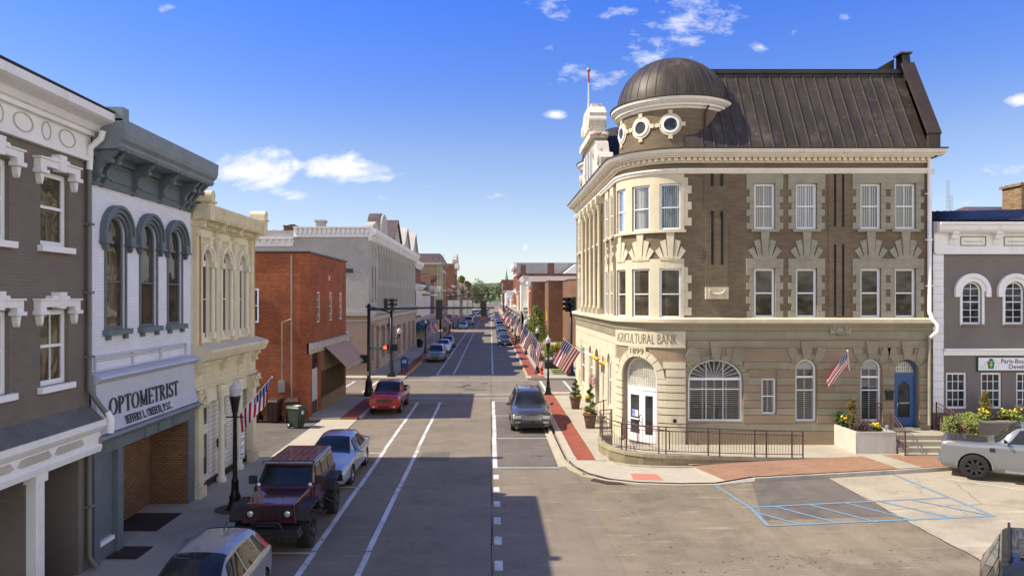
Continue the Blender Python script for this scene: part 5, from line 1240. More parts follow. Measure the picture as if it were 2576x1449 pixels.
# downpipe on the east end of the south face
o = MB(); px = 19.05
o.tube([(px, 31.05, 12.5), (px, 31.05, 5.9), (px, 31.0, 5.8)], .085, 8); o.tube([(px, 31.0, 5.85), (px + .02, 30.9, 5.6), (px + .2, 30.8, 5.35), (px + .2, 30.8, 5.05), (px - .02, 31.0, 4.8)], .085, 8)
for z in (11, 9, 7): o.bx(px - .12, px + .12, 31.0, 31.19, z, z + .06)
o.build('downspout', 'white_trim', BK)
o = MB(); o.tube([(px - .02, 31.02, 4.85), (px - .02, 31.02, 1.0)], .07, 8); o.build('downspout', 'quoin_stone', BK)
o = MB(); o.box(BP, us(17.2), us(17.45), 2.10, 2.48, .05, .22); o.box(BP, us(17.18), us(17.47), 2.42, 2.50, .05, .26); o.build('mail_box', 'black_metal', BK)

# ================================================================== ramp, railings, steps, planters
T = thing('ramp_wall', 'low curved mossy retaining wall of the wheelchair ramp at the bank corner', 'wall', (6, 28, 0))
rp = [(5.15, 30.75), (4.62, 30.55), (4.50, 29.9), (4.55, 29.2), (4.80, 28.55), (5.25, 28.0), (5.9, 27.68), (6.7, 27.55), (7.9, 27.58), (9.3, 27.82), (10.8, 28.12), (12.45, 28.45)]
rz = [.66, .66, .64, .60, .56, .53, .50, .48, .44, .34, .24, .15]
def wallrun(mb, pts, zs, z0, t0, t1, dz0=0, dz1=0):
    V2 = [Vector(p) for p in pts]; N = []
    for i in range(len(V2)):
        d = (V2[min(i + 1, len(V2) - 1)] - V2[max(i - 1, 0)]).normalized(); N.append(Vector((-d.y, d.x)))
    for i in range(len(V2) - 1):
        a, c, na, nc = V2[i], V2[i + 1], N[i], N[i + 1]
        lo = [a + na * t0, c + nc * t0, c + nc * t1, a + na * t1]
        za, zc = (zs[i], zs[i + 1]); zla, zlc = (z0, z0) if z0 is not None else (za + dz0, zc + dz0)
        mb.hexa([(lo[0].x, lo[0].y, zla), (lo[1].x, lo[1].y, zlc), (lo[2].x, lo[2].y, zlc), (lo[3].x, lo[3].y, zla), (lo[0].x, lo[0].y, za + dz1), (lo[1].x, lo[1].y, zc + dz1), (lo[2].x, lo[2].y, zc + dz1), (lo[3].x, lo[3].y, za + dz1)])
b = MB(); wallrun(b, rp, rz, -.03, 0, .16, dz1=-.13); b.build('wall_body', 'ramp_wall', T)
b = MB(); wallrun(b, rp, rz, None, -.04, .20, dz0=-.13, dz1=0); b.build('wall_cap', mat('mossy_cap', (.36, .31, .20), .95, var=.25, scale=2, stain=.5, bump=.3, stcol=(.10, .09, .04)), T)
T2 = MB(); fl_ = [(rp[i][0] + .1, rp[i][1] + .1) for i in range(len(rp))]
for i in range(len(rp) - 1): T2.q([(*fl_[i], .14), (*fl_[i + 1], .14), (max(6.2, fl_[i + 1][0]), 31.15, .135), (max(6.2, fl_[i][0]), 31.15 if i else 32.6, .135)])
T2.build('ramp_floor', 'concrete', T)
def rail(name, label, pts, zs, hh=1.05, step=.125, m='rail_brown', balus=True, posts=None, t=.022, group=None, top2=True):
    T = thing(name, label, 'railing', (pts[0][0], pts[0][1], 0), group)
    P3 = [Vector((p[0], p[1], z)) for p, z in zip(pts, zs)]
    up = lambda v, h: (v.x, v.y, v.z + h)
    b = MB(); b.tube([up(p, hh) for p in P3], t, 6); b.build('top_rail', m, T)
    if balus:
        if top2: b = MB(); b.tube([up(p, hh - .16) for p in P3], t * .7, 6); b.build('upper_rail', m, T)
        b = MB(); b.tube([up(p, .12) for p in P3], t * .7, 6); b.build('lower_rail', m, T)
        b = MB(); L = 0
        for p, q_ in zip(P3, P3[1:]):
            d = (q_ - p).length; s = step - L
            while s < d: v = p.lerp(q_, s / d); b.bar(up(v, .12), up(v, hh - (.16 if top2 else 0)), .013); s += step
            L = d - (s - step)
        b.build('balusters', m, T)
    for p, q_, in [(i, None) for i in (posts if posts is not None else range(len(P3)))]:
        b = MB(); b.bar(up(P3[p], -.02), up(P3[p], hh), .045); b.build('post', m, T)
    return T
fine = []; fz = []
for i in range(len(rp) - 1):
    for k in range(3):
        t = k / 3; fine.append((rp[i][0] + (rp[i + 1][0] - rp[i][0]) * t + .07, rp[i][1] + (rp[i + 1][1] - rp[i][1]) * t + .07)); fz.append(rz[i] + (rz[i + 1] - rz[i]) * t)
fine.append((rp[-1][0], rp[-1][1] + .07)); fz.append(rz[-1])
rail('ramp_railing', 'long brown metal railing curving along the ramp wall before the bank', fine, fz, posts=[0, 3, 8, 14, 15, 20, 21, 25, 26, 29, 30, 32, 33])
rail('inner_handrail', 'short brown handrail curving down beside the white corner doors', [(5.75, 31.2), (5.85, 30.6), (6.2, 30.1), (6.8, 29.75), (7.4, 29.6)], [.55, .5, .4, .32, .26], .75, balus=False, posts=[0, 2, 4])
rail('side_entry_rail', 'small black handrail at the side entrance steps beyond the potted topiary', [(5.05, 36.2), (5.75, 36.4), (5.95, 36.4)], [.1, .35, .4], .95, .2, 'black_metal', posts=[0, 1], top2=False)
T = thing('entry_step', 'low concrete step at the bank side entrance behind the topiary pots', 'step', (5.5, 39.6, .12)); b = MB(); b.bx(5.2, 5.95, 36.5, 40.6, .12, .30); b.bx(5.5, 5.95, 36.8, 40.4, .30, .46); b.build('step_slab', 'concrete', T)
T = thing('planter_box', 'large square white painted planter of shrubs beside the bank side steps', 'planter', (15.7, 30.2, 0))
b = MB(); b.bx(14.95, 15.07, 29.3, 31.15, 0, 1.02); b.bx(16.5, 16.62, 29.3, 31.15, 0, 1.02); b.bx(15.07, 16.5, 29.3, 29.42, 0, 1.02); b.build('box', 'planter_paint', T, bevel=.012)
b = MB(); b.bx(15.08, 16.49, 29.43, 31.15, .5, .93); b.build('soil', 'soil', T)
T = thing('entrance_steps', 'four concrete steps up to the blue side door of the bank', 'steps', (18, 30, 0))
b = MB()
b.bx(16.72, 19.45, 29.95, 31.18, 0, .76)
for i in range(3): b.bx(16.72, 19.45, 29.95 - .33 * (i + 1), 29.95 - .33 * i, 0, .76 - .19 * (i + 1) - .004 * i)
b.build('steps', 'concrete', T, bevel=.01)
rail('step_railing', 'brown railing climbing the steps beside the square white planter', [(16.78, 28.95), (16.78, 30.0), (16.78, 31.05)], [.16, .80, 1.0], .98, .12, posts=[0, 1, 2])
rail('step_railing', 'brown railing on the right of the steps, half hidden by a leafy shrub', [(19.35, 28.95), (19.35, 30.0), (19.35, 31.05)], [.16, .80, 1.0], .98, .12, posts=[0, 1, 2])
T = thing('raised_bed', 'grey brick raised planting bed in front of the grey building at right', 'planter', (24, 30.6, 0))
b = MB(); b.bx(19.6, 34, 29.95, 31.3, 0, 1.28); b.build('bed_wall', brick('bed_brick', (.20, .18, .16), (.24, .21, .18), (.15, .135, .12), var=.1), T)
b = MB(); b.bx(19.55, 34, 29.88, 30.1, 1.28, 1.36); b.build('bed_cap', 'quoin_stone', T); b = MB(); b.bx(19.6, 34, 30.1, 31.3, 1.28, 1.33); b.build('soil', 'soil', T)

# ================================================================== grey building at the right edge
GF = Fr((0, 31.35), (1, 0), (0, -1))
T = thing('grey_building', 'grey painted building with white cornice and quoins, Paris-Bourbon sign, at the right edge', 'building', (26, 36, 0))
ar = [(c - .43, c + .43, 5.36, 6.80, .43) for c in (21.08, 22.95, 24.8, 26.7)]; lo = [(c - .46, c + .46, 1.66, 3.24, 0) for c in (20.42, 21.95, 23.5, 25.1, 26.7)]
b = MB(); b.wall(GF, 19.38, 32, 0, 8.6, ar + lo, .14); solid_block(b, GF, 19.38, 32, 0, 9.8, -12, 0); b.build('wall', mat('grey_stucco', (.19, .168, .148), .9, var=.08, scale=1, bump=.15, stain=.15), T)
for o_ in ar:
    o = window(T, GF, *o_, .12, fw=.08, mid=.52, vm=1, hm=5, sill=(.06, .08, .1), sillm='grey_stucco'); u = (o_[0] + o_[1]) / 2
    m_ = MB(); m_.ring(GF, u, 6.80, .43, .60, 0, .07, n=18); m_.ring(GF, u, 6.80, .60, .78, 0, .13, n=18); m_.box(GF, u - .78, u - .58, 6.55, 6.8, 0, .13); m_.box(GF, u + .58, u + .78, 6.55, 6.8, 0, .13)
    m_.box(GF, u - .53, u - .43, 5.3, 6.8, 0, .05); m_.box(GF, u + .43, u + .53, 5.3, 6.8, 0, .05); m_.build('window_hood', 'white_trim', o)
for o_ in lo: window(T, GF, *o_, .12, fw=.09, mid=.5, vm=2, hm=3)
b = MB(); z = 1.5; i = 0
while z < 8.5: b.box(GF, 19.36, 19.82, z, z + .335, -.01, .06 if i % 2 else .05); z += .345; i += 1
b.build('quoins', 'white_trim', T)
b = MB(); b.box(GF, 19.8, 32, 4.0, 4.25, 0, .12); b.box(GF, 19.8, 32, 4.22, 4.30, 0, .2); b.build('belt_course', 'white_trim', T)
b = MB(); b.box(GF, 19.38, 32, 8.42, 9.35, 0, .08); b.box(GF, 19.38, 32, 8.42, 8.55, .08, .16); b.band(GF, 19.38, 32, [(.08, 9.3), (.42, 9.38), (.50, 9.46), (.52, 9.62), (.60, 9.70), (.60, 9.78), (0, 9.84)]); 
b.box(GF, 19.36, 19.95, 8.5, 9.84, .0, .14); b.build('cornice', 'white_trim', T)
for u in (20.15, 22.05, 23.95, 25.9, 27.8):
    m_ = MB(); bracket(m_, GF, u, 8.72, 9.30, .36, .2); m_.build('bracket', 'white_trim', T)
    m_ = MB()
    for zz in (8.78, 9.16): m_.box(GF, u + .38, u + 1.5, zz, zz + .035, .08, .105)
    m_.box(GF, u + .38, u + .415, 8.815, 9.16, .08, .105); m_.box(GF, u + 1.465, u + 1.5, 8.815, 9.16, .08, .105); m_.box(GF, u + .55, u + 1.35, 8.96, 8.98, .08, .10); m_.build('frieze_panel', 'bank_stone', T)
b = MB(); b.q([(19.45, 30.85, 9.86), (32, 30.85, 9.86), (32, 34.2, 10.9), (19.45, 34.2, 10.6)]); b.q([(19.45, 34.2, 10.6), (32, 34.2, 10.9), (32, 43, 10.7), (19.45, 43, 10.5)])
for i in range(36): x = 19.6 + i * .34; b.hexa([(x, 30.86, 9.87), (x + .03, 30.86, 9.87), (x + .03, 34.2, 10.63), (x, 34.2, 10.63), (x, 30.86, 9.9), (x + .03, 30.86, 9.9), (x + .03, 34.2, 10.68), (x, 34.2, 10.68)])
b.build('metal_roof', 'dark_seam_roof', T)
b = MB(); b.box(GF, 21.28, 26.2, 3.30, 3.95, 0, .07); SG = b.build('sign_frame', 'sign_dark_green', T)
b = MB(); b.box(GF, 21.33, 26.15, 3.35, 3.90, .07, .078); b.build('sign_panel', 'white_frame', SG)
text_mesh('Paris-Bourbon County', .27, GF, 22.32, 3.66, .078, 'sign_black', SG, ext=.002, bold=.004); text_mesh('Development', .27, GF, 22.66, 3.42, .078, 'sign_black', SG, ext=.002, bold=.004)
b = MB(); b.prism(GF, [(21.70, 3.74), (21.76, 3.42), (21.98, 3.42), (22.04, 3.74)], .078, .088); b.build('emblem_bucket', 'sign_green', SG)
b = MB(); b.ring(GF, 21.87, 3.76, .0 + .01, .10, .078, .09, 0, 180, 8); b.build('emblem_cap', 'sign_black', SG)
b = MB(); b.prism(GF, [(21.85, 3.50), (21.85, 3.66), (21.89, 3.66), (21.89, 3.50)], .088, .092); b.prism(GF, [(21.80, 3.58), (21.80, 3.61), (21.94, 3.61), (21.94, 3.58)], .088, .0915); b.disc(GF, 21.87, 3.68, .03, .093, 8); b.build('emblem_lily', 'flower_yellow', SG)
b = MB(); oc = [(21.42, 3.45), (21.50, 3.55), (21.60, 3.60), (21.68, 3.72), (21.95, 3.82), (22.12, 3.78), (22.20, 3.66), (22.22, 3.58), (22.10, 3.47), (21.9, 3.44), (21.42, 3.45)]
for p, q_ in zip(oc, oc[1:]): b.tube([GF.P(*p, .079), GF.P(*q_, .079)], .006, 4)
b.build('emblem_outline', 'metal_grey', SG)
T = thing('brick_house', 'buff brick house with a chimney behind the dark roof at the right edge', 'building', (30, 45, 0))
b = MB(); b.bx(27.0, 36, 38, 50, 0, 10.9); b.build('wall', 'chimney_brick', T)
b = MB(); b.bx(27.6, 30, 37.2, 38.6, 9, 12.35); b.bx(27.5, 30.1, 37.1, 38.7, 12.35, 12.5); b.build('chimney', 'chimney_brick', T)
b = MB(); b.q([(25.8, 36.5, 10.6), (36, 36.5, 10.6), (36, 40, 11.6), (26.5, 40, 11.6)]); b.q([(25.8, 36.5, 10.6), (26.5, 40, 11.6), (26.5, 50, 10.6), (25.8, 50, 10.6)]); b.build('roof', 'brown_seam_roof', T)
for i, (x, h, lab) in enumerate(((2382, 56, 'taller thin lattice radio mast on the skyline at right'), (2390, 50, 'shorter thin radio mast on the skyline at right'))):
    X_ = gx(x, 300); T = thing('radio_mast', lab, 'mast', (X_, 300, 0), 'radio masts on the skyline'); b = MB()
    for dx, dy in ((0, 0), (.9, 0), (.45, .8)): b.tube([(X_ + dx, 300 + dy, 0), (X_ + dx, 300 + dy, h)], .07, 4)
    for k in range(int(h / 2)): b.bar((X_, 300, k * 2), (X_ + .9, 300, k * 2 + 2), .05); b.bar((X_ + .9, 300, k * 2), (X_ + .45, 300.8, k * 2 + 2), .05)
    b.build('lattice', 'metal_grey', T)
# ================================================================== 5. long grey corner block with pediments
LX = -10.1
F5 = Fr((LX, 0), (0, 1), (1, 0)); S5 = Fr((0, 59.3), (1, 0), (0, -1))
T = thing('corner_block', 'long light grey three storey block with ornate white pediments, left of the street', 'building', (LX, 77, 0))
ops = [(61.0, 61.7, 6.1, 9.3, .0), (62.5, 63.2, 6.1, 9.3, 0), (61.0, 61.7, 9.9, 10.5, .35), (62.5, 63.2, 9.9, 10.5, .35)]
u = 65.2
while u < 95: ops += [(u - .42, u + .42, 5.7, 7.7, 0), (u - .42, u + .42, 8.1, 10.2, .42)]; u += 1.75
b = MB(); b.wall(F5, 59.3, 96, 5.3, 11.6, ops, .06); solid_block(b, F5, 59.3, 96, 5.3, 12.1, -14, 0); b.build('wall', 'grey_light_brick', T)
for o_ in ops: window(T, F5, *o_, .05, 'gray_stone_trim', fw=.05, fd=.02)
u = 64.35; b = MB()
while u < 95.8: b.box(F5, u - .15, u + .15, 5.6, 11.2, 0, .09); u += 1.75
b.build('pilasters', 'gray_stone_trim', T)
b = MB(); b.bx(-30, LX - 14, 59.4, 80, 0, 11.1); b.build('rear_wing', 'grey_light_brick', T)
def side_cornice(x0, x1, z0, z1, n):
    o = MB(); fr = S5; o.box(fr, x0, x1, z0, z1, -.3, .05); o.box(fr, x0, x1, z1 - .12, z1, .05, .30); o.box(fr, x0, x1, z0, z0 + .1, .05, .12)
    for i in range(n):
        x = x0 + (i + .5) * (x1 - x0) / n
        o.prism(fr, [(x - .13, z1 - .12), (x - .10, z0 + .38), (x, z0 + .16), (x + .10, z0 + .38), (x + .13, z1 - .12)], .05, .18); o.ring(fr, x + (x1 - x0) / n / 2, z0 + .45, .05, .13, .05, .09, 180, 360, 6)
    o.build('side_cornice', 'white_trim', T)
side_cornice(-16.3, LX + .1, 11.55, 12.4, 16); side_cornice(-30, -16.35, 10.8, 11.5, 26)
b = MB(); b.bx(-17.4, -16.4, 60.2, 61.6, 11, 12.5); b.bx(-17.45, -16.35, 60.1, 61.7, 12.5, 12.62); b.lathe([(.3, 12.6), (.3, 12.75), (.001, 12.8)], (-16.9, 60.9, 0), 12); b.build('brick_chimney', 'old_brick', T)
b = MB(); b.bx(-14.8, -14.1, 60.6, 61.4, 12, 12.95); b.bx(-14.9, -14.0, 60.5, 61.5, 12.95, 13.12); b.build('chimney', 'gray_stone_trim', T)
b = MB(); b.band(F5, 59.2, 96, [(0, 11.2), (.15, 11.3), (.2, 11.6), (.5, 11.75), (.62, 11.95), (.66, 12.2), (0, 12.4)])
u = 60.0
while u < 96: b.box(F5, u - .1, u + .1, 11.25, 11.75, .1, .5); u += .87
b.build('cornice', 'white_trim', T)
b = MB(); b.prism(F5, [(59.5, 12.2), (59.6, 12.6), (60.4, 12.75), (61.0, 13.0), (61.8, 13.1), (62.4, 12.8), (62.6, 12.2)], -.4, .3); b.build('parapet_scroll', 'gray_stone_trim', T)
b = MB(); A_ = [(66.0 + 2.1 * math.cos(math.pi * i / 12), 12.2 + 2.0 * math.sin(math.pi * i / 12)) for i in range(13)]; b.prism(F5, A_, -.9, .35); b.build('arched_pediment', 'gray_stone_trim', T)
b = MB(); b.prism(F5, [(66.0 + 2.22 * math.cos(math.pi * i / 12), 12.15 + 2.15 * math.sin(math.pi * i / 12)) for i in range(13)], -.95, .1); b.build('pediment_roof', 'brown_seam_roof', T)
for c_, hw, h in ((74.5, 2.9, 2.1), (82.8, 2.9, 2.2), (91.8, 2.9, 2.4)):
    b = MB(); b.prism(F5, [(c_ - hw, 12.3), (c_, 12.3 + h), (c_ + hw, 12.3)], -1.8, .35); o = b.build('pediment', 'gray_stone_trim', T)
    b = MB()
    for s in (-1, 1): b.hexa([F5.P(c_ + s * hw * 1.08, 12.3, .55), F5.P(c_, 12.35 + h, .55), F5.P(c_, 12.35 + h, -1.8), F5.P(c_ + s * hw * 1.08, 12.3, -1.8), F5.P(c_ + s * hw * 1.08, 12.45, .55), F5.P(c_, 12.52 + h, .55), F5.P(c_, 12.52 + h, -1.8), F5.P(c_ + s * hw * 1.08, 12.45, -1.8)])
    b.build('pediment_roof', 'brown_seam_roof' if c_ < 80 else 'gray_stone_trim', o)
gops = [(60.3, 61.6, 1.2, 4.2, 0), (63.0, 64.4, .2, 4.0, 0), (66, 68.2, 1.0, 4.0, 0), (69.4, 71.6, 1.0, 4.0, 0), (73, 75.5, .3, 3.6, 0), (77, 80, .3, 3.6, 0), (82, 85, .3, 3.6, 0), (87, 90, .3, 3.6, 0), (91.5, 95, .3, 3.6, 0)]
b = MB(); b.wall(F5, 59.25, 96, 0, 5.3, gops, .35, .05); b.q([S5.P(-30, 0, .05), S5.P(LX + .05, 0, .05), S5.P(LX + .05, 5.3, .05), S5.P(-30, 5.3, .05)])
b.build('ground_floor', 'pink_stone', T)
for o_ in gops: window(T, F5, *o_, .3, 'gray_stone_trim', 'shop_glass', w=.05, mid=.7)
b = MB(); b.band(F5, 59.2, 96, [(0, 4.5), (.3, 4.6), (.3, 5.0), (.6, 5.15), (.65, 5.35), (0, 5.5)]); b.box(S5, -30, LX, 5.05, 5.35, .05, .45); b.box(S5, -30, LX, 4.55, 4.7, .05, .2); b.build('belt_cornice', 'gray_stone_trim', T)
b = MB(); b.box(S5, -30, LX + .1, 0, 1.15, .04, .12); b.box(F5, 59.2, 60.2, 0, 1.1, .04, .12); b.build('plinth', mat('plinth_tan', (.26, .20, .15), .9), T)
for x in (-13.0, -16.5, -20): window(T, S5, x, x + 1.25, 1.25, 3.75, 0, .01, w=.13, vm=2, hm=3)
b = MB(); b.box(S5, -12.2, -11.4, 8.6, 8.95, .0, .06); b.build('wall_vent', 'gutter_dark', T)
b = MB(); b.box(F5, 70.5, 73.5, 3.7, 5.0, .1, .2); b.build('sign_band', 'gray_render', T)

# ================================================================== generic rows down the street
def row(name, label, side, y0, y1, Ht, wall, floors, corn='white_trim', xs=None, depth=24, sidem=None, store='dark_storefront', awn=None, cp=.5, ch=.5, simple=False, frame='white_frame', lintel=None, belt='gray_stone_trim'):
    X0 = xs if xs is not None else (LX if side < 0 else 6.4)
    fr = Fr((X0, 0), (0, 1), (1, 0)) if side < 0 else Fr((X0, 0), (0, -1), (-1, 0))
    a, b_ = (y0, y1) if side < 0 else (-y1, -y0)
    T = thing(name, label, 'building', (X0, (y0 + y1) / 2, 0), 'buildings down the main street')
    ops = []
    for n, z0, z1, wd, rise in floors:
        for i in range(n): c = a + (i + .5) * (b_ - a) / n; ops.append((c - wd / 2, c + wd / 2, z0, z1, rise))
    m_ = MB(); m_.wall(fr, a, b_, 3.6, Ht, ops, .15); m_.build('wall', wall, T)
    m_ = MB(); solid_block(m_, fr, a, b_, 0, Ht, -depth, 0); m_.q([fr.P(a, Ht - .3, 0), fr.P(b_, Ht - .3, 0), fr.P(b_, Ht - .3, -depth), fr.P(a, Ht - .3, -depth)]); m_.build('side_walls', sidem or wall, T)
    for o_ in ops:
        if simple:
            s = MB(); s.box(fr, o_[0], o_[1], o_[2], o_[3] + o_[4], -.12, -.08); s.cur = 1
            s.box(fr, o_[0], o_[1], o_[2] - .12, o_[2], 0, .12); s.box(fr, o_[0], o_[1], (o_[2] + o_[3]) / 2 - .04, (o_[2] + o_[3]) / 2 + .04, -.08, -.05); s.box(fr, o_[0] - .1, o_[1] + .1, o_[3] + o_[4], o_[3] + o_[4] + .22, 0, .1); s.build('window', ['window_glass', lintel or frame], T)
        else:
            w_ = window(T, fr, *o_, .12, frame, fw=.09); s = MB(); s.box(fr, o_[0] - .12, o_[1] + .12, o_[3] + o_[4], o_[3] + o_[4] + .25, 0, .12); s.build('lintel', lintel or frame, w_)
    m_ = MB(); m_.band(fr, a, b_, [(0, Ht - ch - .25), (.12, Ht - ch - .15), (.14, Ht - ch), (cp * .8, Ht - ch + .15), (cp, Ht - .1), (cp, Ht + .08), (0, Ht + .12)])
    k = a + .3
    while k < b_ and cp > .25: m_.box(fr, k - .08, k + .08, Ht - ch - .2, Ht - ch + .2, .05, cp * .7); k += .95
    m_.build('cornice', corn, T)
    m_ = MB(); m_.box(fr, a, b_, 0, 3.6, -.5, -.35); m_.build('shop_front', store, T)
    m_ = MB(); m_.box(fr, a, b_, 3.15, 3.62, -.5, .12); m_.box(fr, a, b_, 3.6, 3.8, -.1, .3); n = max(2, int((b_ - a) / 2.6))
    for i in range(n + 1): c = a + .15 + i * (b_ - a - .3) / n; m_.box(fr, c - .15, c + .15, 0, 3.15, -.5, .05)
    for i in range(n): c = a + .3 + i * (b_ - a - .3) / n; m_.box(fr, c, c + (b_ - a - .3) / n - .3, 0, .55, -.45, -.1)
    m_.build('shop_frame', belt, T)
    if awn:
        for ya, yb, am in awn:
            s = MB(); ua_, ub = (ya, yb) if side < 0 else (-yb, -ya)
            s.hexa([fr.P(ua_, 3.3, 0), fr.P(ub, 3.3, 0), fr.P(ub, 2.35, 1.4), fr.P(ua_, 2.35, 1.4), fr.P(ua_, 3.36, 0), fr.P(ub, 3.36, 0), fr.P(ub, 2.42, 1.45), fr.P(ua_, 2.42, 1.45)])
            s.q([fr.P(ua_, 2.4, 1.42), fr.P(ub, 2.4, 1.42), fr.P(ub, 2.12, 1.42), fr.P(ua_, 2.12, 1.42)]); s.q([fr.P(ua_, 3.3, 0), fr.P(ua_, 2.38, 1.4), fr.P(ua_, 2.38, 0)]); s.q([fr.P(ub, 3.3, 0), fr.P(ub, 2.38, 1.4), fr.P(ub, 2.38, 0)]); s.build('awning', am, T)
    return T, fr
T, fr = row('shop_building', 'dark red three storey shop with a blue awning, next to the long grey block', -1, 96.1, 103.5, 11.4, 'old_brick', [(3, 9.2, 10.3, .8, .2), (4, 5.0, 7.2, .8, 0)], 'white_trim', awn=[(96.6, 103, 'awning_blue')], frame='white_trim')
b = MB(); b.box(fr, 96.2, 103.4, 4.1, 7.7, .01, .06); b.build('painted_front', 'red_paint', T); b = MB()
for i in range(9): b.box(fr, 96.3 + i * .86, 96.6 + i * .86, 4.1, 7.5, .06, .16)
b.band(fr, 96.1, 103.5, [(0, 7.5), (.3, 7.7), (.7, 8.1), (.75, 8.35), (0, 8.5)]); b.build('middle_cornice', 'white_trim', T)
row('shop_building', 'cream two storey shop with dark bracketed cornice and a charcoal awning', -1, 103.6, 111.5, 8.7, 'cream_pale', [(5, 4.6, 6.6, .75, .3)], 'slate_blue_trim', cp=.7, ch=.8, awn=[(104, 111, 'awning_dark')], frame='red_paint')
T, fr = row('shop_building', 'narrow pale two storey shop with a heavy grey cornice and teal trim', -1, 111.6, 120, 8.4, 'white_painted_brick', [(4, 4.6, 6.6, .8, .3)], 'gray_stone_trim', cp=.7, ch=.7, frame='slate_blue_trim')
row('shop_building', 'dark brick shop block rising behind the low shops on the left', -1, 120.1, 128, 10.2, 'old_brick', [(3, 4.6, 6.6, .9, .3)], 'old_brick', cp=.6, ch=.6)
row('shop_building', 'last white trimmed shop before the second crossing on the left', -1, 128.1, 137, 8.6, 'grey_light_brick', [(4, 4.6, 6.6, .9, .3)], 'white_trim', cp=.7, ch=.7, store='shop_glass')
T, fr = row('hipped_building', 'large tan building with a brown hipped metal roof beyond the second crossing', -1, 148.3, 163, 13.6, 'tan_brick', [(4, 4.8, 7.5, 1.0, .5), (4, 9, 11.5, 1.0, .5)], 'tan_brick', cp=.4, depth=16)
b = MB(); x0, x1 = LX - 16.5, LX + .6
b.q([(x0, 147.8, 13.7), (x1, 147.8, 13.7), (x1 - 1.2, 151, 15.9), (x0 + 4, 151, 15.9)]); b.q([(x1, 147.8, 13.7), (x1, 163.4, 13.7), (x1 - 1.2, 160, 15.9), (x1 - 1.2, 151, 15.9)]); b.q([(x0 + 4, 151, 15.9), (x1 - 1.2, 151, 15.9), (x1 - 1.2, 160, 15.9), (x0 + 4, 160, 15.9)])
for i in range(34): xx = x0 + 1 + i * .48; b.bar((xx, 147.8, 13.72), (xx + (.35 if xx < x1 - 6 else .0), 150.9, 15.92), .04)
b.build('roof', 'brown_seam_roof', T); b = MB(); b.bx(x0 + 1, x1 - .1, 148.0, 148.35, 13.2, 13.62); b.bx(-16, -13, 148.0, 148.35, 11.6, 12.1); b.bx(-16, -10.6, 148.05, 148.35, 10.9, 11.1); b.build('eaves_board', 'tan_brick', T)
b = MB()
for k in range(4): b.bx(LX - .9 + k * .3, LX - .78 + k * .3, 148.05, 148.28, 4, 13.2)
b.build('corner_pilasters', 'limestone', T)
row('shop_building', 'low brown shop between the tan building and the tall brick hall', -1, 163.1, 184, 8.6, 'brown_brick', [(6, 4.6, 6.8, .9, .3)], 'gray_stone_trim', simple=True)
row('brick_annex', 'orange brick annex in front of the tall brick hall on the left', -1, 184.2, 200.8, 9.8, 'red_brick', [(5, 5, 7, .9, .3)], 'white_trim', cp=.2, ch=.2, simple=True)
T, fr = row('brick_hall', 'tall brown brick hall with a white scrolled parapet on its street front', -1, 201, 216, 16.2, 'brown_brick', [(4, 5, 8, 1.1, .4), (4, 10, 13.2, 1.1, .4)], 'white_trim', cp=.9, ch=1.2, simple=True)
b = MB(); b.prism(fr, [(201, 16.2), (201, 17.3), (202.5, 17.6), (203, 18.4), (206, 18.9), (208.5, 19.6), (211, 18.9), (214, 18.4), (214.5, 17.6), (216, 17.3), (216, 16.2)], -.6, .5); b.build('scrolled_parapet', 'gray_stone_trim', T)
def simple_row(side, y, data):
    for wdt, Ht, wall, corn, lab in data:
        row('shop_building', lab, side, y, y + wdt - .15, Ht, wall, [(max(2, int(wdt / 3)), 4.6, min(Ht - 1.6, 6.8), .9, .3)] + ([(max(2, int(wdt / 3)), 8.2, 10, .9, .2)] if Ht > 11.5 else []), corn, simple=True); y += wdt
simple_row(-1, 216.3, [(16, 10.2, 'grey_light_brick', 'gray_stone_trim', 'grey shop front just past the tall brick hall'), (14, 11.3, 'tan_brick', 'limestone', 'tan shop with pale cornice, second past the tall brick hall'), (15, 9.0, 'old_brick', 'tar_roof', 'dark brick shop at the third crossing on the left')])
simple_row(-1, 273, [(18, 10.6, 'brown_brick', 'gray_stone_trim', 'brown shop with grey cornice beyond the third crossing'), (20, 12.2, 'tan_brick', 'old_brick', 'tan block with brown cornice, far down on the left'), (22, 9.4, 'red_brick', 'white_trim', 'red brick shop far down on the left'), (26, 8.6, 'limestone', 'gray_stone_trim', 'pale shop far down on the left'), (30, 8.2, 'old_brick', 'gray_stone_trim', 'dark brick shop, last visible on the left')])
# ---- right side
T = thing('modern_brick_building', 'brown brick modern building with windowless stepped walls behind the young tree', 'building', (15, 103, 0))
pl = [(6.5, 113), (8.5, 113), (8.5, 105), (10.6, 105), (10.6, 94.2), (11.8, 92), (30, 92), (30, 112.9), (6.5, 112.9 + .3)]
pl = [(6.5, 113.2), (6.5, 112.0), (8.5, 112.0), (8.5, 105), (10.6, 105), (10.6, 95.5), (13.2, 92), (32, 92), (32, 113.2)]
b = MB()
for p, q_ in zip(pl, pl[1:] + pl[:1]):
    L_ = math.dist(p, q_); b.q([(*p, 0), (*q_, 0), (*q_, 8.95), (*p, 8.95)], [(0, 0), (L_, 0), (L_, 8.95), (0, 8.95)])
b.q([(*p, 8.9) for p in pl]); b.build('wall', 'brown_brick', T)
b = MB()
for p, q_ in zip(pl, pl[1:]): b.bar((*p, 9.0), (*q_, 9.0), .16)
b.build('coping', 'seam_metal', T)
b = MB(); b.bx(11.2, 12.6, 91.9, 92.6, .2, 2.4); b.build('side_entrance', 'interior', T); b = MB(); b.bx(8.42, 8.5, 107.5, 108.2, 3.1, 4.6); b.build('yellow_notice', 'flower_yellow', T)
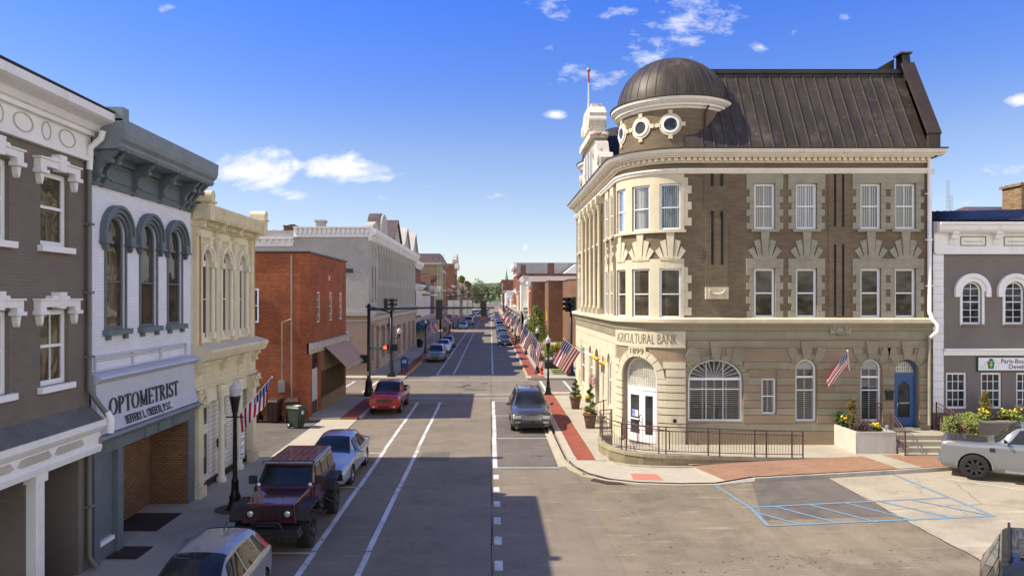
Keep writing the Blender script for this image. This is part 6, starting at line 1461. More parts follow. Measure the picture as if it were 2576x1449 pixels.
row('shop_building', 'red brick shop with white trim beside the brown modern building', 1, 113.4, 120.5, 9.1, 'red_brick', [(3, 4.8, 7.2, .8, .3)], 'white_trim', cp=.5, frame='white_trim')
T, fr = row('bay_building', 'white wooden building with an angled bay and ornate cornice, right of the parked row', 1, 120.6, 137, 10.2, 'white_siding', [(5, 4.8, 7.6, 1.0, .3)], 'gray_stone_trim', cp=.9, ch=1.0, frame='gray_stone_trim')
b = MB(); b.prism(Fr((0, 124), (1, 0), (0, -1)), [(5.3, 4.2), (6.4, 3.6), (6.4, 9.3), (5.3, 8.8)], -5, 0); b.build('bay', 'white_siding', T)
b = MB(); b.box(fr, -123.9, -122.4, 4.3, 5.0, 0, .9); b.build('projecting_sign', 'white_frame', T); b = MB(); b.box(fr, -123.95, -122.35, 4.55, 4.85, .1, .8); b.build('sign_stripe', 'sign_green', T)
T, fr = row('shop_building', 'dark old brick block with red street front beyond the second crossing on the right', 1, 148.3, 164, 11.6, 'red_brick', [(4, 4.8, 7.4, 1.0, .4), (4, 8.4, 10, 1, .2)], 'old_brick', sidem='old_brick', cp=.5, lintel='limestone')
b = MB(); b.bx(6.2, 7.3, 148.1, 149.2, 11, 13.4); b.mark(); b.bx(11.8, 13.2, 148.1, 149.5, 11, 13.8); b.mark(); b.bx(27, 29, 148.1, 150, 11, 14.0); b.build_each('chimney', 'old_brick', T)
T, fr = row('tall_building', 'tall red brick front with white bands and pale grey side wall, right of the flags', 1, 176, 200, 15.2, 'red_brick', [(6, 4.8, 7.6, 1.1, .4), (6, 9, 11.6, 1.1, .4), (6, 12.6, 13.6, 1, .2)], 'white_trim', sidem='gray_render', cp=.9, ch=1.1, simple=True)
b = MB()
for z in (4.2, 8.2, 12.1): b.box(fr, -200, -176, z, z + .35, 0, .25)
b.build('stone_bands', 'white_trim', T)
T = thing('gabled_roof_building', 'pale gabled roof rising behind the dark brick block on the right', 'building', (24, 172, 0)); b = MB(); b.prism(Fr((0, 170), (1, 0), (0, -1)), [(17, 9), (17, 12.0), (20.3, 14.6), (23.2, 12.0), (23.2, 9)], -5, 0); b.build('wall', 'white_trim', T); b = MB(); b.bx(17, 30, 170.2, 174, 0, 11.9); b.build('lower_wall', 'gray_render', T)
simple_row(1, 164.3, [(11.5, 8.0, 'limestone', 'white_trim', 'low pale shop between two taller blocks on the right')])
simple_row(1, 200.4, [(20, 7.2, 'tan_brick', 'white_trim', 'low tan shop beyond the tall red front on the right'), (20, 7.6, 'white_siding', 'gray_stone_trim', 'low white shop beyond the tan one on the right'), (20, 7.0, 'old_brick', 'white_trim', 'low dark brick shop before the third crossing on the right')])
T, fr = row('shop_building', 'white box shaped shop beyond the third crossing on the right', 1, 274, 300, 9.4, 'white_painted_brick', [(5, 5, 7, 1, .2)], 'gray_render', xs=6.0, simple=True)
row('shop_building', 'dark brick block with a red roof edge far down on the right', 1, 330, 372, 15.0, 'old_brick', [(6, 5, 8, 1.1, .3), (6, 9.5, 12, 1.1, .3)], 'red_paint', xs=5.8, simple=True)
simple_row(1, 300.5, [(29, 9.6, 'tan_brick', 'limestone', 'tan shop between the white box and the dark block on the right')])
simple_row(1, 372.5, [(30, 9.0, 'limestone', 'white_trim', 'pale shop far down on the right past the dark block'), (30, 8.4, 'grey_light_brick', 'white_trim', 'grey shop, last visible on the right')])
T = thing('church_spire', 'slender green copper church spire rising above the roofs on the right', 'church', (10.5, 470, 0))
b = MB(); b.bx(8.6, 12.4, 468, 472, 0, 16.5); b.build('tower', 'old_brick', T); b = MB(); b.lathe([(2.0, 16.5), (1.4, 18), (.55, 21.5), (.05, 25.6)], (10.5, 470, 0), 8, smooth=False); b.bar((10.5, 470, 25.4), (10.5, 470, 26.8), .12); b.build('spire', 'copper_green', T)
# ================================================================== trees
def tree(name, label, x, y, h, rad, crown_m='leaf_far', n=1500, leaf=.35, trunk=.25, cz=.62, bare=False, z0=0, cat='tree', squash=1.0, cone=False, group=None, seed=1, clumps=14, limbs=7):
    rnd = random.Random(seed); T = thing(name, label, cat, (x, y, z0), group)
    b = MB(); top = h * (cz if not cone else .9)
    b.tube([(x, y, z0), (x + trunk * .3, y, z0 + top * .4), (x - trunk * .2, y, z0 + top)], [trunk, trunk * .7, trunk * .3], 8)
    tips = []
    for i in range(limbs):
        a = rnd.uniform(0, 6.28); s0 = rnd.uniform(.3, .95) * top; L = rad * rnd.uniform(.6, 1.0); e = (x + L * math.cos(a), y + L * math.sin(a), z0 + min(h * .97, s0 + L * rnd.uniform(.5, 1.3)))
        m_ = (x + L * .45 * math.cos(a), y + L * .45 * math.sin(a), z0 + s0 + (e[2] - z0 - s0) * .6)
        b.tube([(x, y, z0 + s0), m_, e], [trunk * .4, trunk * .25, trunk * .08], 5, False); tips.append(Vector(e))
        if bare:
            for k in range(6):
                t0 = Vector(m_).lerp(Vector(e), rnd.random()); d = Vector((rnd.uniform(-1, 1), rnd.uniform(-1, 1), rnd.uniform(.1, 1.1))).normalized() * L * .5; mid = t0 + d * .5 + Vector((0, 0, L * .05))
                b.tube([t0, mid, t0 + d], [trunk * .12, trunk * .08, trunk * .03], 4, False)
                for q_ in range(4): d2 = Vector((rnd.uniform(-1, 1), rnd.uniform(-1, 1), rnd.uniform(0, 1.2))).normalized() * L * .28; s1 = t0 + d * rnd.uniform(.3, 1); b.tube([s1, s1 + d2], [trunk * .06, trunk * .02], 3, False)
    b.build('trunk', 'bark', T)
    cl = []
    for i in range(clumps):
        if cone: zz = rnd.uniform(.12, 1) ** .9; r_ = rad * (1.05 - zz) * rnd.uniform(.4, 1); a = rnd.uniform(0, 6.28); cl.append((Vector((x + r_ * math.cos(a), y + r_ * math.sin(a), z0 + h * zz)), rad * (.25 + .35 * (1 - zz))))
        else:
            a = rnd.uniform(0, 6.28); ph = rnd.uniform(-.5, 1.0); r_ = rad * rnd.uniform(.35, .8); ch = h * (1 - cz * .75) * squash
            cl.append((Vector((x + r_ * math.cos(a) * math.sqrt(max(.1, 1 - ph * ph * .8)), y + r_ * math.sin(a) * math.sqrt(max(.1, 1 - ph * ph * .8)), z0 + h - ch * .5 + ph * ch * .42)), rad * rnd.uniform(.25, .45)))
    b = MB()
    for i in range(n):
        c, r_ = cl[rnd.randrange(len(cl))]; d = Vector((rnd.gauss(0, 1), rnd.gauss(0, 1), rnd.gauss(0, 1))).normalized() * r_ * rnd.uniform(.45, 1.08) ; p = c + d
        if p.z < z0 + .05 * h: p.z = z0 + .05 * h
        u_ = Vector((rnd.gauss(0, 1), rnd.gauss(0, 1), rnd.gauss(0, .6))).normalized(); v_ = u_.cross(Vector((rnd.gauss(0, 1), rnd.gauss(0, 1), rnd.gauss(0, 1)))).normalized(); s = leaf * rnd.uniform(.6, 1.3)
        b.q([p - u_ * s, p + v_ * s * .5, p + u_ * s, p - v_ * s * .5])
    if n: b.build('crown', crown_m, T, recalc=False)
    return T
tree('street_tree', 'young green spring tree standing before the brown brick building', 6.1, 97, 5.0, 2.1, 'leaf_spring', 4200, .14, .09, .5, clumps=34, limbs=12, seed=4, cone=True)
tree('leafy_tree', 'fresh green round tree above the roofs at the end of the street', -17, 425, 19, 5.5, 'leaf_spring', 2200, .7, .5, .6, seed=9)
tree('bare_tree', 'wide spreading nearly bare tree at the end of the street', -6.5, 455, 18, 8, 'leaf_far', 900, .45, .6, .5, bare=True, seed=12, limbs=20)
tree('bare_tree', 'budding tree on the right behind the far shops', 7.5, 440, 16, 4.2, 'leaf_far', 900, .45, .4, .5, bare=True, seed=3, limbs=10)
tree('bare_tree', 'small budding tree left of the wide bare one at the street end', -13, 520, 15, 5, 'leaf_far', 700, .5, .4, .5, bare=True, seed=21, limbs=9)
for i, (x, y, h, lab) in enumerate(((-22.5, 66, 12.4, 'bare treetop over the roof of the cream building'),)):
    tree('bare_tree', lab, x - 1, y + 18, h + 2.4, 3.0, 'leaf_far', 350, .12, .3, .6, bare=True, seed=30 + i, limbs=12)
rnd = random.Random(8); b = MB()
for i in range(7000):
    x = rnd.uniform(-260, 260); y = rnd.uniform(600, 780); hh = (13 + 5 * math.sin(x * .06) + 3 * math.sin(x * .17 + y * .05)) * rnd.uniform(.4, 1.05); s = rnd.uniform(1.2, 2.6); p = Vector((x, y, hh))
    u_ = Vector((rnd.gauss(0, 1), rnd.gauss(0, 1), rnd.gauss(0, 1))).normalized(); v_ = u_.orthogonal().normalized(); b.q([p - u_ * s, p + v_ * s * .8, p + u_ * s, p - v_ * s * .8])
b.build('far_wood', 'leaf_far', kind='stuff', recalc=False)
b = MB()
hp = [(-3000 + i * 150, 30 + 14 * math.sin(i * .7) + 9 * math.sin(i * 1.9)) for i in range(41)]
for (x0, h0), (x1, h1) in zip(hp, hp[1:]): b.q([(x0, 1300, -5), (x1, 1300, -5), (x1, 1900, h1), (x0, 1900, h0)]); b.q([(x0, 1900, h0), (x1, 1900, h1), (x1, 3500, -5), (x0, 3500, -5)])
struct('hills', b, 'field')
# ================================================================== street furniture
def V(*a): return Vector(a)
GL = 'post lamps along both pavements'
def lamp_proto():
    T = thing('street_lamp', 'x', 'street lamp', (0, 0, 0), GL, world=False)
    b = MB(); b.lathe([(.001, 0), (.24, 0), (.24, .10), (.20, .14), (.16, .32), (.18, .36), (.12, .50), (.10, .8), (.12, .84), (.085, .90), (.07, 1.0), (.055, 2.75), (.08, 2.8), (.06, 2.86), (.09, 2.95), (.13, 3.22), (.16, 3.36), (.17, 3.42), (.001, 3.42)], (0, 0, 0), 14)
    b.tube([(-.28, 0, 2.78), (.28, 0, 2.78)], .022, 6); b.build('post', 'black_metal', T)
    b = MB(); b.lathe([(.13, 3.42), (.165, 3.55), (.165, 3.62), (.17, 3.63), (.17, 3.66), (.11, 3.76), (.001, 3.80)], (0, 0, 0), 14); g = b.build('globe', 'lamp_glass', T)
    b = MB(); b.lathe([(.07, 3.78), (.05, 3.86), (.02, 3.90), (.025, 3.95), (.001, 3.99)], (0, 0, 0), 10); b.build('finial', 'lamp_glass', g)
    return T
LP_ = lamp_proto()
lamps = [(-7.75, 21.7, 'black post lamp beside the maroon off-road car, its flag over the alley'), (3.82, 47.4, 'tall black post lamp at the near edge of the crossing by the bank'), (4.0, 61, 'black post lamp next to the red hydrant'),
    (4.0, 81, 'black post lamp before the young green tree'), (4.05, 101, 'black post lamp beside the brown litter bin, right pavement'), (4.05, 118, 'second post lamp beyond the brown litter bin on the right'), (4.05, 133, 'post lamp at the second crossing on the right'),
    (4.05, 152, 'first post lamp past the second crossing on the right'), (4.05, 175, 'post lamp before the tall red brick front'), (4.05, 205, 'post lamp far down the right pavement'),
    (-7.6, 83.6, 'black post lamp in front of the long grey block, near the blue awning'), (-7.6, 109, 'black post lamp beside the charcoal awning on the left'), (-7.8, 135, 'post lamp at the second crossing on the left'), (-7.8, 150, 'first post lamp past the second crossing on the left'), (-7.8, 172, 'post lamp before the low brown shop on the left')]
for x, y, lab in lamps: place(LP_, USED, lab, (x, y, .12), group=GL)
# flags: staff and cloth; cloth hangs from the staff
def flag(label, base_, tip, fly, size=(1.0, 1.45), m='flag_cloth', seed=0, name='flag', amp=.07, group='flags flown from posts and walls', start=None, tri=None, res=(12, 22)):
    rnd = random.Random(seed); B, Tp = Vector(base_), Vector(tip); T = thing(name, label, 'flag', base_, group)
    b = MB(); b.tube([B, Tp], .018, 6); b.ball(Tp, .035, 8, 5); b.build('staff', 'white_trim' if tri is None else 'black_metal', T)
    d = (B - Tp).normalized(); fl = Vector(fly).normalized(); nrm = d.cross(fl).normalized(); b = MB(); hs, fs = size; ph = rnd.uniform(0, 6)
    nu, nv = res; rows = []
    for i in range(nu + 1):
        s = i / nu; row_ = []
        for j in range(nv + 1):
            t = j / nv
            p = Tp + d * (.05 + hs * s * (1 - .12 * t)) + fl * fs * t + Vector((0, 0, -1)) * (.10 * t * t * fs)
            wv = math.sin(s * 9 + ph + t * 2.0) * amp * (.25 + t) + math.sin(s * 17 + ph * 2) * amp * .35 * t
            p += nrm * wv + d * math.sin(s * 8 + ph) * amp * .5 * t
            row_.append(p)
        rows.append(row_)
    for i in range(nu):
        for j in range(nv):
            if tri: b.cur = min(2, int(j / nv * 3))
            b.q([rows[i][j], rows[i + 1][j], rows[i + 1][j + 1], rows[i][j + 1]], [(j / nv, 1 - i / nu), (j / nv, 1 - (i + 1) / nu), ((j + 1) / nv, 1 - (i + 1) / nu), ((j + 1) / nv, 1 - i / nu)], True)
    b.build('cloth', tri or m, T, recalc=False)
    return T
flag('american flag on the lamp post beside the maroon off-road car', (-7.65, 21.7, 2.95), (-6.60, 21.6, 4.12), (-.12, 0, -1), (1.46, .66), seed=1, amp=.05)
flag('largest american flag, flown from the bank wall beyond the potted topiary', (5.95, 46, 2.9), (4.68, 45.8, 3.9), (-.50, -.05, -.86), (1.35, 1.55), seed=2)
flag('green white and orange tricolour flown from the bank side wall', (5.95, 38.4, 3.0), (4.55, 38.2, 3.95), (.50, -.80, -.25), (1.0, 1.6), seed=3, tri=['irish_green', 'irish_white', 'irish_orange'], name='tricolour_flag', amp=.10)
flag('american flag hanging over the planter on the south wall of the bank', (15.6, 31.1, 3.35), (15.12, 30.3, 4.28), (-.62, .1, -.75), (.80, 1.30), seed=4, amp=.05)
for i, (x, y, lab) in enumerate(lamps[1:3]): flag(['american flag on the post lamp at the near crossing edge', 'american flag on the post lamp next to the red hydrant'][i], (x - .05, y, 2.7), (x - 1.1, y, 4.2), (-.1 - .25 * i, 0, -1), (1.15, 1.35), seed=5 + i, amp=.11)
fl_l = ['small american flag on the post before the young green tree', 'small american flag beside the brown litter bin', 'small american flag on the second post past the litter bin', 'small american flag at the second crossing on the right', 'tiny american flag just past the second crossing on the right', 'tiny american flag before the tall red brick front', 'tiny american flag far down on the right',
    'american flag near the blue awning on the left', 'small american flag beside the charcoal awning', 'small american flag at the second crossing on the left', 'tiny american flag past the second crossing on the left', 'tiny american flag before the low brown shop on the left']
for i, (x, y, lab) in enumerate(lamps[3:]):
    if i in (5, 6, 11): continue
    s = -1 if x > 0 else 1; flag(fl_l[i], (x + s * .05, y, 2.7), (x + s * 1.05, y, 4.15), (s * (.1 + .3 * (i % 3)), 0, -1), (1.0, 1.0 + .12 * (i % 3)), seed=20 + i, res=(8, 10), amp=.12)
flag('small green and red shop flag far down the right pavement', (6.4, 188, 3.0), (4.4, 188, 4.2), (.1, 0, -1), (1.6, 1.8), seed=50, tri=['hydrant_red', 'irish_green', 'irish_green'], name='shop_flag', res=(6, 6))
# ---- traffic signals
def signal(parent, c, facing, s=1.0, vert=True, name='signal_head'):
    """three lens head; facing = unit xy direction the lenses look"""
    fx, fy = facing; sx, sy = -fy, fx; b = MB(); C_ = Vector(c)
    def P(a, d, z): return (C_.x + sx * a + fx * d, C_.y + sy * a + fy * d, C_.z + z)
    def bx(a0, a1, d0, d1, z0, z1): b.hexa([P(a0, d0, z0), P(a1, d0, z0), P(a1, d1, z0), P(a0, d1, z0), P(a0, d0, z1), P(a1, d0, z1), P(a1, d1, z1), P(a0, d1, z1)])
    bx(-.17 * s, .17 * s, -.1, .1, -.52 * s, .52 * s); h = b.build(name, 'black_metal', parent, bevel=.01)
    for k in (-1, 0, 1):
        b = MB(); zc = k * .34 * s
        for i in range(8):
            a0, a1 = R(-20 + 220 * i / 8), R(-20 + 220 * (i + 1) / 8); r = .145 * s
            b.q([P(r * math.cos(a0), .1, zc + r * math.sin(a0)), P(r * math.cos(a1), .1, zc + r * math.sin(a1)), P(r * math.cos(a1), .36 * s, zc + r * math.sin(a1)), P(r * math.cos(a0), .36 * s, zc + r * math.sin(a0))])
        b.build('visor', 'black_metal', h)
        b = MB(); b.q([P(.13 * s * math.cos(t * .5236), .105, zc + .13 * s * math.sin(t * .5236)) for t in range(12)]); b.build('lens', 'grille_dark', h)
    return h
T = thing('traffic_signal_mast', 'tall black signal mast with a long arm carrying signals over the street', 'traffic light', (-7.96, 46.8, 0))
b = MB(); b.lathe([(.001, .1), (.32, .1), (.32, .35), (.26, .5), (.22, 1.0), (.24, 1.05), (.16, 1.15), (.12, 1.3), (.11, 6.1), (.001, 6.15)], (-7.96, 46.8, 0), 14); b.build('pole', 'black_metal', T)
b = MB(); b.tube([(-7.96, 46.8, 5.76), (-4, 46.8, 5.87), (.25, 46.8, 5.88)], [.075, .06, .045], 10); b.build('arm', 'black_metal', T)
signal(T, (-3.36, 46.9, 5.75), (0, 1), 1.25); signal(T, (-.45, 46.9, 5.80), (0, 1), 1.05)
for x, wd in ((-2.42, .78), (-1.52, .62)):
    b = MB(); b.bx(x - wd / 2, x + wd / 2, 46.93, 46.95, 5.42, 6.36); p = b.build('sign_plate', 'sign_back', T); b = MB(); b.bx(x - .03, x + .03, 46.86, 46.93, 5.45, 6.33); b.build('sign_strut', 'metal_grey', p)
b = MB(); b.bx(-.70, -.30, 46.75, 46.8, 5.04, 5.30); b.build('sign_plate', 'old_brick', T)
b = MB(); b.bx(-8.46, -7.92, 46.55, 46.95, 2.28, 2.80); b.bx(-8.43, -8.2, 46.36, 46.55, 2.32, 2.76); b.bx(-8.15, -7.95, 46.40, 46.55, 2.32, 2.76); b.build('walk_signal', 'black_metal', T)
b = MB(); b.bx(-7.85, -7.12, 46.78, 46.80, 3.12, 3.30); sg = b.build('street_sign', 'sign_green', T)
text_mesh('4 th ST', .15, Fr((0, 46.78), (1, 0), (0, -1)), -7.72, 3.16, .001, 'white_frame', sg, ext=.001)
b = MB(); b.bx(-8.12, -7.95, 46.6, 46.66, 1.45, 1.72); b.build('push_button', 'sign_back', T)
T = thing('traffic_signal_pole', 'second black signal pole with red hand walk signal at the far corner', 'traffic light', (-8.1, 58.4, 0))
b = MB(); b.lathe([(.001, .1), (.36, .1), (.36, .4), (.22, .6), (.2, 1.3), (.13, 1.5), (.11, 5.4), (.001, 5.45)], (-8.1, 58.4, 0), 14); b.tube([(-8.1, 58.4, 5.3), (-9.6, 58.3, 5.75), (-10.2, 58.2, 5.8)], .06, 8); b.build('pole', 'black_metal', T)
signal(T, (-8.55, 58.3, 5.95), (1, -.25), 1.0); signal(T, (-8.0, 58.3, 5.95), (1, -.25), 1.0)
b = MB(); b.bx(-8.75, -8.3, 58.1, 58.35, 2.28, 2.72); h = b.build('walk_signal', 'black_metal', T); b = MB(); b.bx(-7.98, -7.6, 58.2, 58.5, 2.2, 2.75); b.build('walk_signal', 'black_metal', T)
b = MB(); b.bx(-8.66, -8.44, 58.085, 58.095, 2.36, 2.52)
for k in range(4): b.bx(-8.66 + k * .058, -8.62 + k * .058, 58.085, 58.095, 2.53, 2.66)
b.bx(-8.72, -8.68, 58.085, 58.095, 2.42, 2.54); b.build('red_hand', 'signal_red', h)
b = MB(); b.tube([(-8.1, 58.4, 3.25), (-7.6, 58.4, 3.2), (-7.45, 58.4, 3.35)], .03, 6); b.lathe([(.02, 3.3), (.10, 3.5), (.14, 3.58), (.001, 3.6)], (-7.45, 58.4, 0), 10); a = b.build('lamp_arm', 'black_metal', T)
b = MB(); b.lathe([(.14, 3.6), (.2, 3.75), (.19, 3.9), (.08, 4.05), (.001, 4.12)], (-7.45, 58.4, 0), 12); b.build('globe', 'lamp_glass', a)
b = MB(); b.tube([(-10.3, 58.2, 4.6), (-8.9, 58.1, 3.95)], .02, 5); b.tube([(-9.9, 58.2, 4.6), (-8.5, 58.1, 3.95)], .02, 5); b.build('brace', 'black_metal', T)
T = thing('traffic_signal_pole', 'black signal pole with twin hooded signals right beside the bank corner', 'traffic light', (6.62, 58.8, 0))
b = MB(); b.lathe([(.001, .0), (.36, .0), (.34, .4), (.22, .6), (.2, 1.2), (.13, 1.4), (.11, 5.9), (.001, 5.95)], (6.62, 58.8, 0), 14); b.bx(6.8, 7.0, 58.6, 59, 5.4, 6.6); b.build('pole', 'black_metal', T)
signal(T, (6.30, 58.6, 5.98), (-.75, -.66), 1.15); signal(T, (6.75, 58.5, 5.98), (-.75, -.66), 1.15)
T = thing('traffic_signal_mast', 'distant signal arm spanning the second crossing', 'traffic light', (-8.3, 147, 0)); b = MB(); b.tube([(-8.3, 147, 0), (-8.3, 147, 7.2)], .14, 8); b.tube([(-8.3, 147, 6.9), (2.5, 147, 7.4)], .09, 8); b.build('mast', 'black_metal', T)
for x in (-4.4, -.5): signal(T, (x, 147.1, 7.2), (0, 1), 1.1)
T = thing('road_sign', 'white one way sign clamped to the near left lamp post', 'road sign', (-7.62, 21.6, 1.9)); fo = Fr((-7.55, 0), (0, 1), (1, 0)); b = MB(); b.box(fo, 21.55, 21.95, 1.62, 2.42, 0, .012); p = b.build('sign_plate', 'white_frame', T)
b = MB()
for z in (1.66, 2.36): b.box(fo, 21.57, 21.93, z, z + .02, .012, .014)
for u in (21.57, 21.91): b.box(fo, u, u + .02, 1.68, 2.36, .012, .014)
b.box(fo, 21.65, 21.83, 1.76, 1.79, .012, .014); b.prism(fo, [(21.62, 1.775), (21.70, 1.82), (21.70, 1.73)], .012, .0145); b.build('sign_border', 'sign_black', p)
text_mesh('ONE', .16, fo, 21.61, 2.16, .013, 'sign_black', p, wid=.27, ext=.001); text_mesh('WAY', .16, fo, 21.61, 1.93, .013, 'sign_black', p, wid=.27, ext=.001)
# ---- postbox, hydrant, bins
T = thing('mail_box', 'blue street mailbox on four legs beside the yellow kerb', 'mailbox', (-7.5, 62.4, .12)); fm = Fr((0, 62.1), (1, 0), (0, -1))
b = MB(); pr = [(-7.8, .42), (-7.2, .42), (-7.2, 1.15)] + [(-7.5 + .3 * math.cos(R(a)), 1.15 + .28 * math.sin(R(a))) for a in range(15, 180, 15)] + [(-7.8, 1.15)]
b.prism(fm, pr, -.55, 0); bd_ = b.build('box', 'mail_blue', T)
b = MB()
for x in (-7.78, -7.28):
    for y in (62.12, 62.58): b.bx(x, x + .06, y, y + .06, .12, .42)
b.build('legs', 'mail_blue', T)
b = MB(); b.prism(fm, [(-7.66, .88), (-7.34, .88), (-7.30, 1.12), (-7.62, 1.12)], 0, .006); lg = b.build('eagle_panel', 'usps_white', bd_); b = MB(); b.prism(fm, [(-7.62, .92), (-7.46, .96), (-7.34, 1.08), (-7.50, 1.06)], .006, .010); b.build('eagle_mark', 'mail_blue', lg)
T = thing('fire_hydrant', 'red fire hydrant beside the post lamp at the far corner', 'fire hydrant', (4.27, 59.8, .12))
b = MB(); b.lathe([(.001, 0), (.17, 0), (.17, .06), (.12, .08), (.11, .5), (.15, .52), (.15, .57), (.13, .60), (.10, .70), (.03, .74), (.03, .80), (.001, .8)], (4.27, 59.8, .12), 12); b.build('barrel', 'hydrant_red', T)
b = MB(); b.tube([(4.05, 59.8, .52), (4.49, 59.8, .52)], .055, 8); b.tube([(4.27, 59.8, .50), (4.27, 59.58, .50)], .075, 8); b.build('outlets', 'hydrant_red', T)
T = thing('litter_bin', 'square brown litter bin on the right pavement behind the parked row', 'bin', (3.8, 101.5, .12)); b = MB(); b.bx(3.45, 4.15, 101.2, 101.9, .12, 1.1); b.bx(3.4, 4.2, 101.15, 101.95, 1.1, 1.2); b.build('casing', 'wood_brown', T, bevel=.02); b = MB(); b.bx(3.65, 3.95, 101.18, 101.2, .8, .98); b.build('opening', 'interior', T)
T = thing('litter_bin', 'dark round litter bin in front of the blue awning shop', 'bin', (-9.2, 93, .12)); b = MB(); b.lathe([(.35, .12), (.4, 1.0), (.42, 1.05), (.25, 1.2), (.001, 1.25)], (-9.2, 93, 0), 14); b.build('casing', 'black_metal', T)
def bin_proto(m):
    T = thing('wheelie_bin', 'x', 'bin', (0, 0, 0), world=False)
    b = MB(); b.hexa([(-.24, -.26, .06), (.24, -.26, .06), (.24, .26, .06), (-.24, .26, .06), (-.31, -.36, 1.0), (.31, -.36, 1.0), (.31, .36, 1.0), (-.31, .36, 1.0)]); b.bx(-.33, .33, -.38, .38, .95, 1.0)
    for x in (-.2, 0, .2): b.bx(x - .02, x + .02, -.345, -.30, .2, .9)
    b.build('body', m, T, bevel=.02)
    b = MB(); b.hexa([(-.34, -.40, 1.0), (.34, -.40, 1.0), (.34, .42, 1.0), (-.34, .42, 1.0), (-.26, -.30, 1.09), (.26, -.30, 1.09), (.28, .38, 1.12), (-.28, .38, 1.12)]); b.tube([(-.3, .44, 1.02), (.3, .44, 1.02)], .02, 6); b.build('lid', m, T, bevel=.02)
    for s in (-1, 1):
        b = MB(); b.lathe([(.001, -.03), (.13, -.03), (.14, 0), (.13, .03), (.001, .03)], (s * .3, .24, .14), 14, axis='x'); w_ = b.build('wheel', 'tyre', T); b = MB(); b.lathe([(.001, s * .035), (.07, s * .035), (.07, s * .02)], (s * .3, .24, .14), 10, axis='x'); b.build('hub', 'sign_back', w_)
    return T
gb = bin_proto('bin_green'); gb.location = (-9.72, 35.9, .01); gb.rotation_euler = (0, 0, R(65)); gb['label'] = 'dark green wheeled bin standing alone by the alley mouth'
b = MB(); b.disc(Fr((0, -.345), (1, 0), (0, -1)), 0, .78, .10, .006, 14); b.v = [(x, y - .012, z) for x, y, z in b.v]; b.build('emblem', 'lamp_glass', gb)
b = MB(); b.bx(-.18, .14, -.2, .1, 1.105, 1.112); b.build('lid_label', 'white_frame', gb)
bb = bin_proto('bin_brown'); u_ = {}
for x, y, rz, lab in ((-10.4, 37.6, 10, 'brown wheeled bin nearest the street against the brick shop wall'), (-11.35, 37.5, -6, 'brown wheeled bin in the middle of the three by the brick shop wall'), (-12.4, 37.6, 4, 'brown wheeled bin deepest in the alley, partly behind the cream building')): place(bb, u_, lab, (x, y, .01), R(rz), 'brown bins against the brick wall', 1.1)
# ---- mats, covers on the pavement
for x0, x1, y0, y1, lab in ((-10.5, -9.15, 19.6, 21.2, 'dark brown doormat inside the brick lined entry'), (-9.42, -8.65, 17.5, 18.35, 'dark brown doormat on the pavement below the optometrist sign')):
    T = thing('doormat', lab, 'doormat', ((x0 + x1) / 2, (y0 + y1) / 2, .13), 'doormats at the optometrist entry'); b = MB(); b.bx(x0, x1, y0, y1, .128, .148); b.build('mat_pile', 'mat_brown', T)
b = MB(); b.lathe([(.001, .008), (.15, .008), (.17, 0)], (-7.95, 18.9, .128), 18); struct('manhole_ring', b, 'metal_grey')
b = MB(); b.lathe([(.001, .01), (.55, .006), (.6, 0)], (-7.75, 21.7, .122), 20); struct('lamp_base_ring', b, 'old_brick')
for x, y in ((-2.2, 52.5), (-.6, 54.6)): b = MB(); b.lathe([(.001, .002), (.4, .002), (.4, 0)], (x, y, .003), 20); struct('manhole_ring', b, 'asphalt_dark')
# ================================================================== plants
def leafy(mb, c, r, n, s, rnd, sq=1.0, shell=.5):
    for i in range(n):
        d = Vector((rnd.gauss(0, 1), rnd.gauss(0, 1), rnd.gauss(0, 1))).normalized() * rnd.uniform(shell, 1.05); p = Vector(c) + Vector((d.x * r, d.y * r, d.z * r * sq))
        u_ = Vector((rnd.gauss(0, 1), rnd.gauss(0, 1), rnd.gauss(0, 1))).normalized(); v_ = u_.orthogonal().normalized(); k = s * rnd.uniform(.6, 1.3); mb.q([p - u_ * k, p + v_ * k * .55, p + u_ * k, p - v_ * k * .55])
for x, y, h, lab in ((4.9, 35.2, 2.3, 'spiral clipped topiary in a brown pot nearest the ramp railing'), (4.9, 41.3, 1.85, 'spiral clipped topiary in a brown pot, farther along the bank wall')):
    rnd = random.Random(int(y)); T = thing('potted_topiary', lab, 'potted plant', (x, y, .12), 'topiary pots along the bank wall')
    b = MB(); b.lathe([(.001, .12), (.22, .12), (.27, .5), (.33, .74), (.37, .76), (.37, .83), (.33, .83), (.31, .78), (.001, .78)], (x, y, 0), 20); b.lathe([(.285, .50), (.30, .52), (.30, .56), (.29, .58)], (x, y, 0), 20); b.build('pot', 'terracotta_pot', T)
    b = MB(); b.tube([(x, y, .75), (x, y, h)], .025, 6); b.build('stem', 'bark', T); b = MB(); n = 46
    for i in range(n):
        t = i / n; a = t * 6.28 * 3.3; rr = .20 * (1 - t) ** .7 + .02; leafy(b, (x + rr * math.cos(a), y + rr * math.sin(a), .88 + (h - .95) * t), .17 * (1 - t * .62), 42, .03, rnd, .8)
    leafy(b, (x, y, .92), .30, 350, .035, rnd, .5); b.build('foliage', 'leaf_green', T, recalc=False)
    b = MB()
    for i in range(26): a = rnd.uniform(0, 6.28); b.ball((x + .27 * math.cos(a), y + .27 * math.sin(a), .86 + rnd.uniform(0, .08)), .035, 6, 4)
    b.build('flowers', 'flower_orange' if y < 40 else 'flower_yellow', T)
T = thing('flower_basket', 'wreath of pink flowers hanging on the bank side wall above a topiary', 'flowers', (5.8, 40.4, 1.9)); rnd = random.Random(2); b = MB(); leafy(b, (5.78, 40.4, 1.85), .26, 260, .04, rnd, 1.6); b.build('foliage', 'flower_pink', T, recalc=False)
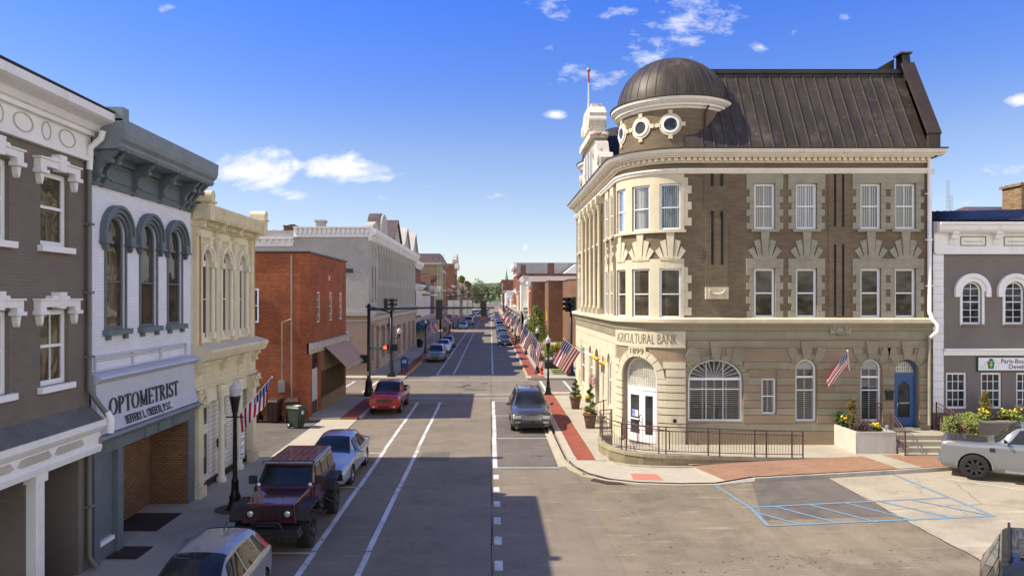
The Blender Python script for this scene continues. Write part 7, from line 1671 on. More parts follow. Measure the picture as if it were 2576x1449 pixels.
T = thing('flower_basket', 'small green and orange flag decoration at the bank side entrance', 'flowers', (5.5, 37.9, 1.3)); b = MB(); b.tube([(5.5, 37.9, .5), (5.42, 37.9, 1.5)], .01, 5); b.build('stick', 'wood_brown', T); b = MB(); b.cur = 0; b.q([(5.42, 37.9, 1.5), (5.42, 37.9, 1.3), (5.2, 37.8, 1.22), (5.2, 37.8, 1.42)]); b.cur = 1; b.q([(5.2, 37.8, 1.22), (5.2, 37.8, 1.42), (5.0, 37.9, 1.3), (5.02, 37.9, 1.1)]); b.build('pennant', ['irish_green', 'irish_orange'], T)
def conifer(label, x, y, z0, h, r, m='leaf_gold', seed=1):
    rnd = random.Random(seed); T = thing('conifer_shrub', label, 'shrub', (x, y, z0)); b = MB(); b.tube([(x, y, z0), (x, y, z0 + h * .9)], .03, 6); b.build('stem', 'bark', T); b = MB()
    for i in range(26): t = i / 25; rr = r * (1 - abs(t - .3) ** 1.5 * 1.5); a = rnd.uniform(0, 6.28); leafy(b, (x + r * .35 * math.cos(a), y + r * .35 * math.sin(a), z0 + .1 + h * .92 * t), max(.05, rr * .75), 70, .038, rnd, 1.1)
    b.build('foliage', m, T, recalc=False)
conifer('upright golden conifer in the square white planter', 15.35, 30.4, .93, 1.3, .24, 'leaf_gold', 4)
conifer('upright golden conifer in the raised grey bed at right', 21.25, 30.7, 1.3, 1.2, .30, 'leaf_gold', 5)
def shrub(label, x, y, z0, rx, h, m, n=900, s=.05, seed=1, flowers=None, name='shrub', droop=False):
    rnd = random.Random(seed); T = thing(name, label, 'shrub' if name == 'shrub' else 'flowers', (x, y, z0)); b = MB()
    for k in range(9): a = rnd.uniform(0, 6.28); b.tube([(x, y, z0), (x + rx * .7 * math.cos(a), y + rx * .5 * math.sin(a), z0 + h * rnd.uniform(.5, .95))], [.018, .006], 4, False)
    b.build('stems', 'bark', T); b = MB()
    for k in range(12): a = rnd.uniform(0, 6.28); q_ = rnd.uniform(.1, .75); leafy(b, (x + rx * q_ * math.cos(a), y + rx * .7 * q_ * math.sin(a), z0 + h * rnd.uniform(.25, .75)), rx * rnd.uniform(.25, .45), n // 12, s, rnd, .8)
    b.build('foliage', m, T, recalc=False)
    if flowers:
        b = MB()
        for k in range(flowers): a = rnd.uniform(0, 6.28); b.ball((x + rx * rnd.uniform(0, .9) * math.cos(a), y - rx * .5 * abs(math.sin(a)), z0 + h * rnd.uniform(.6, 1.1)), .045, 6, 4)
        b.build('flowers', 'flower_yellow', T)
shrub('brown twiggy shrub spilling over the front of the square white planter', 15.5, 29.75, .93, .52, .5, 'leaf_dry', 1300, .03, 3)
shrub('yellow daffodils at the front right of the square white planter', 15.98, 29.6, .93, .26, .38, 'leaf_green', 260, .06, 4, 16, 'daffodils')
shrub('yellow daffodils at the back left of the square white planter', 15.1, 30.6, .93, .22, .5, 'leaf_green', 260, .06, 6, 8, 'daffodils')
shrub('dark green spiky plant behind the daffodils in the square white planter', 15.15, 30.95, .93, .3, .75, 'leaf_green', 300, .08, 8)
shrub('bright leafy green shrub hiding the handrail right of the steps', 19.6, 29.75, .25, .82, 1.55, 'leaf_spring', 2600, .055, 9)
shrub('leafy green shrub trailing over the left end of the raised grey bed', 20.15, 30.3, 1.15, .55, .55, 'leaf_spring', 1000, .05, 10)
shrub('yellow daffodils left of the golden conifer in the raised grey bed', 20.85, 30.25, 1.3, .42, .5, 'leaf_spring', 500, .07, 11, 8, 'daffodils')
shrub('yellow daffodils right of the golden conifer in the raised grey bed', 22.0, 30.3, 1.3, .55, .5, 'leaf_spring', 600, .07, 12, 10, 'daffodils')
shrub('brown bare shrub at the right end of the raised grey bed', 23.0, 30.5, 1.3, .6, .7, 'leaf_dry', 1200, .035, 13)
T = thing('planter_box', 'low dark planter holding a yellow green bush beyond the crossing', 'planter', (5.9, 66, 0)); b = MB(); b.bx(4.9, 7.0, 64.6, 67.4, .1, .75); b.build('box', 'dark_storefront', T)
shrub('large yellow green bush beyond the crossing on the right', 5.8, 66, .7, 1.25, 2.0, 'leaf_yellow', 4200, .075, 14)
shrub('low yellow green bush left of the large one', 4.75, 68.5, .3, .6, 1.2, 'leaf_yellow', 900, .08, 15)
T = thing('barrel_planter', 'wooden tub of dry plants on the corner by the second crossing', 'planter', (-8.6, 138, .1)); b = MB(); b.lathe([(.45, 0), (.55, .5), (.5, .9), (.001, .9)], (-8.6, 136.3, .1), 12); b.build('tub', 'chimney_brick', T)
b = MB(); b.lathe([(.09, 1.3), (.10, 1.31)], (16.25, 29.5, 0), 4); T = thing('yard_sign', 'small round blue notice standing in the square white planter', 'sign', (16.3, 29.5, 1)); b = MB(); b.disc(Fr((0, 29.5), (1, 0), (0, -1)), 16.33, 1.22, .11, 0, 16); b.tube([(16.33, 29.52, .9), (16.33, 29.52, 1.2)], .01, 4); b.build('notice_board', 'sign_black', T)
b = MB(); b.disc(Fr((0, 29.5), (1, 0), (0, -1)), 16.33, 1.22, .085, .004, 16); o = b.build('notice_face', 'lamp_glass', T)
# outdoor cafe arch and street clutter on the right pavement
T = thing('entrance_canopy', 'curved white framed canopy over a doorway behind the young tree', 'awning', (5.6, 88, 0)); b = MB(); b.tube([(5.5, 118, 0.1), (5.5, 118, 2.3), (5.6, 118, 2.8), (6.0, 118, 3.0), (6.4, 118, 3.0)], .06, 8); b.tube([(5.5, 116, 0.1), (5.5, 116, 2.3), (5.6, 116, 2.8), (6.0, 116, 3.0), (6.4, 116, 3.0)], .06, 8); b.build('frame', 'white_frame', T)
# ================================================================== vehicles
def pchip(xs, ys):
    n = len(xs); h = [xs[i + 1] - xs[i] for i in range(n - 1)]; d = [(ys[i + 1] - ys[i]) / h[i] for i in range(n - 1)]; m = [0.] * n; m[0], m[-1] = d[0], d[-1]
    for i in range(1, n - 1):
        if d[i - 1] * d[i] > 0: w1, w2 = 2 * h[i] + h[i - 1], h[i] + 2 * h[i - 1]; m[i] = (w1 + w2) / (w1 / d[i - 1] + w2 / d[i])
    def f(x):
        x = min(max(x, xs[0]), xs[-1]); i = 0
        while i < n - 2 and x > xs[i + 1]: i += 1
        t = (x - xs[i]) / h[i]; t2, t3 = t * t, t * t * t
        return (2 * t3 - 3 * t2 + 1) * ys[i] + (t3 - 2 * t2 + t) * h[i] * m[i] + (-2 * t3 + 3 * t2) * ys[i + 1] + (t3 - t2) * h[i] * m[i + 1]
    return f
class Body:
    """x: 0 front .. L rear; stations (x, zb, W, zsh, zt, wt, z7, z8)"""
    def __init__(s, st):
        s.L = st[-1][0]; xs = [a[0] for a in st]; s.f = [pchip(xs, [a[k] for a in st]) for k in range(1, 8)]
    def P(s, x, t, side=1, off=0.):
        zb, W, zsh, zt, wt, z7, z8 = [f(x) for f in s.f]
        pts = [(0, zb), (W * .86, zb), (W * .975, zb + .13), (W, (zb + zsh) * .5 + .04), (W * .985, zsh - .03), (min(W * .95, W - .02), zsh + .015), (wt, zt - .045), (wt * .86, z7), (0, z8)]
        i = min(int(t), 7); k = t - i; p0 = pts[max(i - 1, 0)]; p1, p2 = pts[i], pts[i + 1]; p3 = pts[min(i + 2, 8)]
        if i in (2, 3): y = .5 * ((2 * p1[0]) + (-p0[0] + p2[0]) * k + (2 * p0[0] - 5 * p1[0] + 4 * p2[0] - p3[0]) * k * k + (-p0[0] + 3 * p1[0] - 3 * p2[0] + p3[0]) * k ** 3)
        else: y = p1[0] + (p2[0] - p1[0]) * k
        if i == 7 and abs(z7 - z8) < .2: z = z7 + (z8 - z7) * math.sin(k * math.pi / 2)
        else: z = p1[1] + (p2[1] - p1[1]) * k
        if off:
            e = .02; a = Vector(s.P(x, t, 1)); bx_ = Vector(s.P(min(x + e, s.L), t, 1)) - Vector(s.P(max(x - e, 0), t, 1)); bt = Vector(s.P(x, min(t + e, 8), 1)) - Vector(s.P(x, max(t - e, 0), 1)); n = bt.cross(bx_).normalized()
            if (n.x if t < 6 else n.z) < 0: n = -n
            q = a + n * off; return (q.x * side, q.y, q.z)
        return (y * side, x, z)
    def mesh(s, nx=46, nt=4):
        b = MB(); rows = []; ts = [i / nt for i in range(8 * nt + 1)]; n = nx
        X_ = sorted(set([round(s.L * (.5 - .5 * math.cos(math.pi * i / n)) * .35 + s.L * i / n * .65, 4) for i in range(n + 1)]))
        for x in X_: rows.append([s.P(x, t, 1) for t in ts] + [s.P(x, t, -1) for t in ts[-2:0:-1]])
        b.grid(rows, True, closed_u=True); b.q(rows[0]); b.q(rows[-1]); return b
    def patch(s, b, x0, x1, t0, t1, off=.006, side=1, nx=8, nt=5, slope=0, slope2=0, both=False):
        rows = []
        for i in range(nx + 1):
            r = []
            for j in range(nt + 1):
                v = j / nt; t = t0 + (t1 - t0) * v; xa = x0 + slope * v; xb = x1 + slope2 * v; r.append(s.P(xa + (xb - xa) * i / nx, t, side, off))
            rows.append(r)
        if both:
            for r, i in zip(rows, range(nx + 1)): r += [(-p[0], p[1], p[2]) for p in r[::-1][1 if abs(r[-1][0]) < 1e-4 else 0:]]
        b.grid(rows, True); return b
def wheel(parent, x, y, r, wd, side, rimm='rim', spokes=5, rr=.66):
    b = MB(); b.lathe([(r * .6, -wd / 2), (r * .93, -wd / 2), (r, -wd / 2 + .03), (r, wd / 2 - .03), (r * .93, wd / 2), (r * .6, wd / 2)], (x, y, r), 24, 'x')
    t = b.build('tyre', 'tyre', parent)
    b = MB(); k = side * wd / 2; b.lathe([(r * rr, k * .98), (r * (rr - .06), k * .80), (r * (rr - .06), k * .3), (.001, k * .3)], (x, y, r), 20, 'x'); b.lathe([(.001, k * .95), (.055, k * .92), (.06, k * .6)], (x, y, r), 10, 'x')
    for i in range(spokes):
        a = 2 * math.pi * i / spokes + .3; d = Vector((0, math.cos(a), math.sin(a))); e = Vector((0, -math.sin(a), math.cos(a))); c = Vector((x + k * .82, y, r)); ww = r * .085
        p = [c + d * .04 - e * ww * 1.3, c + d * .04 + e * ww * 1.3, c + d * r * (rr - .05) + e * ww, c + d * r * (rr - .05) - e * ww]; o = Vector((k * .14, 0, 0)); b.hexa([q - o for q in p] + [q + o for q in p])
    b.build('rim', rimm, t)
    return t
def cut_wheels(o, ws, depth=.34, W=.92):
    """carve the wheel arches out of the closed body"""
    b = MB()
    for y, z, r in ws:
        for s in (-1, 1): b.lathe([(.001, -.4), (r, -.4), (r, .4), (.001, .4)], (s * (W + .4 - depth), y, z), 28, 'x')
    c = b.build('cutter', 'plastic_black', None); o.data.materials.append(M['plastic_black'])
    md = o.modifiers.new('b', 'BOOLEAN'); md.operation = 'DIFFERENCE'; md.object = c; md.solver = 'EXACT'
    dg = bpy.context.evaluated_depsgraph_get(); me = bpy.data.meshes.new_from_object(o.evaluated_get(dg)); o.modifiers.clear(); old = o.data; o.data = me; bpy.data.meshes.remove(old); cm = c.data; bpy.data.objects.remove(c); bpy.data.meshes.remove(cm)
    me.set_sharp_from_angle(angle=R(38))
def mirror(B, T, x, z, w_, m):
    for s in (-1, 1):
        b = MB(); y0 = w_ * s; b.lathe([(.001, -.09), (.05, -.08), (.075, -.03), (.075, .04), (.055, .08), (.001, .09)], (0, 0, 0), 10, 'x'); b.xf(Matrix.Translation((y0 + s * .12, x, z)) @ Matrix.Diagonal((1.15, .75, 1.0, 1))); b.tube([(y0 - s * .06, x + .06, z - .06), (y0 + s * .06, x, z - .02)], .025, 6); b.build('mirror', m, T)
def sedan(name, label, st, axles, wr, paint_, cow, rf, rr_, rg, sidew, lod=0, grille=None, doors=(), rim='rim', spokes=5, hl=None, roofrack=False, suv=False, tail=None, mats=None, wz=.0):
    T = thing(name, label, 'car', (0, 0, 0), world=False); B = Body(st); L = B.L; Wm = max(a[2] for a in st)
    bo = B.mesh(46 if not lod else 30, 4 if not lod else 2).build('body', paint_, T, recalc=True); cut_wheels(bo, [(a, wr, wr + .055) for a in axles], .30, Wm)
    b = MB(); B.patch(b, cow, rf, 6.12, 8, .012, nx=8, nt=5, both=True); b.build('windscreen', 'car_glass', T)
    b = MB(); B.patch(b, rr_, rg, 6.15, 8, .012, nx=8, nt=5, both=True); b.build('rear_window', 'car_glass', T)
    for s in (1, -1):
        for (a, c, s1, s2) in sidew:
            b = MB(); B.patch(b, a, c, 5.10, 5.88, .010, s, 6, 3, s1, s2); b.build('side_window', 'car_glass', T)
        if not lod:
            for (a, c) in doors:
                b = MB(); B.patch(b, a, c, 2.3, 4.97, .005, s, 8, 8); d = b.build('door', paint_, T, recalc=False)
                b = MB(); B.patch(b, c - .30, c - .10, 4.02, 4.22, .025, s, 3, 2); b.build('door_handle', 'chrome' if suv else paint_, d)
    for a in axles:
        for s in (1, -1): wheel(T, s * (Wm - .125), a, wr, .22, s, rim, spokes)
    h = hl or (.04, .40, 4.55, 5.7)
    for s in (1, -1):
        if not suv: b = MB(); B.patch(b, h[0], h[1], h[2], h[3], .010, s, 5, 4); b.build('headlight', 'headlight', T)
        b = MB(); q = tail or (L - .35, L - .02, 4.2, 5.4); B.patch(b, q[0], q[1], q[2], q[3], .008, s, 4, 3); b.build('tail_light', 'tail_red', T)
    z0, z1, hw, m_ = grille or (.42, .62, .42, 'grille_dark')
    b = MB(); b.bx(-hw, hw, -.012, .06, z0, z1); g = b.build('grille', m_, T, bevel=.01)
    b = MB()
    for k in range(3): z = z0 + (z1 - z0) * (k + .5) / 3; b.bx(-hw + .02, hw - .02, -.022, -.012, z - .008, z + .008)
    b.build('grille_bars', 'chrome', g)
    b = MB(); b.bx(-.15, .15, -.03, 0, z0 - .17, z0 - .05); b.build('number_plate', 'plate_white' if not suv else 'grille_dark', T)
    zb = st[2][1]; b = MB(); b.bx(-hw * 1.3, hw * 1.3, -.008, .1, zb + .03, z0 - .19 if z0 - .19 > zb + .05 else zb + .08); b.build('lower_intake', 'plastic_black', T)
    if suv:
        for s in (1, -1):
            b = MB(); pt = [(.50, -.020), (.78, -.012), (.865, .01), (.925, .10)]
            for (xa, ya), (xb, yb) in zip(pt, pt[1:]): b.hexa([(s * xa, ya, .70), (s * xb, yb, .71), (s * xb, yb + .04, .71), (s * xa, ya + .04, .70), (s * xa, ya, .84), (s * xb, yb, .86), (s * xb, yb + .04, .86), (s * xa, ya + .04, .84)])
            b.build('headlight', 'headlight', T)
            b = MB(); b.bx(min(s * .55, s * .80), max(s * .55, s * .80), -.018, .03, .50, .57); b.build('fog_light', 'chrome', T)
    mirror(B, T, cow + .28, st[4][3] + .16, Wm - .02, paint_)
    if roofrack:
        for s in (1, -1): b = MB(); zr = max(a[4] for a in st) + .03; b.tube([(s * .56, rf + .1, zr - .06), (s * .56, rf + .25, zr + .01), (s * .56, rr_ - .2, zr + .01), (s * .56, rr_ - .05, zr - .06)], .022, 6); b.build('roof_rail', 'plastic_black', T)
    return T
# station columns: x, underside, half width, shoulder, top edge, top half width, z7, z8
def S(*r): return [a if len(a) == 8 else (a + (a[4], a[4] + .025) if len(a) == 6 else a) for a in r]
SED = S((0, .30, .66, .56, .62, .50), (.06, .24, .78, .62, .70, .58), (.30, .20, .87, .70, .80, .66), (.9, .18, .91, .80, .90, .70), (1.45, .18, .92, .87, .97, .70), (1.62, .18, .92, .89, 1.0, .69), (2.35, .18, .92, .91, 1.40, .56), (3.0, .18, .92, .92, 1.455, .575), (3.7, .18, .92, .93, 1.40, .55), (4.42, .19, .91, .94, 1.08, .60), (4.62, .20, .90, .93, 1.03, .64), (4.95, .26, .84, .88, .98, .62), (5.02, .34, .76, .80, .90, .56))
SUVS = S((0, .36, .84, .80, .90, .70), (.05, .29, .91, .86, .97, .75), (.25, .25, .965, .93, 1.05, .79), (.8, .24, .99, .99, 1.12, .81), (1.30, .24, 1.0, 1.03, 1.15, .80), (1.45, .24, 1.0, 1.05, 1.17, .79), (2.15, .24, 1.0, 1.07, 1.72, .64), (2.8, .24, 1.0, 1.08, 1.80, .66), (4.2, .25, 1.0, 1.10, 1.78, .66), (4.6, .26, .99, 1.10, 1.70, .64), (4.9, .30, .96, 1.08, 1.16, .74), (4.99, .40, .90, 1.0, 1.08, .70))
HAT = S((0, .28, .62, .55, .62, .46), (.06, .22, .76, .62, .72, .56), (.28, .19, .84, .72, .84, .62), (.8, .18, .87, .84, .95, .66), (1.15, .18, .88, .90, 1.02, .67), (1.28, .18, .88, .92, 1.05, .66), (2.05, .18, .88, .94, 1.46, .54), (2.7, .18, .88, .96, 1.52, .55), (3.5, .19, .87, .99, 1.48, .53), (3.78, .21, .86, 1.0, 1.42, .52), (4.05, .26, .82, .98, 1.06, .60), (4.12, .36, .76, .88, .96, .56))
imp = sedan('parked_sedan', 'silver four door sedan parked behind the maroon off-road car', SED, (1.02, 3.84), .33, 'paint_blue_silver', 1.50, 2.36, 3.68, 4.40, [(1.86, 2.66, .34, 0), (2.74, 3.44, 0, -.04), (3.50, 3.86, 0, -.14)], doors=((1.55, 2.68), (2.72, 3.62)), hl=(.08, .52, 4.62, 5.75), grille=(.50, .60, .40, 'grille_dark'))
imp.location = (-5.72, 24.0, .01)
suv = sedan('parked_suv', 'dark grey luxury SUV parked on the right with bright mesh grille', SUVS, (.92, 3.84), .385, 'paint_grey', 1.42, 2.18, 4.56, 4.88, [(1.78, 2.66, .34, 0), (2.74, 3.72, 0, 0), (3.80, 4.50, 0, -.12)], doors=((1.55, 2.68), (2.72, 3.78)), suv=True, hl=(.02, .34, 4.35, 5.25), grille=(.64, .85, .46, 'chrome'), spokes=10, roofrack=True)
b = MB()
for i in range(14):
    for k in range(3): b.disc(Fr((0, -.024), (1, 0), (0, -1)), -.40 + i * .061, .70 + k * .06, .022, .002, 6)
b.build('grille_mesh', 'grille_dark', suv); b = MB(); b.bx(-.62, .62, -.012, .05, .40, .50); b.build('bumper_slot', 'plastic_black', suv)
suv.location = (1.98, 34.35, .01)
hat = sedan('parked_hatchback', 'silver hatchback parked nearest the camera at the bottom left', HAT, (.84, 3.42), .32, 'paint_silver', 1.15, 2.08, 3.66, 4.02, [(1.52, 2.38, .34, 0), (2.46, 3.24, 0, -.05), (3.30, 3.60, 0, -.12)], doors=((1.2, 2.42), (2.46, 3.40)), tail=(3.62, 3.98, 5.05, 5.8))
hat.location = (-5.72, 12.0, .01)
b = MB(); b.tube([(0, 3.35, 1.53), (0, 3.52, 1.66)], .012, 5); b.build('antenna', 'plastic_black', hat)
# ---- pickup trucks (loft cab and bed)
def pickup(name, label, st, axles, wr, paint_, cow, rf, sidew, bed, grille, hl, rim='rim', spokes=6, wd=.24, flare=False, bedm='plastic_black', glass_rear=True):
    T = thing(name, label, 'pickup truck', (0, 0, 0), world=False); B = Body(st); L = B.L; Wm = max(a[2] for a in st)
    bo = B.mesh(60, 4).build('body', paint_, T); cut_wheels(bo, [(a, wr, wr + .07) for a in axles], .34, Wm)
    b = MB(); B.patch(b, cow, rf, 6.12, 8, .012, nx=8, nt=5, both=True); b.build('windscreen', 'car_glass', T)
    for s in (1, -1):
        for (a, c, s1, s2) in sidew: b = MB(); B.patch(b, a, c, 5.10, 5.88, .010, s, 6, 3, s1, s2); b.build('side_window', 'car_glass', T)
        for i, (a, c, _, _) in enumerate(sidew):
            b = MB(); B.patch(b, a - .12 if i == 0 else a - .03, c + .05, 2.3, 4.97, .005, s, 8, 8); d = b.build('door', paint_, T, recalc=False); b = MB(); B.patch(b, c - .28, c - .06, 4.0, 4.2, .025, s, 3, 2); b.build('door_handle', 'plastic_black' if wr > .4 else paint_, d)
        b = MB(); B.patch(b, *hl, .010, s, 5, 4); b.build('headlight', 'headlight', T)
        b = MB(); B.patch(b, hl[1] - .02, hl[1] + .10, hl[2] - .1, hl[2] + .5, .012, s, 3, 3); b.build('side_marker', 'amber', T)
        b = MB(); B.patch(b, L - .14, L - .01, 3.2, 4.8, .008, s, 3, 3); b.build('tail_light', 'tail_red', T)
    for a in axles:
        for s in (1, -1):
            wheel(T, s * (Wm - .12), a, wr, wd, s, rim, spokes)
            if flare: b = MB(); b.ring(Fr((s * (Wm - .01), 0), (0, 1), (s, 0)), a, wr, wr + .06, wr + .13, -.02, .035, 0, 180, 14); b.build('wheel_arch_trim', paint_, T)
    z0, z1, hw = grille; b = MB(); b.bx(-hw, hw, -.015, .05, z0, z1); g = b.build('grille', 'grille_dark', T, bevel=.01)
    b = MB(); b.bx(-hw, hw, -.03, -.015, (z0 + z1) / 2 - .02, (z0 + z1) / 2 + .02); b.build('grille_bar', paint_, g); b = MB(); b.disc(Fr((0, -.03), (1, 0), (0, -1)), 0, (z0 + z1) / 2, .08, .004, 14, .5); b.build('oval_badge', 'sign_black', g)
    b = MB(); b.bx(-hw * 1.7, hw * 1.7, -.10, .12, z0 - .30, z0 - .10); b.build('bumper', paint_, T, bevel=.03); b = MB(); b.bx(-.3, .3, -.105, -.1, z0 - .26, z0 - .16); b.build('bumper_slot', 'plastic_black', T)
    for s in (1, -1): b = MB(); b.disc(Fr((0, -.105), (1, 0), (0, -1)), s * hw * 1.35, z0 - .21, .055, .0, 10); b.build('fog_light', 'headlight', T)
    y0, y1, zf, zr, w_ = bed
    b = MB(); b.bx(-w_, w_, y0, y1, zf, zf + .01); b.bx(-w_, -w_ + .02, y0, y1, zf, zr); b.bx(w_ - .02, w_, y0, y1, zf, zr); b.bx(-w_ + .02, w_ - .02, y0, y0 + .02, zf, zr); b.bx(-w_ + .02, w_ - .02, y1 - .02, y1, zf, zr); b.build('bed_liner', bedm, T)
    mirror(B, T, cow + .30, st[4][3] + .2, Wm, 'plastic_black'); return T
def PK(L1, W, hz, rz, rail, x):
    """x = list of key x positions: cowl, windscreen base, roof front, roof rear, cab end, bed start, end"""
    c0, c1, r0, r1, ce, bs, e = x; f = rail - .45
    return S((0, .42, W * .93, hz - .14, hz - .07, W * .82), (.05, .36, W * .97, hz - .09, hz - .01, W * .85), (.25, .34, W * .99, hz - .05, hz + .03, W * .86), (c0 * .6, .33, W, hz - .05, hz + .03, W * .84), (c0, .33, W, hz - .02, hz + .07, W * .84), (c1, .33, W, hz, hz + .10, W * .82), (r0, .33, W, hz + .01, rz - .03, W * .76), ((r0 + r1) / 2, .33, W, hz + .02, rz, W * .77), (r1, .33, W, hz + .02, rz - .03, W * .76), (ce, .33, W, rail - .05, rail + .06, W * .86),
             (bs, .34, W, rail - .05, rail + .02, W * .93, rail - .02, f), (bs + .2, .34, W, rail - .05, rail + .02, W * .93, rail - .42, f), (e - .12, .36, W, rail - .05, rail + .02, W * .93, rail - .42, f), (e - .05, .38, W, rail - .05, rail + .02, W * .92, rail - .02, rail - .02), (e, .42, W * .97, rail - .08, rail, W * .9, rail - .03, rail - .03))
rg = pickup('parked_pickup', 'bright red compact pickup parked by the corner brick shop', PK(0, .87, 1.05, 1.66, 1.12, (1.30, 1.42, 1.96, 3.04, 3.12, 3.17, 5.1)), (.90, 4.0), .35, 'paint_red', 1.40, 1.97, [(1.66, 2.46, .28, 0), (2.54, 3.0, 0, -.01)], (3.26, 5.0, .68, 1.10, .78), (.70, .90, .42), (.02, .28, 4.3, 5.3), glass_rear=True)
rg.location = (-5.9, 39.6, .01)
fp = pickup('parked_pickup', 'silver full size pickup with black alloy wheels parked at the right edge', PK(0, 1.0, 1.32, 2.02, 1.42, (1.50, 1.64, 2.34, 4.16, 4.26, 4.32, 5.9)), (1.02, 4.75), .455, 'paint_pickup', 1.61, 2.36, [(1.98, 3.02, .36, 0), (3.12, 4.08, 0, -.03)], (4.4, 5.8, .95, 1.40, .9), (.82, 1.12, .50), (.04, .36, 4.35, 5.25), 'rim_black', 8, .30, True)
fp.location = (17.05, 27.0, 0); fp.rotation_euler = (0, 0, R(-124.8))
b = MB(); b.bx(.9, 1.14, 1.9, 4.3, .42, .48); b.build('running_board', 'rim', fp); b = MB(); b.bx(.99, 1.012, 1.46, 1.62, 1.06, 1.20); b.build('fender_badge', 'plastic_black', fp)
b = MB(); FB = Body(PK(0, 1.0, 1.32, 2.02, 1.42, (1.50, 1.64, 2.34, 4.16, 4.26, 4.32, 5.9))); FB.patch(b, .14, 1.40, 6.5, 8, .012, both=True); b.build('bonnet_panel', 'paint_dark', fp)
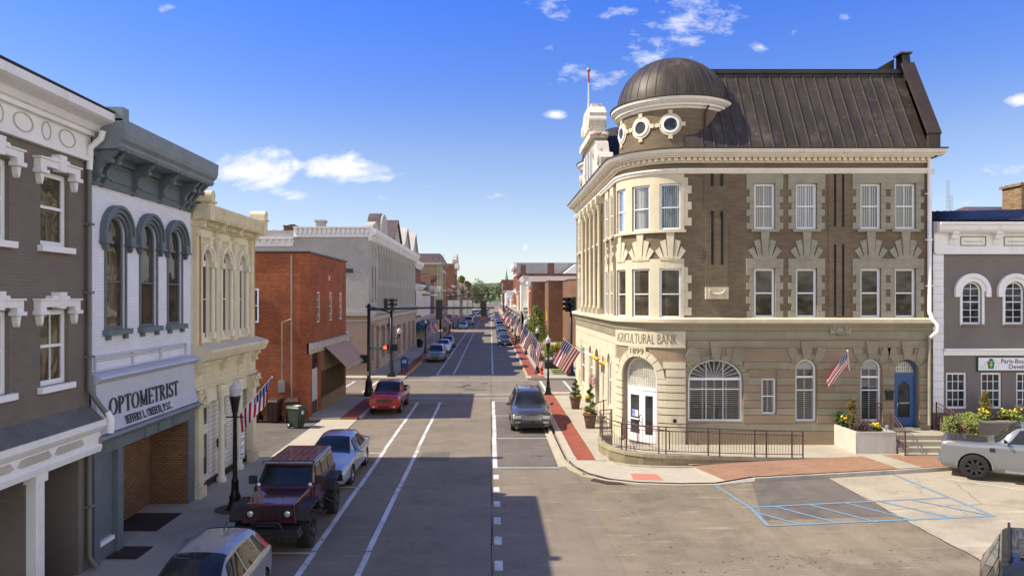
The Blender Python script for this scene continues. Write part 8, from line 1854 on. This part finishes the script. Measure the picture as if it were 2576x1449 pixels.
# ---- boxy off-road car
def offroad():
    T = thing('offroad_car', 'lifted maroon boxy off-road car with big black tyres and winch bumper', 'car', (0, 0, 0), world=False); p = 'paint_maroon'
    YZ_ = Fr((0, 0), (0, 1), (1, 0))
    b = MB(); b.prism(YZ_, [(1.25, .72), (1.25, 1.38), (4.15, 1.40), (4.15, .72)], -.79, .79); b.build('body', p, T, bevel=.03)
    b = MB(); b.hexa([(-.62, .12, .85), (.62, .12, .85), (.78, 1.35, .80), (-.78, 1.35, .80), (-.60, .10, 1.24), (.60, .10, 1.24), (.76, 1.38, 1.38), (-.76, 1.38, 1.38)]); b.build('bonnet', p, T, bevel=.04)
    b = MB(); b.hexa([(-.70, -.02, .78), (.70, -.02, .78), (.66, .12, .78), (-.66, .12, .78), (-.64, .02, 1.26), (.64, .02, 1.26), (.60, .14, 1.28), (-.60, .14, 1.28)]); G_ = b.build('grille_panel', p, T, bevel=.02)
    b = MB(); fz = lambda z: -.02 + .04 * (z - .78) / .48 - .012
    for i in range(7): x = -.27 + i * .09; b.hexa([(x - .025, fz(.86), .86), (x + .025, fz(.86), .86), (x + .025, .05, .86), (x - .025, .05, .86), (x - .025, fz(1.14), 1.14), (x + .025, fz(1.14), 1.14), (x + .025, .05, 1.14), (x - .025, .05, 1.14)])
    b.prism(Fr((0, -.035), (1, 0), (0, -1)), [(-.62, 1.24), (-.34, 1.17), (.34, 1.17), (.62, 1.24), (.60, 1.19), (.34, 1.12), (-.34, 1.12), (-.60, 1.19)], -.06, .015); b.build('slots', 'plastic_black', G_)
    for s in (-1, 1):
        b = MB(); b.lathe([(.001, -.045), (.075, -.04), (.095, -.02), (.105, .0), (.105, .06)], (s * .47, .0, 1.03), 16, 'y'); b.build('headlight', 'headlight', G_)
        b = MB(); b.lathe([(.085, -.05), (.12, -.045), (.12, .03), (.105, .04)], (s * .47, .0, 1.03), 16, 'y'); b.build('headlight_ring', 'plastic_black', G_)
    # cabin: pillars, hard top, glass
    b = MB(); b.hexa([(-.76, 1.36, 1.38), (.76, 1.36, 1.38), (.76, 4.12, 1.40), (-.76, 4.12, 1.40), (-.66, 1.86, 1.84), (.66, 1.86, 1.84), (.68, 4.02, 1.86), (-.68, 4.02, 1.86)]); CB = b.build('cabin', p, T, bevel=.03)
    b = MB(); b.hexa([(-.70, 1.78, 1.845), (.70, 1.78, 1.845), (.70, 4.10, 1.86), (-.70, 4.10, 1.86), (-.64, 1.86, 1.93), (.64, 1.86, 1.93), (.64, 4.02, 1.94), (-.64, 4.02, 1.94)]); HT = b.build('hard_top', p, T, bevel=.03)
    b = MB()
    for i in range(6):
        x = -.5 + i * .2
        for y0, y1 in ((1.98, 2.75), (2.95, 3.85)): b.bx(x - .012, x + .012, y0, y1, 1.93, 1.953)
    b.build('roof_ribs', 'paint_maroon', HT)
    wsn = lambda x, v, o: (x, 1.36 + .5 * v - .88 * o, 1.38 + .46 * v + .6 * o)
    b = MB(); b.q([wsn(-.66, .08, .02), wsn(.66, .08, .02), wsn(.58, .92, .02), wsn(-.58, .92, .02)]); b.build('windscreen', 'car_glass', T)
    b = MB()
    for xa, xb, va, vb in ((-.74, -.66, 0, 1), (.66, .74, 0, 1)): b.hexa([wsn(xa, 0, 0), wsn(xb, 0, 0), wsn(xb * .89, 1, 0), wsn(xa * .89, 1, 0), wsn(xa, 0, .035), wsn(xb, 0, .035), wsn(xb * .89, 1, .035), wsn(xa * .89, 1, .035)])
    b.hexa([wsn(-.7, -.04, 0), wsn(.7, -.04, 0), wsn(.7, .07, 0), wsn(-.7, .07, 0), wsn(-.7, -.04, .035), wsn(.7, -.04, .035), wsn(.7, .07, .035), wsn(-.7, .07, .035)]); b.build('windscreen_frame', 'plastic_black', T)
    for s in (-1, 1):
        sx = lambda y, z: (s * (.775 - .1 * (z - 1.38) / .46 + .006), y, z)
        for y0, y1, sl in ((1.72, 2.42, .28), (2.52, 3.22, 0), (3.32, 3.98, 0)):
            b = MB(); b.q([sx(y0, 1.42), sx(y1, 1.42), sx(y1, 1.80), sx(y0 + sl, 1.80)]); b.build('side_window', 'car_glass', T)
        for y0, y1 in ((1.45, 2.46), (2.50, 3.25)):
            b = MB(); b.bx(min(s * .79, s * .805), max(s * .79, s * .805), y0, y1, .80, 1.37); d = b.build('door', p, T, bevel=.006); b = MB(); b.bx(min(s * .805, s * .84), max(s * .805, s * .84), y1 - .22, y1 - .08, 1.22, 1.27); b.build('door_handle', 'plastic_black', d)
            b = MB(); [b.bx(min(s * .80, s * .83), max(s * .80, s * .83), y0 - .02, y0 + .05, z, z + .06) for z in (.92, 1.26)]; b.build('hinges', 'plastic_black', d)
        b = MB()                                                        # flat angular wing flares
        for c_ in (.62, 3.55):
            pr = [(c_ - .62, .86), (c_ - .44, 1.16), (c_ + .42, 1.18), (c_ + .62, .84), (c_ + .58, .80), (c_ + .38, 1.10), (c_ - .40, 1.08), (c_ - .56, .80)]
            b.prism(Fr((s * .62, 0), (0, 1), (s, 0)), pr, 0 if c_ < 1 else .1, .40); b.mark()
        b.build_each('wheel_arch_trim', 'plastic_black', T)
        b = MB(); b.bx(min(s * .60, s * .74), max(s * .60, s * .74), .2, 1.3, .75, 1.12); b.build('inner_wing', 'plastic_black', T)
        for y_ in (1.75, 2.85): b = MB(); b.tube([(s * .75, y_, .66), (s * .98, y_, .52), (s * .98, y_ + .28, .52), (s * .75, y_ + .28, .66)], .025, 6); b.bx(min(s * .88, s * 1.02), max(s * .88, s * 1.02), y_, y_ + .28, .52, .55); b.build('side_step', 'plastic_black', T)
        b = MB(); b.bx(min(s * .80, s * 1.02), max(s * .80, s * 1.02), 1.48, 1.58, 1.40, 1.62); b.bx(min(s * .76, s * .84), max(s * .76, s * .84), 1.5, 1.58, 1.36, 1.42); b.build('mirror', 'plastic_black', T, bevel=.02)
        b = MB(); b.lathe([(.001, -.03), (.05, -.03), (.055, .02)], (s * .70, 1.34, 1.42), 12, 'y'); b.build('pod_light', 'headlight', T)
        for a in (.62, 3.55):
            t = wheel(T, s * .80, a, .445, .32, s, 'rim_black', 5, .58); b = MB(); k = s * .16
            for i in range(36): an = R(i * 10); b.hexa([(s * .80 + q, a + math.cos(an + r_) * rr0, .445 + math.sin(an + r_) * rr0) for rr0 in (.43, .462) for q, r_ in ((-.15, 0), (.15, 0), (.15, .08), (-.15, .08))])
            b.build('tread', 'tyre', t)
    b = MB(); b.bx(-.72, .72, 1.74, 1.84, 1.90, 1.96); LB = b.build('light_bar', 'plastic_black', T, bevel=.01)
    b = MB(); [b.bx(-.68 + i * .055, -.64 + i * .055, 1.735, 1.745, 1.91, 1.95) for i in range(25)]; b.build('led_row', 'headlight', LB)
    b = MB(); b.prism(Fr((0, 0), (1, 0), (0, -1)), [(-.86, .52), (-.80, .72), (.80, .72), (.86, .52), (.45, .44), (-.45, .44)], -.05, .32); b.tube([(-.42, -.28, .70), (-.34, -.30, .88), (.34, -.30, .88), (.42, -.28, .70)], .03, 8); BM = b.build('bumper', 'plastic_black', T, bevel=.015)
    b = MB(); b.tube([(-.25, -.2, .78), (.25, -.2, .78)], .07, 10); b.bx(.25, .36, -.28, -.12, .70, .86); b.bx(-.36, -.25, -.28, -.12, .70, .86); b.build('winch', 'black_metal', BM)
    b = MB(); b.bx(-.16, .16, -.355, -.32, .48, .66); f_ = b.build('fairlead', 'chrome', BM); b = MB(); b.bx(-.12, .12, -.36, -.354, .53, .61); b.build('fairlead_slot', 'plastic_black', f_)
    for x in (-.45, .34, .52): b = MB(); b.ring(Fr((0, -.34), (1, 0), (0, -1)), x, .52, .03, .055, 0, .03, 0, 360, 10); b.build('shackle', 'chrome', BM)
    b = MB(); b.bx(-.7, .7, .3, 4.0, .50, .74); b.tube([(-.75, .62, .445), (.75, .62, .445)], .06, 8); b.tube([(-.75, 3.55, .445), (.75, 3.55, .445)], .06, 8); b.build('underbody', 'plastic_black', T)
    return T
jp = offroad(); jp.location = (-5.62, 18.15, .01)
# ---- angled dark SUV at the bottom right
sd = sedan('dark_suv', 'black SUV with roof rails, cut off at the bottom right corner', SUVS, (.92, 3.84), .37, 'paint_dark', 1.42, 2.18, 4.56, 4.88, [(1.78, 2.66, .34, 0), (2.74, 3.72, 0, 0), (3.80, 4.50, 0, -.12)], doors=((1.55, 2.68), (2.72, 3.78)), suv=True, roofrack=True)
sd.scale = (1.1, 1.1, 1.1); sd.location = (8.0, 10.0, .0); sd.rotation_euler = (0, 0, R(-36))
b = MB(); b.q([(-.42, 2.45, 1.812), (.42, 2.45, 1.812), (.42, 3.5, 1.828), (-.42, 3.5, 1.828)]); b.build('sunroof', 'car_glass', sd)
# ---- the parked rows and moving cars down the street: lighter copies in their own colours
fs = sedan('parked_sedan', 'x', SED, (1.02, 3.84), .33, 'paint_dark', 1.50, 2.36, 3.68, 4.40, [(1.86, 2.66, .34, 0), (2.74, 3.44, 0, -.04)], lod=1)
fu = sedan('parked_suv', 'x', SUVS, (.92, 3.84), .38, 'paint_dark', 1.42, 2.18, 4.56, 4.88, [(1.78, 2.66, .34, 0), (2.74, 3.72, 0, 0), (3.80, 4.50, 0, -.12)], lod=1, suv=True)
UC = {}
def far(kind, x, y, paint_, label, group, rz=0, s=1.0):
    src = fs if kind == 's' else fu
    o = place(src, UC, label, (x, y, .01), R(rz), group, s)
    for c in [o] + list(o.children):
        if c.type == 'MESH' and c.material_slots and c.material_slots[0].material and c.material_slots[0].material.name.startswith('paint'):
            c.material_slots[0].link = 'OBJECT'; c.material_slots[0].material = M[paint_]
    return o
gl_, gr_ = 'cars parked down the left kerb', 'cars parked down the right kerb'
far('u', -5.62, 72.2, 'paint_sage', 'grey blue crossover parked first beyond the crossing on the left', gl_, s=.93)
far('s', -5.68, 84.6, 'paint_white', 'white sedan parked second beyond the crossing on the left', gl_)
far('s', -5.70, 93.0, 'paint_dark', 'dark sedan parked behind the white one on the left', gl_)
far('s', -5.75, 149.5, 'paint_blue_silver', 'silver blue sedan just past the second crossing on the left', gl_)
far('u', -5.3, 172, 'paint_beige', 'olive pickup sized SUV past the second crossing on the left', gl_, s=1.1)
far('u', -5.6, 182, 'paint_dark', 'black SUV behind the olive one on the left', gl_)
for i, (k, y, p_) in enumerate((('s', 196, 'paint_white'), ('u', 207, 'paint_blue'), ('s', 220, 'paint_silver'), ('s', 238, 'paint_red'), ('u', 280, 'paint_white'), ('s', 300, 'paint_dark'))):
    far(k, -5.7, y, p_, ['white sedan', 'blue SUV', 'silver sedan', 'red sedan', 'white SUV', 'dark sedan'][i] + [' in front of the tall brick hall', ' right beside the tall brick hall', ' past the tall brick hall', ' before the third crossing on the left', ' past the third crossing on the left', ' last in the left parked row'][i], gl_)
rw = [('s', 97.0, 'paint_dark', 'dark sedan parked nearest in the right row'), ('s', 103.4, 'paint_beige', 'grey brown sedan second in the right row'), ('u', 110.2, 'paint_dark', 'big black SUV third in the right row'), ('s', 118.0, 'paint_blue', 'dark blue sedan behind the big black SUV in the right row'), ('s', 124.4, 'paint_silver', 'silver sedan before the second crossing on the right'), ('u', 130.6, 'paint_grey', 'grey SUV at the end of the first right row'),
      ('u', 149, 'paint_white', 'white SUV first past the second crossing on the right'), ('s', 157, 'paint_silver', 'silver sedan second past the second crossing on the right'), ('u', 165, 'paint_beige', 'beige SUV third past the second crossing on the right'), ('s', 178, 'paint_red', 'red sedan by the tall red brick front'), ('u', 188, 'paint_silver', 'silver SUV by the tall red brick front'), ('s', 203, 'paint_white', 'white sedan beyond the tall red brick front'), ('u', 216, 'paint_dark', 'dark SUV beyond the tall red brick front'), ('s', 232, 'paint_white', 'white sedan before the third crossing on the right'), ('u', 250, 'paint_beige', 'beige SUV at the third crossing on the right')]
for k, y, p_, lab in rw: far(k, 1.95, y, p_, lab, gr_)
mv = [('u', -1.5, 292, 'paint_white', 'white van like SUV driving towards the camera in the distance'), ('s', -2.2, 330, 'paint_dark', 'dark car driving in the distance, left lane'), ('u', -.9, 380, 'paint_silver', 'silver car driving farthest down the street'), ('s', -1.6, 255, 'paint_blue', 'blue car driving through the third crossing')]
for k, x, y, p_, lab in mv: far(k, x, y, p_, lab, 'cars driving in the distance')
